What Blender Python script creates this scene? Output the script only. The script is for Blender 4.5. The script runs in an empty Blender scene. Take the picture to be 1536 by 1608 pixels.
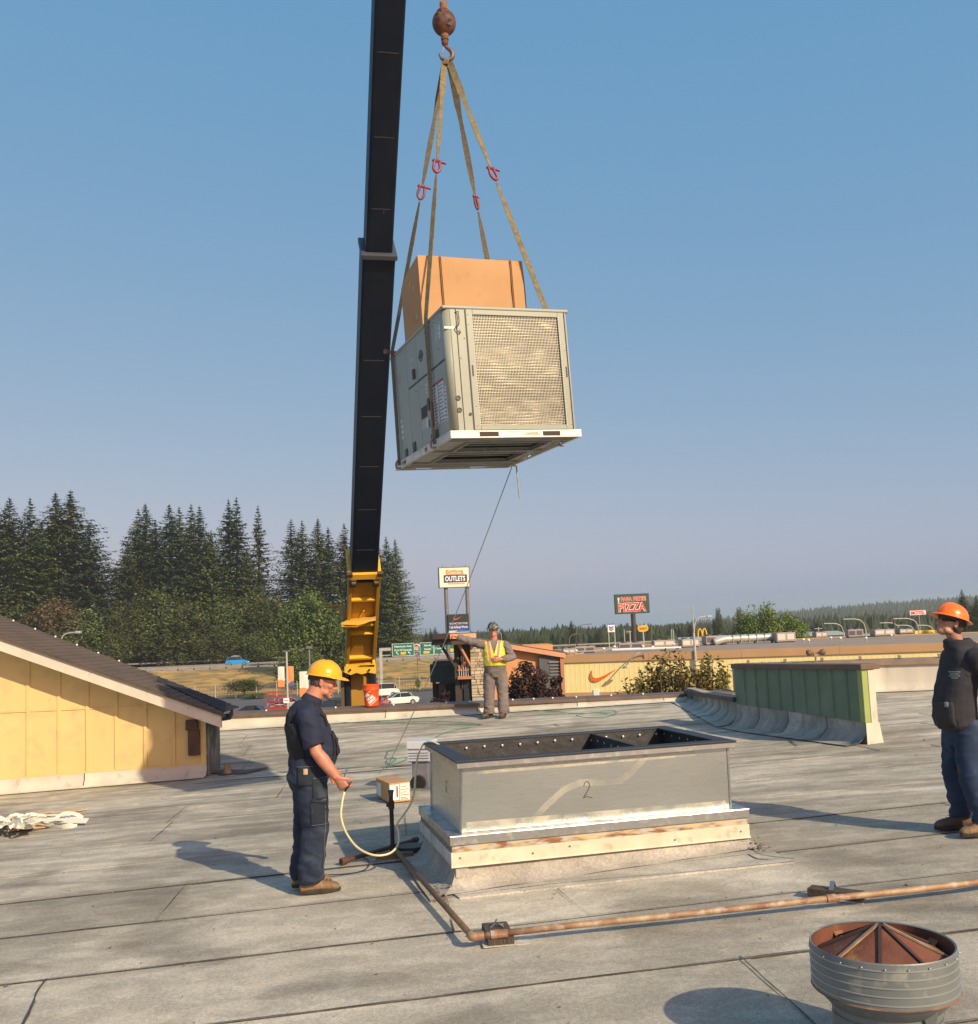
import bpy, bmesh, math, random
from math import sin, cos, pi, radians, sqrt, atan2, tan
from mathutils import Vector, Matrix, noise
from mathutils.bvhtree import BVHTree
V = Vector
random.seed(7)
SC = bpy.context.scene
COL = SC.collection

# ------------------------------------------------------------------ camera
FPX, TH, RO = 1537.0, radians(5.5), radians(-2.5)
PX, PY = 768.0, 990 - FPX * tan(TH)
cf = V((0, cos(TH), sin(TH))); r0 = V((1, 0, 0)); u0 = V((0, -sin(TH), cos(TH)))
cr = cos(RO) * r0 + sin(RO) * u0
cu = -sin(RO) * r0 + cos(RO) * u0
cam_d = bpy.data.cameras.new('camera')
cam = bpy.data.objects.new('camera', cam_d); COL.objects.link(cam)
cam.matrix_world = Matrix((( cr.x, cu.x, -cf.x, 0), (cr.y, cu.y, -cf.y, 0), (cr.z, cu.z, -cf.z, 0), (0, 0, 0, 1)))
cam_d.sensor_fit = 'VERTICAL'; cam_d.sensor_height = 36; cam_d.sensor_width = 36
cam_d.lens = 36 * FPX / 1608
cam_d.shift_y = (PY - 804) / 1608
cam_d.clip_start = 0.05; cam_d.clip_end = 12000
SC.camera = cam

# ------------------------------------------------------------------ sky, sun, exposure
SUN_EL, SUN_AZ = radians(30.5), atan2(.62, -.78)
w = bpy.data.worlds.new('World'); SC.world = w; w.use_nodes = True
nt = w.node_tree; bg = nt.nodes['Background']
sky = nt.nodes.new('ShaderNodeTexSky'); sky.sky_type = 'NISHITA'; sky.sun_disc = False
sky.sun_elevation = SUN_EL; sky.sun_rotation = SUN_AZ
sky.altitude = 60; sky.air_density = 1.0; sky.dust_density = 2.0; sky.ozone_density = 2.0
# wildfire smoke: an even veil over the clear sky, which it dims
veil = nt.nodes.new('ShaderNodeVectorMath'); veil.operation = 'MULTIPLY_ADD'
veil.inputs[1].default_value = (.84, .36, .12); veil.inputs[2].default_value = (.25, 1.84, 3.68)
nt.links.new(sky.outputs[0], veil.inputs[0]); nt.links.new(veil.outputs[0], bg.inputs[0]); bg.inputs[1].default_value = 0.10
sd = bpy.data.lights.new('sun', 'SUN'); sd.energy = 3.9; sd.angle = radians(.6); sd.color = (1, .86, .61)
sun = bpy.data.objects.new('sun', sd); COL.objects.link(sun)
SDIR = V((sin(SUN_AZ) * cos(SUN_EL), cos(SUN_AZ) * cos(SUN_EL), sin(SUN_EL)))
sun.rotation_euler = SDIR.to_track_quat('Z', 'Y').to_euler(); sun.location = (20, -20, 30)
SC.view_settings.view_transform = 'Standard'; SC.view_settings.look = 'None'
SC.view_settings.exposure = 0.47; SC.view_settings.gamma = 1
SC.view_settings.use_curve_mapping = False
SC.cycles.max_bounces = 6; SC.cycles.diffuse_bounces = 3; SC.cycles.glossy_bounces = 3
SC.cycles.use_denoising = True; SC.cycles.volume_bounces = 1

# ------------------------------------------------------------------ where a pixel of the photo lies at a known depth or on the roof
def ray(x, y): return cf + cr * ((x - PX) / FPX) + cu * ((PY - y) / FPX)
def P(x, y, Y):
    r = ray(x, y); return r * (Y / r.y)
def roofz(x, y):
    a = -2.0 + .04 * x
    b = -1.75 + .02 * x
    y0 = 16.3
    if y <= y0: return a
    t = min((y - y0) / 4.6, 1.1)
    return (1 - t) * a + t * b
def R(x, y, dz=0.0):
    r = ray(x, y); lo, hi = 2.0, 60.0
    for _ in range(50):
        m = (lo + hi) / 2; q = r * (m / r.y)
        if q.z > roofz(q.x, q.y) + dz: lo = m
        else: hi = m
    return q
GZ = -8.0

# ------------------------------------------------------------------ materials
MATS = {}
def mk(name, c1, c2=None, scale=4.0, rough=.7, metal=0.0, bump=0.0, bscale=60.0, stretch=(1, 1, 1), c3=None, s3=30.0,
       lo=.35, hi=.65, detail=6.0, spec=.5, rvar=0.0, emis=None, coat=0.0, lo3=.5, hi3=.75, coord='Object', sheen=0):
    if name in MATS: return MATS[name]
    m = bpy.data.materials.new(name); m.use_nodes = True; t = m.node_tree; N = t.nodes; L = t.links
    b = N['Principled BSDF']
    b.inputs['Roughness'].default_value = rough; b.inputs['Metallic'].default_value = metal
    b.inputs['Specular IOR Level'].default_value = spec
    b.inputs['Coat Weight'].default_value = coat
    b.inputs['Base Color'].default_value = (*c1, 1)
    if c2 or bump or c3:
        tc = N.new('ShaderNodeTexCoord'); mp = N.new('ShaderNodeMapping'); mp.inputs['Scale'].default_value = stretch
        L.new(tc.outputs[coord], mp.inputs[0])
    if c2:
        n = N.new('ShaderNodeTexNoise'); n.inputs['Scale'].default_value = scale; n.inputs['Detail'].default_value = detail
        L.new(mp.outputs[0], n.inputs['Vector'])
        r = N.new('ShaderNodeMapRange'); r.inputs[1].default_value = lo; r.inputs[2].default_value = hi
        L.new(n.outputs[0], r.inputs[0])
        x = N.new('ShaderNodeMix'); x.data_type = 'RGBA'; x.inputs[6].default_value = (*c1, 1); x.inputs[7].default_value = (*c2, 1)
        L.new(r.outputs[0], x.inputs[0]); out = x.outputs[2]
        if rvar:
            rr = N.new('ShaderNodeMapRange'); rr.inputs[3].default_value = rough - rvar; rr.inputs[4].default_value = rough + rvar
            L.new(r.outputs[0], rr.inputs[0]); L.new(rr.outputs[0], b.inputs['Roughness'])
        if c3:
            n3 = N.new('ShaderNodeTexNoise'); n3.inputs['Scale'].default_value = s3; n3.inputs['Detail'].default_value = 4
            L.new(mp.outputs[0], n3.inputs['Vector'])
            r3 = N.new('ShaderNodeMapRange'); r3.inputs[1].default_value = lo3; r3.inputs[2].default_value = hi3
            L.new(n3.outputs[0], r3.inputs[0])
            x3 = N.new('ShaderNodeMix'); x3.data_type = 'RGBA'; x3.inputs[7].default_value = (*c3, 1)
            L.new(r3.outputs[0], x3.inputs[0]); L.new(out, x3.inputs[6]); out = x3.outputs[2]
        L.new(out, b.inputs['Base Color'])
    if bump:
        nb = N.new('ShaderNodeTexNoise'); nb.inputs['Scale'].default_value = bscale; nb.inputs['Detail'].default_value = 5
        L.new(mp.outputs[0], nb.inputs['Vector'])
        bp = N.new('ShaderNodeBump'); bp.inputs['Strength'].default_value = min(1, bump); bp.inputs['Distance'].default_value = .02
        L.new(nb.outputs[0], bp.inputs['Height']); L.new(bp.outputs[0], b.inputs['Normal'])
    MATS[name] = m
    return m

def roof_mat(name, pale, mid, dark, vary=True):
    """mineral surfaced roofing: long streaks along the rolls, pale washed patches, fine granules"""
    m = bpy.data.materials.new(name); m.use_nodes = True; t = m.node_tree; N = t.nodes; L = t.links
    b = N['Principled BSDF']; b.inputs['Roughness'].default_value = .92; b.inputs['Specular IOR Level'].default_value = .25
    tc = N.new('ShaderNodeTexCoord'); geo = N.new('ShaderNodeNewGeometry')
    def noise_(sc, st, det=5, rot=-6, lo=.4, hi=.6, dist=0):
        mp = N.new('ShaderNodeMapping'); mp.inputs['Scale'].default_value = st; mp.inputs['Rotation'].default_value = (0, 0, radians(rot))
        L.new(geo.outputs['Position'], mp.inputs[0])
        n = N.new('ShaderNodeTexNoise'); n.inputs['Scale'].default_value = sc; n.inputs['Detail'].default_value = det
        n.inputs['Distortion'].default_value = dist
        L.new(mp.outputs[0], n.inputs['Vector'])
        r = N.new('ShaderNodeMapRange'); r.inputs[1].default_value = lo; r.inputs[2].default_value = hi; r.interpolation_type = 'SMOOTHSTEP'
        L.new(n.outputs[0], r.inputs[0]); return r.outputs[0]
    def mix(f, a, c, typ='MIX'):
        x = N.new('ShaderNodeMix'); x.data_type = 'RGBA'; x.blend_type = typ
        for s, v in ((0, f), (6, a), (7, c)):
            if isinstance(v, (int, float)): x.inputs[s].default_value = v
            elif isinstance(v, tuple): x.inputs[s].default_value = (*v, 1)
            else: L.new(v, x.inputs[s])
        return x.outputs[2]
    def mul(a, k):
        q = N.new('ShaderNodeMath'); q.operation = 'MULTIPLY'
        L.new(a, q.inputs[0])
        if isinstance(k, float): q.inputs[1].default_value = k
        else: L.new(k, q.inputs[1])
        return q.outputs[0]
    big = noise_(.55, (.7, 1, 1), 6, lo=.40, hi=.60, dist=.8)
    c = mix(big, mid, pale)
    # streaked weathering grows with distance from the near rolls
    sep = N.new('ShaderNodeSeparateXYZ'); L.new(geo.outputs['Position'], sep.inputs[0])
    far = N.new('ShaderNodeMapRange'); far.inputs[1].default_value = 7.5; far.inputs[2].default_value = 12.5; far.inputs[3].default_value = .12
    L.new(sep.outputs[1], far.inputs[0])
    st = noise_(1.0, (.4, 4.2, 1), 7, lo=.42, hi=.66)
    c = mix(mul(mul(st, .55), far.outputs[0]), c, dark)
    st2 = noise_(1.0, (.5, 9, 1), 6, rot=-3, lo=.50, hi=.66)
    c = mix(mul(mul(st2, .45), far.outputs[0]), c, pale)
    blot = noise_(.8, (.8, 1.5, 1), 7, lo=.53, hi=.70, dist=.6)
    c = mix(mul(blot, .6), c, dark)
    spots = noise_(26, (1, 1, 1), 3, lo=.66, hi=.76)
    c = mix(mul(spots, .45), c, dark)
    gr = noise_(150, (1, 1, 1), 2, lo=.36, hi=.64)
    c = mix(gr, mix(1.0, c, (.80, .80, .81), 'MULTIPLY'), mix(1.0, c, (1.15, 1.15, 1.14), 'MULTIPLY'))
    gr2 = noise_(38, (1, 1, 1), 4, lo=.38, hi=.62)
    c = mix(gr2, mix(1.0, c, (.90, .90, .91), 'MULTIPLY'), mix(1.0, c, (1.07, 1.07, 1.06), 'MULTIPLY'))
    mot = noise_(3.2, (1, 1.6, 1), 6, lo=.42, hi=.62, dist=.5)
    c = mix(mot, mix(1.0, c, (.88, .88, .88), 'MULTIPLY'), mix(1.0, c, (1.08, 1.08, 1.08), 'MULTIPLY'))
    oi = N.new('ShaderNodeObjectInfo')
    rr = N.new('ShaderNodeMapRange'); rr.inputs[3].default_value = .88; rr.inputs[4].default_value = 1.08
    L.new(oi.outputs['Random'], rr.inputs[0])
    hs = N.new('ShaderNodeHueSaturation'); L.new(c, hs.inputs['Color'])
    if vary: L.new(rr.outputs[0], hs.inputs['Value'])
    L.new(hs.outputs[0], b.inputs['Base Color'])
    nb = N.new('ShaderNodeTexNoise'); nb.inputs['Scale'].default_value = 260; nb.inputs['Detail'].default_value = 4
    L.new(geo.outputs['Position'], nb.inputs['Vector'])
    nb2 = N.new('ShaderNodeTexNoise'); nb2.inputs['Scale'].default_value = 2.2; nb2.inputs['Detail'].default_value = 4
    L.new(geo.outputs['Position'], nb2.inputs['Vector'])
    b1 = N.new('ShaderNodeBump'); b1.inputs['Strength'].default_value = .35; b1.inputs['Distance'].default_value = .004
    b2 = N.new('ShaderNodeBump'); b2.inputs['Strength'].default_value = .5; b2.inputs['Distance'].default_value = .02
    L.new(nb.outputs[0], b1.inputs['Height']); L.new(nb2.outputs[0], b2.inputs['Height']); L.new(b2.outputs[0], b1.inputs['Normal'])
    L.new(b1.outputs[0], b.inputs['Normal'])
    MATS[name] = m; return m

def leaf_mat(name, c1, c2, c3):
    m = bpy.data.materials.new(name); m.use_nodes = True; t = m.node_tree; N = t.nodes; L = t.links
    b = N['Principled BSDF']; b.inputs['Roughness'].default_value = .8; b.inputs['Specular IOR Level'].default_value = .2
    geo = N.new('ShaderNodeNewGeometry'); oi = N.new('ShaderNodeObjectInfo')
    ramp = N.new('ShaderNodeValToRGB'); ramp.color_ramp.elements[0].color = (*c1, 1); ramp.color_ramp.elements[1].color = (*c3, 1)
    e = ramp.color_ramp.elements.new(.55); e.color = (*c2, 1)
    L.new(geo.outputs['Random Per Island'], ramp.inputs[0])
    hs = N.new('ShaderNodeHueSaturation'); L.new(ramp.outputs[0], hs.inputs['Color'])
    r = N.new('ShaderNodeMapRange'); r.inputs[3].default_value = .75; r.inputs[4].default_value = 1.25
    L.new(oi.outputs['Random'], r.inputs[0]); L.new(r.outputs[0], hs.inputs['Value'])
    r2 = N.new('ShaderNodeMapRange'); r2.inputs[3].default_value = .485; r2.inputs[4].default_value = .515
    L.new(oi.outputs['Random'], r2.inputs[0]); L.new(r2.outputs[0], hs.inputs['Hue'])
    L.new(hs.outputs[0], b.inputs['Base Color'])
    MATS[name] = m; return m

M_ROOF = roof_mat('roofing', (.55, .495, .405), (.37, .332, .27), (.185, .168, .138))
M_MEMB = roof_mat('membrane', (.52, .485, .42), (.40, .37, .32), (.22, .205, .18), vary=False)
M_TAR = mk('tar', (.035, .032, .03), (.07, .065, .06), 20, .6)
M_WHITE = mk('white_print', (.8, .8, .78), rough=.5)
M_BLACK = mk('black', (.012, .012, .014), rough=.5)
M_RUST = mk('rust', (.17, .075, .035), (.32, .15, .07), 9, .8, bump=.3, bscale=60, c3=(.07, .035, .025), s3=5)
M_RUSTD = mk('dark_rust', (.11, .035, .02), (.2, .07, .035), 5, .75, bump=.2, bscale=80, c3=(.36, .17, .06), s3=4, lo3=.6, hi3=.7)
M_GALV = mk('galvanised', (.42, .44, .45), (.3, .32, .33), 7, .38, .85, rvar=.08, c3=(.52, .53, .52), s3=18)
M_PIPE = mk('pipe', (.42, .29, .17), (.24, .12, .07), 5, .65, .2, bump=.15, bscale=90, c3=(.5, .42, .33), s3=14)

# ------------------------------------------------------------------ mesh helpers
def wm(o):
    m = o.matrix_basis.copy()
    while o.parent:
        o = o.parent; m = o.matrix_basis @ m
    return m
def frame(ax_z, up=V((0, 0, 1))):
    z = ax_z.normalized()
    x = up.cross(z)
    if x.length < 1e-4: x = V((1, 0, 0)).cross(z)
    x.normalize(); y = z.cross(x)
    return x, y, z
class MB:
    def __init__(s): s.v = []; s.f = []; s.mi = []; s.cur = 0
    def add(s, vs, fs):
        o = len(s.v); s.v += [V(p) for p in vs]
        for f in fs: s.f.append([i + o for i in f]); s.mi.append(s.cur)
        return s
    def box(s, lo, hi, M=None):
        x0, y0, z0 = lo; x1, y1, z1 = hi
        vs = [(x0, y0, z0), (x1, y0, z0), (x1, y1, z0), (x0, y1, z0), (x0, y0, z1), (x1, y0, z1), (x1, y1, z1), (x0, y1, z1)]
        if M is not None: vs = [M @ V(p) for p in vs]
        return s.add(vs, [(0, 3, 2, 1), (4, 5, 6, 7), (0, 1, 5, 4), (1, 2, 6, 5), (2, 3, 7, 6), (3, 0, 4, 7)])
    def cbox(s, c, d, M=None):
        return s.box([c[i] - d[i] / 2 for i in range(3)], [c[i] + d[i] / 2 for i in range(3)], M)
    def bar(s, a, b, w, h, up=V((0, 0, 1))):
        a = V(a); b = V(b); x, y, z = frame(b - a, up)
        q = [(-w / 2, -h / 2), (w / 2, -h / 2), (w / 2, h / 2), (-w / 2, h / 2)]
        vs = [a + x * i + y * j for i, j in q] + [b + x * i + y * j for i, j in q]
        return s.add(vs, [(0, 3, 2, 1), (4, 5, 6, 7), (0, 1, 5, 4), (1, 2, 6, 5), (2, 3, 7, 6), (3, 0, 4, 7)])
    def tube(s, pts, r, n=8, caps=True):
        pts = [V(p) for p in pts]; rr = r if isinstance(r, (list, tuple)) else [r] * len(pts)
        px = None; rings = []
        for i, p in enumerate(pts):
            t = (pts[min(i + 1, len(pts) - 1)] - pts[max(i - 1, 0)])
            if t.length < 1e-9: t = V((0, 0, 1))
            t.normalize()
            if px is None: px, _, _ = frame(t)
            px = (px - t * px.dot(t))
            if px.length < 1e-5: px, _, _ = frame(t)
            px.normalize(); py = t.cross(px)
            rings.append([p + (px * cos(2 * pi * k / n) + py * sin(2 * pi * k / n)) * rr[i] for k in range(n)])
        return s.loft(rings, caps)
    def loft(s, rings, caps=True, close=True):
        n = len(rings[0]); vs = [p for r in rings for p in r]; fs = []
        for i in range(len(rings) - 1):
            for k in range(n if close else n - 1):
                a = i * n + k; b = i * n + (k + 1) % n
                fs.append((a, b, b + n, a + n))
        if caps: fs += [tuple(reversed(range(n))), tuple(range((len(rings) - 1) * n, len(rings) * n))]
        return s.add(vs, fs)
    def lathe(s, prof, c=(0, 0, 0), n=24, caps=False, a0=0):
        c = V(c)
        return s.loft([[c + V((r * cos(a0 + 2 * pi * k / n), r * sin(a0 + 2 * pi * k / n), z)) for k in range(n)] for r, z in prof], caps)
    def ell(s, c, r, M=None, n=14, m=9):
        c = V(c); rings = []
        for i in range(1, m):
            th = pi * i / m
            ring = [V((r[0] * sin(th) * cos(2 * pi * k / n), r[1] * sin(th) * sin(2 * pi * k / n), -r[2] * cos(th))) for k in range(n)]
            rings.append(ring)
        if M is not None: rings = [[M @ p for p in q] for q in rings]
        return s.loft([[p + c for p in q] for q in rings])
    def poly(s, pts, d):
        """flat polygon extruded by vector d"""
        pts = [V(p) for p in pts]; d = V(d); n = len(pts)
        return s.add(pts + [p + d for p in pts], [tuple(range(n)), tuple(reversed(range(n, 2 * n)))] + [(i + n, (i + 1) % n + n, (i + 1) % n, i) for i in range(n)])
    def grid(s, f, nu, nv):
        vs = [f(i / nu, j / nv) for j in range(nv + 1) for i in range(nu + 1)]
        return s.add(vs, [(j * (nu + 1) + i, j * (nu + 1) + i + 1, (j + 1) * (nu + 1) + i + 1, (j + 1) * (nu + 1) + i) for j in range(nv) for i in range(nu)])
    def mesh(s, name, inv=None):
        me = bpy.data.meshes.new(name)
        me.from_pydata([(inv @ p) if inv else p for p in s.v], [], s.f); me.update()
        if any(s.mi): me.polygons.foreach_set('material_index', s.mi)
        return me
    def build(s, name, mat, parent=None, smooth=False, bevel=0, world=False, recalc=True, label=None, stuff=False, seg=2):
        inv = wm(parent).inverted() if (world and parent is not None) else None
        me = s.mesh(name, inv)
        if recalc:
            bm = bmesh.new(); bm.from_mesh(me); bmesh.ops.recalc_face_normals(bm, faces=bm.faces); bm.to_mesh(me); bm.free()
        for m in (mat if isinstance(mat, (list, tuple)) else [mat]): me.materials.append(m)
        if smooth: me.polygons.foreach_set('use_smooth', [True] * len(me.polygons))
        return link(name, me, parent, bevel, label, stuff, seg)
def link(name, me, parent=None, bevel=0, label=None, stuff=False, seg=2):
    o = bpy.data.objects.new(name, me); COL.objects.link(o)
    if parent is not None: o.parent = parent
    if bevel:
        b = o.modifiers.new('bevel', 'BEVEL'); b.width = bevel; b.segments = seg; b.limit_method = 'ANGLE'; b.angle_limit = radians(40)
        b.harden_normals = False
    if label: o['label'] = label
    if stuff: o['kind'] = 'stuff'
    return o
def tag(o, label=None, cat=None, group=None, kind=None):
    if label: o['label'] = label
    if cat: o['category'] = cat
    if group: o['group'] = group
    if kind: o['kind'] = kind
    return o
def thing(name, label, cat, loc=(0, 0, 0), rz=0, group=None, scale=1, rot=None):
    o = bpy.data.objects.new(name, None); COL.objects.link(o); o.location = loc
    o.rotation_euler = rot if rot else (0, 0, rz)
    if scale != 1: o.scale = (scale,) * 3
    o.empty_display_size = .2
    return tag(o, label, cat, group)
def dup(root, loc, rz=None, label=None, scale=None):
    def cp(o, par):
        c = o.copy(); COL.objects.link(c)
        if par is not None: c.parent = par
        for ch in list(o.children): cp(ch, c)
        return c
    c = cp(root, None); c.location = loc
    if rz is not None: c.rotation_euler = (0, 0, rz)
    if scale is not None: c.scale = scale if isinstance(scale, (tuple, list)) else (scale,) * 3
    if label: c['label'] = label
    return c
def spline(pts, n=8):
    pts = [V(p) for p in pts]; q = [pts[0] * 2 - pts[1]] + pts + [pts[-1] * 2 - pts[-2]]; out = []
    for i in range(1, len(q) - 2):
        a, b, c, d = q[i - 1:i + 3]
        for k in range(n):
            t = k / n
            out.append(.5 * ((2 * b) + (c - a) * t + (2 * a - 5 * b + 4 * c - d) * t * t + (3 * b - a - 3 * c + d) * t ** 3))
    out.append(pts[-1]); return out
_tm = {}
def text_mesh(s, bold=0.0, shear=0):
    key = (s, bold, shear)
    if key in _tm: return _tm[key]
    cu_ = bpy.data.curves.new('txt', 'FONT'); cu_.body = s; cu_.size = 1; cu_.extrude = .02; cu_.offset = bold; cu_.resolution_u = 2; cu_.shear = shear
    cu_.align_x = 'CENTER'
    o = bpy.data.objects.new('txt', cu_); COL.objects.link(o)
    dg = bpy.context.evaluated_depsgraph_get(); me = bpy.data.meshes.new_from_object(o.evaluated_get(dg))
    vs = [v.co.copy() for v in me.vertices]; fs = [tuple(p.vertices) for p in me.polygons]
    bpy.data.objects.remove(o); bpy.data.meshes.remove(me)
    x0 = min(v.x for v in vs); x1 = max(v.x for v in vs); y0 = min(v.y for v in vs); y1 = max(v.y for v in vs)
    vs = [V(((v.x - x0) / (x1 - x0) - .5, (v.y - y0) / (y1 - y0) - .5, v.z / .04 + .5)) for v in vs]
    _tm[key] = (vs, fs); return _tm[key]
def text(s, c, w_, h, mat, parent, right=V((1, 0, 0)), up=V((0, 0, 1)), t=.004, name='lettering', bold=.02, world=False, label=None, shear=0):
    vs, fs = text_mesh(s, bold, shear); n = right.cross(up) ; c = V(c)
    mb = MB(); mb.add([c + right * (v.x * w_) + up * (v.y * h) + n * (v.z * t) for v in vs], fs)
    return mb.build(name, mat, parent, world=world, recalc=False, label=label)
def swoosh_pts(w_, h):
    top = [(0.03, .62), (0.0, .33), (.06, .08), (.2, 0), (.36, .07)]
    p = [(.10, .95), (.035, .68), (0.0, .38), (.05, .1), (.17, 0), (.33, .06), (.6, .38), (1, 1), (.55, .52), (.32, .33), (.19, .3), (.11, .42), (.085, .62)]
    return [(a * w_, b * h) for a, b in p]
# ================================================================== GROUND AND TERRAIN
g = MB(); g.box((-4000, -800, GZ - .5), (4000, 5200, GZ))
M_GROUND = mk('ground', (.13, .125, .115), (.17, .16, .13), .05, .95, c3=(.12, .12, .08), s3=.4)
tag(g.build('ground', M_GROUND), kind='structure')
M_ASPH = mk('asphalt', (.085, .085, .088), (.12, .12, .12), .25, .9, c3=(.06, .06, .06), s3=2, bump=.2, bscale=30)
g = MB(); g.box((-90, 60, GZ), (22, 143, GZ + .02)); tag(g.build('parking_lot', M_ASPH), kind='structure')
# parking bay lines
g = MB()
for i in range(16): g.box((-60 + i * 4.2, 104, GZ + .024), (-59.88 + i * 4.2, 109.5, GZ + .028))
o = g.build('bay_marking', mk('road_paint', (.7, .7, .66), (.4, .4, .38), 2, .7)); tag(o, kind='structure')

def bankz(x, y):
    if y < 143: return GZ
    t = min(1, (y - 143) / 40.0)
    return GZ + t * 3.0 + .15 * sin(x * .21) * t * (1 - t) * 4
g = MB(); g.grid(lambda u, v: V((-170 + 240 * u, 143 + 42 * v, bankz(-170 + 240 * u, 143 + 42 * v) + .05 + .25 * noise.noise(V((u * 60, v * 14, 0))) * (0 < v < 1))), 120, 24)
M_DRY = mk('dry_grass', (.50, .30, .085), (.30, .19, .06), .14, .95, c3=(.15, .14, .05), s3=.45, lo3=.48, hi3=.66, bump=.6, bscale=9)
tag(g.build('grass_bank', M_DRY, smooth=True), kind='structure')
M_CONC = mk('concrete', (.42, .40, .37), (.33, .31, .29), 1.5, .85)
g = MB(); g.box((-260, 185, GZ - .3), (70, 228, -4.95)); tag(g.build('highway', [mk('road_conc', (.34, .29, .24), (.28, .24, .2), .3, .9)]), kind='structure')
g = MB()
for y in (187.5, 224.5): g.box((-260, y, -4.946), (70, y + .2, -4.94))
tag(g.build('edge_line', MATS['road_paint']), kind='structure')
# slope beyond the highway carrying the wood
g = MB(); g.grid(lambda u, v: V((-320 + (290 - 10 * v) * u, 228 + 120 * v, -5.1 + (1 - u ** 6) * 5.0 * v - 4 * u ** 8 + .8 * noise.noise(V((u * 9, v * 5, 3))))), 60, 20)
tag(g.build('wooded_slope', mk('forest_floor', (.05, .05, .03), (.09, .08, .04), .3, .95), smooth=True), kind='structure')

# ================================================================== OUR ROOF
EA = radians(6)
e1 = V((cos(EA), sin(EA), 0)); e2 = V((-sin(EA), cos(EA), 0))
RX0, RX1, RY0, RY1 = -14.0, 14.0, -7.0, 21.25
base = MB()
def rv(u, v):
    x = RX0 + (RX1 - RX0) * u; y = RY0 + (RY1 - RY0) * v
    return V((x, y, roofz(x, y) - .035))
NY = 28
base.grid(rv, 8, 113)
top_n = len(base.v)
b2 = [(RX0, RY0), (RX1, RY0), (RX1, RY1), (RX0, RY1)]
for i in range(4):
    (xa, ya), (xb, yb) = b2[i], b2[(i + 1) % 4]
    base.add([(xa, ya, GZ), (xb, yb, GZ), (xb, yb, roofz(xb, yb) - .034), (xa, ya, roofz(xa, ya) - .034)], [(0, 1, 2, 3)])
roof = base.build('roof', M_ROOF); tag(roof, kind='structure')
SEAM0, SEAMW = 5.66, 1.14
def sheet(v0, v1, a0, a1, dz, nm='roofing_sheet'):
    """one roll of roofing: lies on its neighbour along the near edge, skirts close the lap"""
    bm = bmesh.new(); na = max(3, int((a1 - a0) / .5)); nv = 4
    def pt(a, v, z):
        q = e1 * a + e2 * v; return V((q.x, q.y, roofz(q.x, q.y) + z))
    rows = []
    for j in range(nv + 1):
        t = j / nv; row = []
        for i in range(na + 1):
            a = a0 + (a1 - a0) * i / na
            v = v0 + (v1 - v0) * t
            if j == 0: v += .006 * noise.noise(V((a * 1.7, v0, 1)))
            z = dz + ((.009 if v0 < 9.5 else .004) * (1 - t)) + .003 * noise.noise(V((a * .8, v * 1.3, 2)))
            row.append(bm.verts.new(pt(a, v, z)))
        rows.append(row)
    for j in range(nv):
        for i in range(na):
            bm.faces.new((rows[j][i], rows[j][i + 1], rows[j + 1][i + 1], rows[j + 1][i]))
    def skirt(vs):
        low = [bm.verts.new(v.co - V((0, 0, .02))) for v in vs]
        for i in range(len(vs) - 1): bm.faces.new((vs[i], low[i], low[i + 1], vs[i + 1]))
    nf = len(bm.faces); skirt(rows[0]); skirt([r[0] for r in rows][::-1])
    bm.faces.ensure_lookup_table()
    for f_ in bm.faces[nf:]: f_.material_index = 1 if v0 < 9.5 else 0
    for co, no in (((0, RY1, 0), (0, 1, 0)), ((RX1, 0, 0), (1, 0, 0)), ((RX0, 0, 0), (-1, 0, 0)), ((0, RY0, 0), (0, -1, 0))):
        bmesh.ops.bisect_plane(bm, geom=bm.verts[:] + bm.edges[:] + bm.faces[:], plane_co=co, plane_no=no, clear_outer=True)
    if len(bm.faces) < 2: bm.free(); return
    me = bpy.data.meshes.new(nm); bm.to_mesh(me); bm.free(); me.materials.append(M_ROOF); me.materials.append(M_TAR)
    link(nm, me, roof)
def bead(pts, w_, nm='seam_bead'):
    """line of black bitumen squeezed out of a lap, of uneven width"""
    mb = MB(); vs = []; fs = []
    for i, (x, y) in enumerate(pts):
        q0 = V((x, y, 0)); q1 = V((*pts[min(i + 1, len(pts) - 1)], 0)); qm = V((*pts[max(i - 1, 0)], 0))
        d = (q1 - qm).normalized(); n_ = V((-d.y, d.x, 0))
        k = w_ * max(.12, .62 + .85 * noise.noise(V((x * 3.1, y * 2.3, 5))) + .35 * noise.noise(V((x * 13, y * 9, 2))))
        off = .005 * noise.noise(V((x * 4, y * 4, 9)))
        for s_ in (-1, 1):
            p = q0 + n_ * (s_ * k / 2 + off)
            vs.append(V((p.x, p.y, roofz(p.x, p.y) + .0175)))
        if i: fs.append((2 * i - 2, 2 * i - 1, 2 * i + 1, 2 * i))
    mb.add(vs, fs); return mb.build(nm, M_TAR, roof, recalc=False)
rs = random.Random(3)
fixed = {0: [-1.32 + 0, ], 1: [-3.3], -1: [], 2: [-1.9]}
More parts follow.
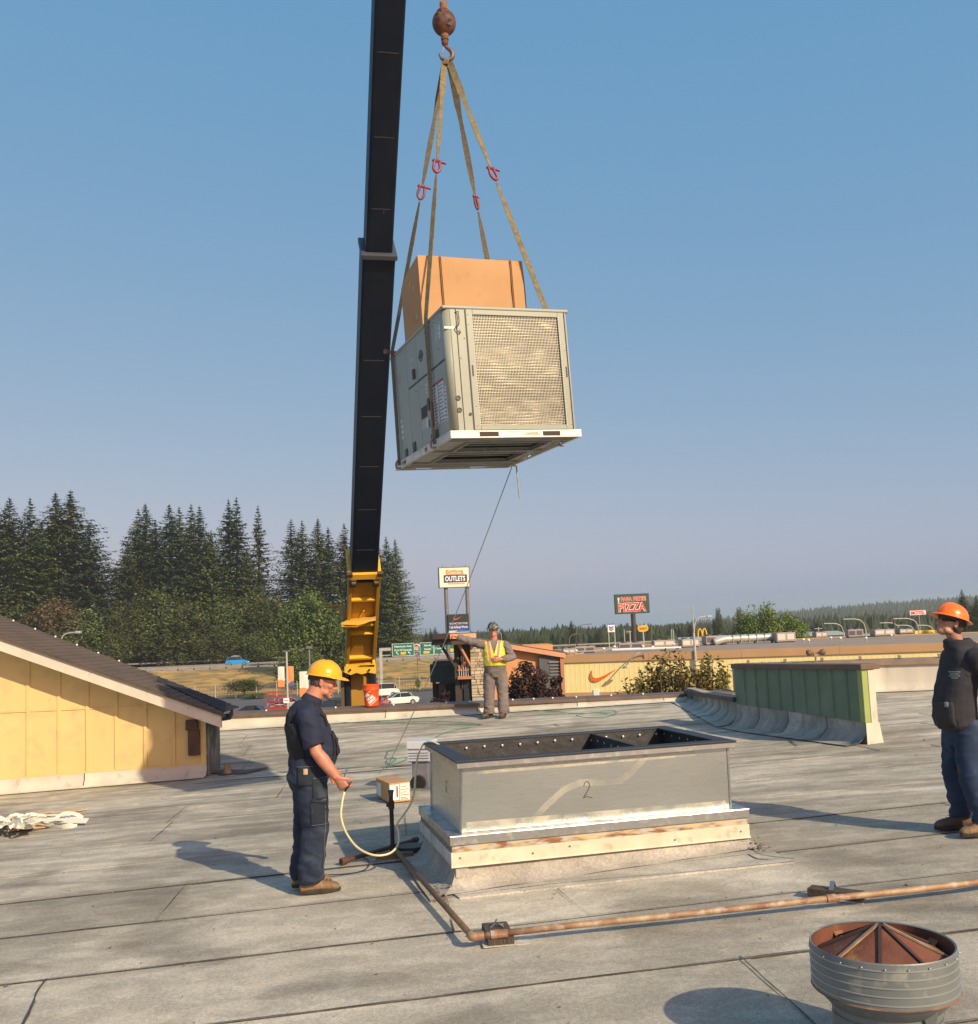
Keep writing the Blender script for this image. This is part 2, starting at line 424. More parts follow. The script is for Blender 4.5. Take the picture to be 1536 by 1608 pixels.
for k in range(-11, 15):
    v0 = SEAM0 + SEAMW * k; v1 = v0 + SEAMW + .03
    cuts = [-16.0]
    a = -16 + rs.uniform(3, 9)
    while a < 13: cuts.append(a); a += rs.uniform(8.5, 10)
    cuts.append(17.0)
    if k == 0: cuts = [-16, -3.32, 6.3, 17]
    if k == 2: cuts = [-16, -11, -1.85, 5.2, 17]
    for i in range(len(cuts) - 1):
        sheet(v0, v1, cuts[i], cuts[i + 1] + .05, .001 * (i % 2) * 4)
    for i in range(1, len(cuts) - 1):
        pts = [(e1 * cuts[i] + e2 * (v0 + (v1 - v0) * t / 10)) for t in range(11)]
        if all(RX0 < p.x < RX1 and RY0 < p.y < RY1 - .05 for p in pts): bead([(p.x, p.y) for p in pts], .014)
    pts = []
    n_ = 240
    for i in range(n_ + 1):
        p = e1 * (-15.5 + 32 * i / n_) + e2 * (v0 - .004)
        if RX0 + .05 < p.x < RX1 - .05 and RY0 + .05 < p.y < RY1 - .03: pts.append((p.x, p.y))
    if len(pts) > 2: bead(pts, .009 if k < 4 else .007)
# patches and odd cracks (pixels of the photo on the roof)
def crack(px, w_=.012, nm='seam_bead'):
    pts = [R(*p) for p in px]; q = spline([(p.x, p.y, 0) for p in pts], 8)
    return bead([(p.x, p.y) for p in q], w_, nm)
crack([(73, 1541), (58, 1562), (50, 1585), (32, 1620)], .028)
crack([(874, 1398), (900, 1420), (928, 1441)], .008)
crack([(1175, 1331), (1195, 1345), (1247, 1352)], .012)
crack([(715, 1410), (780, 1402), (900, 1388), (1040, 1376), (1130, 1368), (1247, 1356)], .014)
crack([(1175, 1345), (1190, 1352), (1207, 1353)], .03)
crack([(690, 1398), (705, 1410), (718, 1411)], .03)
crack([(870, 1138), (884, 1144)], .03); crack([(1078, 1146), (1103, 1152)], .03); crack([(1232, 1158), (1252, 1173)], .03)
# cap sheet patch below the pipe support
def flat_patch(px, dz, nm, mat=M_MEMB):
    mb = MB(); pts = [R(*p) for p in px]; mb.poly([(p.x, p.y, roofz(p.x, p.y) + dz) for p in pts], (0, 0, -.03))
    return mb.build(nm, mat, roof)

flat_patch([(636, 1354), (722, 1413), (1247, 1356), (1178, 1322), (700, 1340)], .0165, 'curb_apron')
gr_ = MB(); rg = random.Random(77)
for i in range(520):
    x, y = rg.uniform(-5, 6), rg.uniform(4.6, 15) ; s_ = rg.uniform(.003, .008) * (1.6 if rg.random() < .1 else 1)
    gr_.ell((x, y, roofz(x, y) + .016), (s_ * rg.uniform(.8, 1.8), s_, s_ * .5), Matrix.Rotation(rg.uniform(0, 3), 3, 'Z'), 6, 4)
gr_.build('roof_grit', mk('grit', (.06, .055, .05), (.3, .28, .24), 9, .9), roof, stuff=True)
# water stain ring and silt along the valley
M_SILT = mk('silt', (.07, .062, .05), (.12, .11, .095), 3, .9)
M_PALE = mk('chalk', (.55, .52, .46), (.42, .39, .34), 2, .9, stretch=(.6, 4, 1))
def smear(px, wmax, mat, nm, dz=.021):
    q = spline([R(*p) for p in px], 10); mb = MB(); vs = []; fs = []
    for i, p in enumerate(q):
        t = i / (len(q) - 1); k = wmax * (sin(pi * min(1, max(0, t))) ** .6) * (.6 + .7 * abs(noise.noise(V((p.x * 2.1, 0, wmax))))) + .004
        for s_ in (-1, 1):
            yy = p.y + s_ * k / 2; vs.append((p.x, yy, roofz(p.x, yy) + dz))
        if i: fs.append((2 * i - 2, 2 * i - 1, 2 * i + 1, 2 * i))
    mb.add(vs, fs); return mb.build(nm, mat, roof, recalc=False)
smear([(433, 1214), (460, 1213), (500, 1211), (530, 1209), (575, 1205)], .12, M_SILT, 'silt_stain')
smear([(595, 1206), (625, 1204), (655, 1202)], .12, M_SILT, 'silt_stain')
smear([(330, 1215), (352, 1213), (385, 1214), (425, 1206)], .35, M_SILT, 'silt_stain', .023)
smear([(300, 1232), (350, 1226), (430, 1220), (520, 1216), (620, 1208), (660, 1206)], .13, M_PALE, 'chalk_line', .019)

# ------------------------------------------------------------------ parapets
M_CAP = mk('brown_metal', (.15, .10, .075), (.11, .075, .055), 3, .55, bump=.1)
M_FLASH = mk('pale_membrane', (.60, .55, .46), (.50, .46, .38), 2.5, .85, c3=(.32, .29, .25), s3=6, lo3=.58, hi3=.8, bump=.25, bscale=14)
par = thing('parapet', 'low white membrane parapet with brown cap behind the man in the yellow vest', 'parapet', (0, 21.15, -1.8))
def membrane_wall(parent, pts, ztop, seglen, flare=.14, step=.012, mat=M_FLASH, nm='membrane_panel', side=-1):
    """lapped membrane strips up a low wall following pts (x,y); side=-1 faces -normal"""
    tot = 0; P_ = [V((*p, 0)) for p in pts]
    L = [(P_[i + 1] - P_[i]).length for i in range(len(P_) - 1)]; total = sum(L)
    def at_(s_):
        for i, l in enumerate(L):
            if s_ <= l or i == len(L) - 1: return P_[i].lerp(P_[i + 1], s_ / l), (P_[i + 1] - P_[i]).normalized()
            s_ -= l
    s0 = 0; i = 0
    while s0 < total - .05:
        s1 = min(total, s0 + seglen * rs.uniform(.85, 1.15)); mb = MB()
        zt = ztop if callable(ztop) else (lambda s_: ztop)
        n1 = max(2, int((s1 - s0) / .25)); rows = []
        for a in range(n1 + 1):
            s_ = s0 - .03 + (s1 - s0 + .03) * a / n1
            p, d = at_(max(0, s_)); n_ = V((d.y, -d.x, 0)) * (-side)
            lap = .002 if a < n1 else .0005
            lap += .002 * noise.noise(V((s_ * .7, 0, 4)))
            rb = roofz(p.x, p.y); top = zt(s_)
            prof = [(flare + .16, .020), (flare * .75, .035), (flare * .3, .10), (0.0, .2 * min(1, (top - rb) / .4)), (0, None)]
            col = []
            for q, (o_, h) in enumerate(prof):
                pp = p - n_ * (-(o_ + lap))
                zz = (roofz(pp.x, pp.y) + h) if h is not None else top
                col.append(V((pp.x, pp.y, zz)))
            rows.append(col)
        back = rows[0][0] * 1
        n = len(rows[0]); vs = [p for r in rows for p in r]
        fs = [(a * n + b, (a + 1) * n + b, (a + 1) * n + b + 1, a * n + b + 1) for a in range(n1) for b in range(n - 1)]
        # closed edge of the lap
        k0 = len(vs); p, d = at_(max(0, s0 - .03)); n_ = V((d.y, -d.x, 0)) * (-side)
        vs += [v - n_ * .006 - V((0, 0, .003)) for v in rows[0]]
        fs += [(b, k0 + b, k0 + b + 1, b + 1) for b in range(n - 1)]
        mb.add(vs, fs); mb.build(nm, mat, parent, smooth=True, world=True, recalc=False)
        # dark bitumen line beside the lap
        lb = MB(); w0 = .012
        for b in range(1, n - 1):
            a_, c_ = rows[0][b], rows[0][b + 1]
            lb.add([a_ + n_ * .004 - d * w0 * 1.2, c_ + n_ * .004 - d * w0 * 1.2, c_ + n_ * .004, a_ + n_ * .004], [(0, 1, 2, 3)])
        if i: lb.build('lap_line', M_TAR, parent, world=True, recalc=False)
        s0 = s1; i += 1
cw = MB(); cw.box((-13.8, 21.17, -3), (5.2, 21.45, -1.55)); cw.build('wall', M_CONC, par, world=True)
membrane_wall(par, [(-6.6, 21.16), (5.1, 21.16)], -1.55, 2.0)
for i in range(6):
    cap = MB(); x0 = -13.8 + i * 3.15
    cap.poly([(x0, 21.09, -1.595), (x0, 21.09, -1.53), (x0, 21.5, -1.50), (x0, 21.5, -1.595)], (3.146, 0, 0))
    cap.build('cap', M_CAP, par, world=True, bevel=.006)
for px in (418, 473, 527, 618, 701, 738, 805, 838, 868, 905, 960, 1010):
    p = P(px, 1100, 21.3); sc = MB(); sc.ell((p.x, 21.28, -1.50), (.022, .022, .022), n=8, m=5)
    sc.build('cap_screw', M_WHITE, par, world=True, smooth=True)

tp = thing('tall_parapet', 'taller pale stained parapet with brown cap behind the man in the orange hard hat', 'parapet', (8, 20.2, -1.65))
tpl = [(5.12, 21.09), (8, 20.35), (13.9, 18.5)]
tw = MB()
for (xa, ya), (xb, yb) in zip(tpl[:-1], tpl[1:]):
    tw.poly([(xa, ya + .02, -3), (xb, yb + .02, -3), (xb, yb + .25, -3), (xa, ya + .25, -3)], (0, 0, 1.98))
tw.build('wall', M_CONC, tp, world=True)
M_FLASH2 = mk('stained_membrane', (.55, .51, .43), (.49, .45, .39), 1.2, .85, c3=(.33, .28, .22), s3=2.2, lo3=.62, hi3=.78, stretch=(3, 3, .25), bump=.25, bscale=14)
membrane_wall(tp, tpl, -1.03, 2.4, mat=M_FLASH2, flare=.1)
M_CAP2 = mk('tan_brown_metal', (.28, .20, .14), (.22, .155, .11), 3, .55)
for (xa, ya), (xb, yb) in zip(tpl[:-1], tpl[1:]):
    cp = MB(); cp.poly([(xa, ya - .06, -1.06), (xb, yb - .06, -1.06), (xb, yb - .06, -.955), (xa, ya - .06, -.955)], (.06, .36, .02)); cp.build('cap', M_CAP2, tp, world=True)
for i in range(11):
    t = i / 10; x = 5.4 + 7.3 * t; y = 21.3 - (x - 4.3) * .257 if x < 8 else 20.35 - (x - 8) * .3135
    cl = MB(); cl.bar((x, y + .05, -.93), (x + .05, y + .2, -.88), .06, .02); cl.bar((x + .01, y + .1, -.95), (x + .01, y + .1, -.9), .02, .02)
    cl.build('cap_clip', M_CAP2, tp, world=True)

# twin flood light on the tall parapet
p = P(1281, 1032, 20.6)
fl = thing('flood_light', 'small twin headed flood light standing above the green metal wall', 'light', (p.x, p.y, -.93))
m = MB(); m.tube([(0, 0, 0), (0, 0, .14)], .018, 8); m.box((-.045, -.03, .09), (.045, .03, .16)); m.build('stem', M_CAP2, fl, bevel=.005)
for s_ in (-1, 1):
    m = MB(); q = [V((0, 0, .15)), V((s_ * .07, -.01, .165)), V((s_ * .12, -.02, .175)), V((s_ * .17, -.03, .18)), V((s_ * .2, -.03, .175))]
    m.tube(q, [.018, .03, .065, .065, .03], 10); m.build('lamp_head', M_CAP, fl, smooth=True)

# ------------------------------------------------------------------ green metal clad wall
gA = V((5.13, 13.8, 0)); gB = V((4.12, 17.0, 0)); gd = (gB - gA).normalized(); gn = V((-gd.y, gd.x, 0))   # gn points left, towards the open roof
gL = (gB - gA).length
gw = thing('metal_clad_wall', 'short roof divider clad in dark green ribbed metal with brown cap', 'wall', (gA.x, gA.y, roofz(gA.x, gA.y)))
def GP(s_, o_, z): q = gA + gd * s_ + gn * o_; return V((q.x, q.y, z))
gtop = lambda s_: -.745 - .06 * s_ / gL
m = MB(); m.add([GP(0, -.18, -2.2), GP(gL, -.18, -2.2), GP(gL, 0, -2.2), GP(0, 0, -2.2), GP(0, -.18, -.76), GP(gL, -.18, -.8), GP(gL, 0, -.8), GP(0, 0, -.76)],
                [(0, 1, 2, 3), (4, 5, 6, 7), (0, 1, 5, 4), (1, 2, 6, 5), (2, 3, 7, 6), (3, 0, 4, 7)])
m.build('core', M_FLASH2, gw, world=True)
M_GREEN = mk('green_metal', (.12, .19, .135), (.10, .17, .12), 5, .5, c3=(.15, .22, .16), s3=2)
M_LGREEN = mk('sunlit_green_metal', (.30, .36, .12), (.26, .32, .1), 3, .5)  # sun on the wall end painted in as a lighter green
NP = 10
for i in range(NP):
    s0, s1 = gL * i / NP, gL * (i + 1) / NP; zb0 = -1.52 - .0 * i + .02; zb = lambda s_: -1.50 + .07 * s_ / gL
    m = MB()
    q = [(s0, .012), (s0 + .012, .034), (s0 + .03, .034), (s0 + .042, .014), (s1 - .002, .012)]
    vs = [GP(s_, o_, zb(s_)) for s_, o_ in q] + [GP(s_, o_, gtop(s_)) for s_, o_ in q]
    m.add(vs, [(k, k + 1, k + 6, k + 5) for k in range(4)]); m.build('siding_panel', M_GREEN, gw, world=True, recalc=False)
# dark cap, end trims, flashings
m = MB()
vs = [GP(-.06, -.24, -.77), GP(gL * .999, -.24, -.83), GP(gL * .999, .075, -.83), GP(-.06, .075, -.77)]
m.poly(vs, (0, 0, .08)); m.build('cap', M_CAP, gw, world=True, bevel=.008)
m = MB()
m.add([GP(-.03, .045, -1.5), GP(.07, .045, -1.5), GP(.07, .045, -.775), GP(-.03, .045, -.775)], [(0, 1, 2, 3)])
m.add([GP(-.03, .045, -1.5), GP(-.03, -.05, -1.5), GP(-.03, -.05, -.775), GP(-.03, .045, -.775)], [(0, 1, 2, 3)])
m.build('corner_trim', M_LGREEN, gw, world=True, recalc=False)
m = MB(); m.poly([GP(-.04, -.155, -1.78), GP(-.04, -.05, -1.78), GP(-.005, -.05, -1.78), GP(-.005, -.155, -1.78)], (0, 0, 1.0)); m.build('end_flashing', M_FLASH, gw, world=True)
m = MB()
for a_, b_ in (((-.09, .05), (-.09, -.24)),):
    m.add([GP(-.07, .07, -1.8), GP(-.07, -.20, -1.8), GP(-.045, -.17, -1.5), GP(-.045, .05, -1.5), GP(-.12, .1, -1.785), GP(-.12, -.21, -1.785)], [(0, 1, 2, 3), (4, 5, 1, 0)])
m.build('end_flashing', M_FLASH, gw, world=True, recalc=False)
membrane_wall(gw, [(gA.x, gA.y), (gB.x, gB.y)], lambda s_: -1.49 + .07 * s_ / gL, .95, mat=M_MEMB, flare=.2, side=1, nm='base_flashing')
lw = thing('low_curb_wall', 'low membrane covered curb with cap coloured black as if shaded running back from the green wall', 'wall', (4.1, 19, roofz(4.1, 19)))
m = MB(); m.poly([(4.12, 17.0, -2.2), (4.3, 17.0, -2.2), (4.25, 21.16, -2.2), (4.07, 21.16, -2.2)], (0, 0, .80)); m.build('core', M_MEMB, lw, world=True)
m = MB(); m.add([(4.05, 16.99, -1.40), (4.36, 16.99, -1.40), (4.3, 21.1, -1.52), (4.0, 21.1, -1.52), (4.05, 16.99, -1.32), (4.36, 16.99, -1.32), (4.3, 21.1, -1.45), (4.0, 21.1, -1.45)],
                [(0, 3, 2, 1), (4, 5, 6, 7), (0, 1, 5, 4), (1, 2, 6, 5), (2, 3, 7, 6), (3, 0, 4, 7)])
m.build('cap', mk('shaded_cap_black', (.02, .02, .022), rough=.5), lw, world=True)  # near-black colour stands in for the green wall's shade on the cap
membrane_wall(lw, [(4.12, 17.0), (4.07, 21.0)], lambda s_: -1.40 - .11 * s_ / 4.1, 1.2, mat=M_MEMB, flare=.22, side=1, nm='base_flashing')

# ------------------------------------------------------------------ yellow gable building
M_YEL = mk('yellow_siding', (.70, .52, .225), (.65, .48, .20), 1.2, .75, c3=(.58, .42, .20), s3=3.5, bump=.15, bscale=40)
M_FASC = mk('cream_paint', (.66, .58, .47), (.58, .51, .41), 4, .7, c3=(.45, .38, .32), s3=9, lo3=.62, hi3=.75)
M_SHIN = mk('brown_shingle', (.115, .08, .06), (.085, .06, .045), 2, .9, c3=(.16, .12, .09), s3=60, bump=.4, bscale=150)
gb = thing('gable_building', 'yellow board sided gable end with cream rake board and brown sloping roof', 'building', (-8, 17, roofz(-8, 17)))
YW = 16.42
def gz(x, y=15.9): return .25 - .388 * (x + 7.98)
fb = lambda x: gz(x) - .24
m = MB(); m.poly([(-12, YW + .02, -2.6), (-4.84, YW + .02, -2.6), (-4.84, YW + .02, fb(-4.84) - .02), (-11, YW + .02, fb(-11)), (-12, YW + .02, fb(-11) - .3)], (0, .12, 0))
m.poly([(-4.86, YW + .14, -2.6), (-4.80, 16.95, -2.6), (-4.80, 16.95, -1.25), (-4.86, YW + .14, -1.2)], (-.12, 0, 0))
m.build('wall', M_YEL, gb, world=True)
bx = [-9.9, -9.32, -8.75] + [P(px, 1110, YW).x for px in (45.5, 94, 138.5, 183.5, 229, 273)] + [-4.86]
zs = -1.007; zb = lambda x: -2.09 + .0105 * (x + 8) * 3
for i in range(len(bx) - 1):
    xa, xb = bx[i] + .012, bx[i + 1] - .004
    if True:
        zt_a, zt_b = min(zs, fb(xa) + .05), min(zs, fb(xb) + .05)
        m = MB(); m.poly([(xa, YW, zb(xa)), (xb, YW, zb(xb)), (xb, YW, zt_b), (xa, YW, zt_a)], (0, -.018 - .002 * (i % 2), 0)); m.build('siding_panel', M_YEL, gb, world=True, bevel=.003)
        if fb(xb) > zs or fb(xa) > zs:
            m = MB(); m.poly([(xa, YW, zs + .02), (xb, YW, zs + .02), (xb, YW, max(zs + .03, fb(xb) + .05)), (xa, YW, max(zs + .03, fb(xa) + .05))], (0, -.02, 0)); m.build('siding_panel', M_YEL, gb, world=True, bevel=.003)
            m = MB(); m.box((xa, YW - .032, zs - .002), (xb, YW - .005, zs + .02)); m.build('drip_flashing', M_YEL, gb, world=True)
for i in range(1, len(bx) - 1):
    x = bx[i]; m = MB(); m.poly([(x - .028, YW - .018, zb(x) + .02), (x + .028, YW - .018, zb(x) + .02), (x + .028, YW - .018, min(99, fb(x)) + .04), (x - .028, YW - .018, fb(x) + .04)], (0, -.022, 0))
    m.build('batten', M_YEL, gb, world=True, bevel=.003)
m = MB(); m.poly([(-12, YW - .055, zb(-12)), (-4.84, YW - .055, zb(-4.84)), (-4.84, YW - .055, zb(-4.84) + .03), (-12, YW - .055, zb(-12) + .03)], (0, .05, 0)); m.build('bottom_trim', M_YEL, gb, world=True)
m = MB(); m.poly([(-4.90, YW - .05, zb(-4.9)), (-4.82, YW - .05, zb(-4.9)), (-4.82, YW - .05, fb(-4.82)), (-4.90, YW - .05, fb(-4.9))], (0, .1, 0)); m.build('corner_board', M_YEL, gb, world=True)
membrane_wall(gb, [(-12, YW - .06), (-4.8, YW - .06)], lambda s_: zb(-12 + s_) + .005, 2.6, mat=M_FLASH, flare=.06, nm='base_flashing')
# rake board and roof
m = MB(); m.poly([(-11, 15.9, gz(-11)), (-4.42, 15.9, gz(-4.42)), (-4.42, 15.9, gz(-4.42) - .235), (-11, 15.9, gz(-11) - .235)], (0, .045, 0)); m.build('rake_board', M_FASC, gb, world=True, bevel=.004)
m = MB(); m.poly([(-11, 15.95, gz(-11) - .1), (-4.44, 15.95, gz(-4.44) - .1), (-4.44, 15.95, gz(-4.44) - .13), (-11, 15.95, gz(-11) - .13)], (0, .5, 0)); m.build('soffit', M_FASC, gb, world=True)
far = [(-11, 18.35), (-9.0, 17.95), (-4.35, 17.02)]
m = MB(); m.poly([(-11, 15.86, gz(-11) + .005), (-4.38, 15.86, gz(-4.38) + .005), (-4.66, 17.02, gz(-4.66) + .005), (-9, 17.95, gz(-9) + .005), (-11, 18.35, gz(-11) + .005)], (0, 0, -.045)); m.build('roof', M_SHIN, gb, world=True)
sx_ = -4.42; n9 = 0
while sx_ > -11:
    x0 = sx_ - .145; yb = 17.02 + (-4.6 - x0) * .21; z0, z1 = gz(x0) + .006, gz(sx_) + .006
    m = MB(); m.add([(x0 - .01, 15.855, z0), (sx_, 15.855, z1 + .014), (sx_, yb, z1 + .014), (x0 - .01, yb, z0), (sx_, 15.855, z1 - .005), (sx_, yb, z1 - .005), (x0, 15.855, z0 - .015)], [(0, 1, 2, 3), (1, 4, 5, 2), (0, 6, 4, 1)])
    m.build('shingle_course', MATS['brown_shingle'], gb, world=True, recalc=False); sx_ = x0; n9 += 1
M_BITU = mk('black_membrane', (.03, .03, .032), (.05, .05, .05), 4, .9, spec=.2)
m = MB(); m.poly([(-5.75, 16.75, gz(-5.75) + .03), (-4.40, 16.0, gz(-4.40) + .03), (-4.62, 16.95, gz(-4.62) + .03), (-5.85, 17.15, gz(-5.85) + .03)], (0, 0, -.02)); m.build('eave_membrane', M_BITU, gb, world=True)
m = MB(); m.poly([(-4.40, 15.88, gz(-4.4) - .12), (-4.26, 15.88, gz(-4.4) - .10), (-4.26, 15.88, gz(-4.4) - .0), (-4.29, 15.88, gz(-4.4)), (-4.29, 15.88, gz(-4.4) - .07), (-4.40, 15.88, gz(-4.4) - .08)], (-.24, 1.05, 0)); m.build('gutter', M_BITU, gb, world=True)
for px, py in ((15, 972), (53, 986), (88, 998), (125, 1011), (161, 1023), (196, 1036)):
    p = P(px, py + 1, 17.7); x = p.x; z = gz(x) + .02
    m = MB(); m.ell((x, 17.9 - .0 + (x + 9) * -.2, z + .0), (.018, .018, .02), n=8, m=5); m.build('roof_fastener', M_WHITE, gb, world=True, smooth=True)
m = MB(); m.box((-5.12, YW - .14, -1.42), (-4.93, YW - .05, -1.25)); m.box((-5.09, YW - .12, -1.82), (-4.90, YW - .05, -1.42)); m.box((-5.07, YW - .13, -1.83), (-4.92, YW - .05, -1.75))
m.build('wall_bracket', mk('brown_box', (.10, .045, .025), (.06, .03, .02), 8, .6), gb, world=True, bevel=.006)
m = MB(); m.poly([(-4.79, YW + .0, -2.35), (-4.74, 16.95, -2.35), (-4.74, 16.95, -1.3), (-4.79, YW, -1.2)], (-.03, 0, 0)); m.build('stained_flashing', mk('mouldy', (.16, .17, .16), (.04, .045, .04), 3, .8, stretch=(1, 1, .4), c3=(.3, .31, .3), s3=8), gb, world=True)
# small vent stub beside the gable corner
p = R(357, 1216)
vs_ = thing('vent_stub', 'short rusty vent stub on the roof beside the yellow gable corner', 'vent', p)
m = MB(); m.lathe([(.075, 0), (.07, .03), (.06, .05), (.055, .16), (.06, .165), (.05, .17), (.045, .1)], n=14, caps=True); m.build('pipe', M_PIPE, vs_, smooth=True)
m = MB(); m.lathe([(.14, .0), (.14, .012), (.08, .02)], n=14, caps=True); m.build('collar', M_TAR, vs_)
# ================================================================== CURB WITH SHEET METAL ADAPTER
CY = .242; Z1 = -1.592
cx0, cy0 = -.388, 7.865
cb = thing('roof_curb', 'membrane covered roof curb under the sheet metal duct adapter, with cream and rusty edge strips', 'roof curb', (cx0, cy0, roofz(cx0, cy0)), CY)
CL, CW = 2.52, 1.42
cbz = cb.location.z; CM = wm(cb)
def lr(u, v):   # roof height in curb coordinates
    q = CM @ V((u, v, 0)); return roofz(q.x, q.y) - cbz
zf = Z1 - cbz   # flange height over the curb origin
M_CURB = roof_mat('curb_membrane', (.50, .455, .39), (.36, .33, .29), (.20, .185, .165), vary=False)
M_CREAM = mk('cream_metal', (.62, .56, .43), (.54, .48, .36), 5, .6, c3=(.36, .30, .22), s3=11, lo3=.58, hi3=.75)
M_RSTRIP = mk('rust_strip', (.50, .40, .22), (.22, .09, .045), 3.2, .7, c3=(.42, .40, .36), s3=9, lo3=.45, hi3=.6, stretch=(1, 1, 4), lo=.42, hi=.55)
M_RSTRIP2 = mk('weathered_strip', (.22, .22, .19), (.10, .10, .09), 6, .7, stretch=(3, 3, 1), c3=(.35, .34, .3), s3=14)
# flared membrane sides, one strip per side with folded corners
cor = [(0.03, 0.03), (CL - .03, 0.03), (CL - .03, CW - .03), (0.03, CW - .03)]
nrm = [(0, -1), (1, 0), (0, 1), (-1, 0)]
for i in range(4):
    a, b = V((*cor[i], 0)), V((*cor[(i + 1) % 4], 0)); n_ = V((*nrm[i], 0)); d = (b - a).normalized(); L_ = (b - a).length
    m = MB(); rows = []; ns = 40
    for k in range(ns + 1):
        s_ = L_ * k / ns; col = []
        for o_, h in ((.16 if i != 3 else .26, .02), (.10, .030), (.055, .06), (.028, .115), (.012, None)):
            ext = o_ if k in (0, ns) else 0
            sg = -1 if k == 0 else 1
            w_ = .05 * o_ * noise.noise(V((s_ * 3, i, o_ * 9))) * (k not in (0, ns))
            pp = a + d * s_ + n_ * (o_ + w_) + d * (ext * sg if k in (0, ns) else 0)
            zz = min(lr(pp.x, pp.y) + h + w_, zf - .24 if o_ < .06 else 9) if h is not None else zf - .205
            col.append(V((pp.x, pp.y, zz)))
        rows.append(col)
    nn = 5; vs = [p for r in rows for p in r]
    m.add(vs, [(k * nn + j, (k + 1) * nn + j, (k + 1) * nn + j + 1, k * nn + j + 1) for k in range(ns) for j in range(nn - 1)])
    m.build('base_flashing', M_CURB, cb, smooth=True)
M_OCH = mk('ochre_stain', (.42, .30, .12), (.46, .36, .20), 6, .9, c3=(.44, .40, .34), s3=9, lo3=.42, hi3=.58)
M_DSTAIN = mk('damp_stain', (.17, .16, .14), (.26, .24, .21), 9, .9)
def blob_patch(u, off, w_, h, mat, nm, seed):   # thin irregular stain lying on the flared front
    m = MB(); vs = []
    for k in range(18):
        a = 2 * pi * k / 18; r_ = .75 + .35 * noise.noise(V((cos(a) * 1.3, sin(a) * 1.3, seed)))
        uu = u + w_ / 2 * r_ * cos(a); oo = off + h / 2 * r_ * sin(a)
        # profile height on the front flare
        pr_ = [(.30, .02), (.17, .032), (.08, .085), (.03, .17), (.012, .26)]
        hz = .02
        for (o1, h1), (o2, h2) in zip(pr_[:-1], pr_[1:]):
            if o2 <= oo <= o1: t = (o1 - oo) / (o1 - o2); hz = h1 + (h2 - h1) * t
        if oo > .30: hz = .02
        vs.append(V((uu, .03 - oo - .004, lr(uu, .03 - oo) + hz + .006)))
    m.add(vs, [tuple(range(18))]); m.build(nm, mat, cb, recalc=False)
for i, (u, v) in enumerate(((0.012, .012), (CL - .03, .012))):   # folded corner reinforcements
    m = MB(); m.box((u, -.012, lr(u, 0) + .10), (u + .1 * (1 if i == 0 else -1), .02, zf - .19)); m.build('corner_fold', M_CURB, cb, bevel=.004)
# cracked mastic at front corners
M_CRK = mk('cracked_mastic', (.10, .095, .085), (.3, .28, .25), 60, .9, bump=.8, bscale=80)
for u in (-.12, CL + .02):
    m = MB(); rr_ = random.Random(int(u * 10) + 5)
    for k in range(16):
        q = V((u + rr_.uniform(-.08, .1), -.1 + rr_.uniform(-.16, .12), 0)); q.z = lr(q.x, q.y) + .03 + max(0, q.y + .12) * .3
        m.ell(q, (rr_.uniform(.01, .03), rr_.uniform(.006, .02), .006), Matrix.Rotation(rr_.uniform(0, 3), 3, 'Z'), 7, 4)
    m.build('mastic_crumb', M_CRK, cb, smooth=True, stuff=True)
def ring_strip(z0, z1, o_, th, mat, nm, mats=None, seg=None):
    for i, (lo, hi) in enumerate((((-o_, -o_, z0), (CL + o_, -o_ + th, z1)), ((CL + o_ - th, -o_ + th, z0), (CL + o_, CW + o_, z1)), ((-o_, CW + o_ - th, z0), (CL + o_ - th, CW + o_, z1)), ((-o_, -o_ + th, z0), (-o_ + th, CW + o_ - th, z1)))):
        m = MB(); m.box(lo, hi); m.build(nm, mats[i] if mats else mat, cb, bevel=.002)
m = MB(); m.box((.04, .04, -.1), (CL - .04, CW - .04, zf - .03)); m.build('core', M_CONC, cb)
ring_strip(zf - .225, zf - .125, .022, .018, M_CREAM, 'counter_flashing', mats=[M_CREAM, M_CREAM, M_CREAM, mk('grey_white_metal', (.55, .56, .56), (.45, .46, .47), 5, .6, c3=(.3, .3, .3), s3=9)])
ring_strip(zf - .125, zf - .07, .012, .03, M_RSTRIP, 'edge_strip', mats=[M_RSTRIP, M_RSTRIP, M_RSTRIP, M_RSTRIP2])
for u in (.05, .64, .95, 1.86, 2.46):
    m = MB(); m.ell((u, -.026, zf - .175 + .02 * sin(u * 9)), (.009, .004, .009), n=8, m=4); m.build('nail', M_RUST, cb)
# kick out lower edge of the cream strip
m = MB(); m.poly([(-.024, -.022, zf - .222), (-.024, -.036, zf - .235), (-.024, -.034, zf - .237), (-.024, -.016, zf - .224)], (CL + .05, 0, 0)); m.build('drip_edge', M_CREAM, cb)

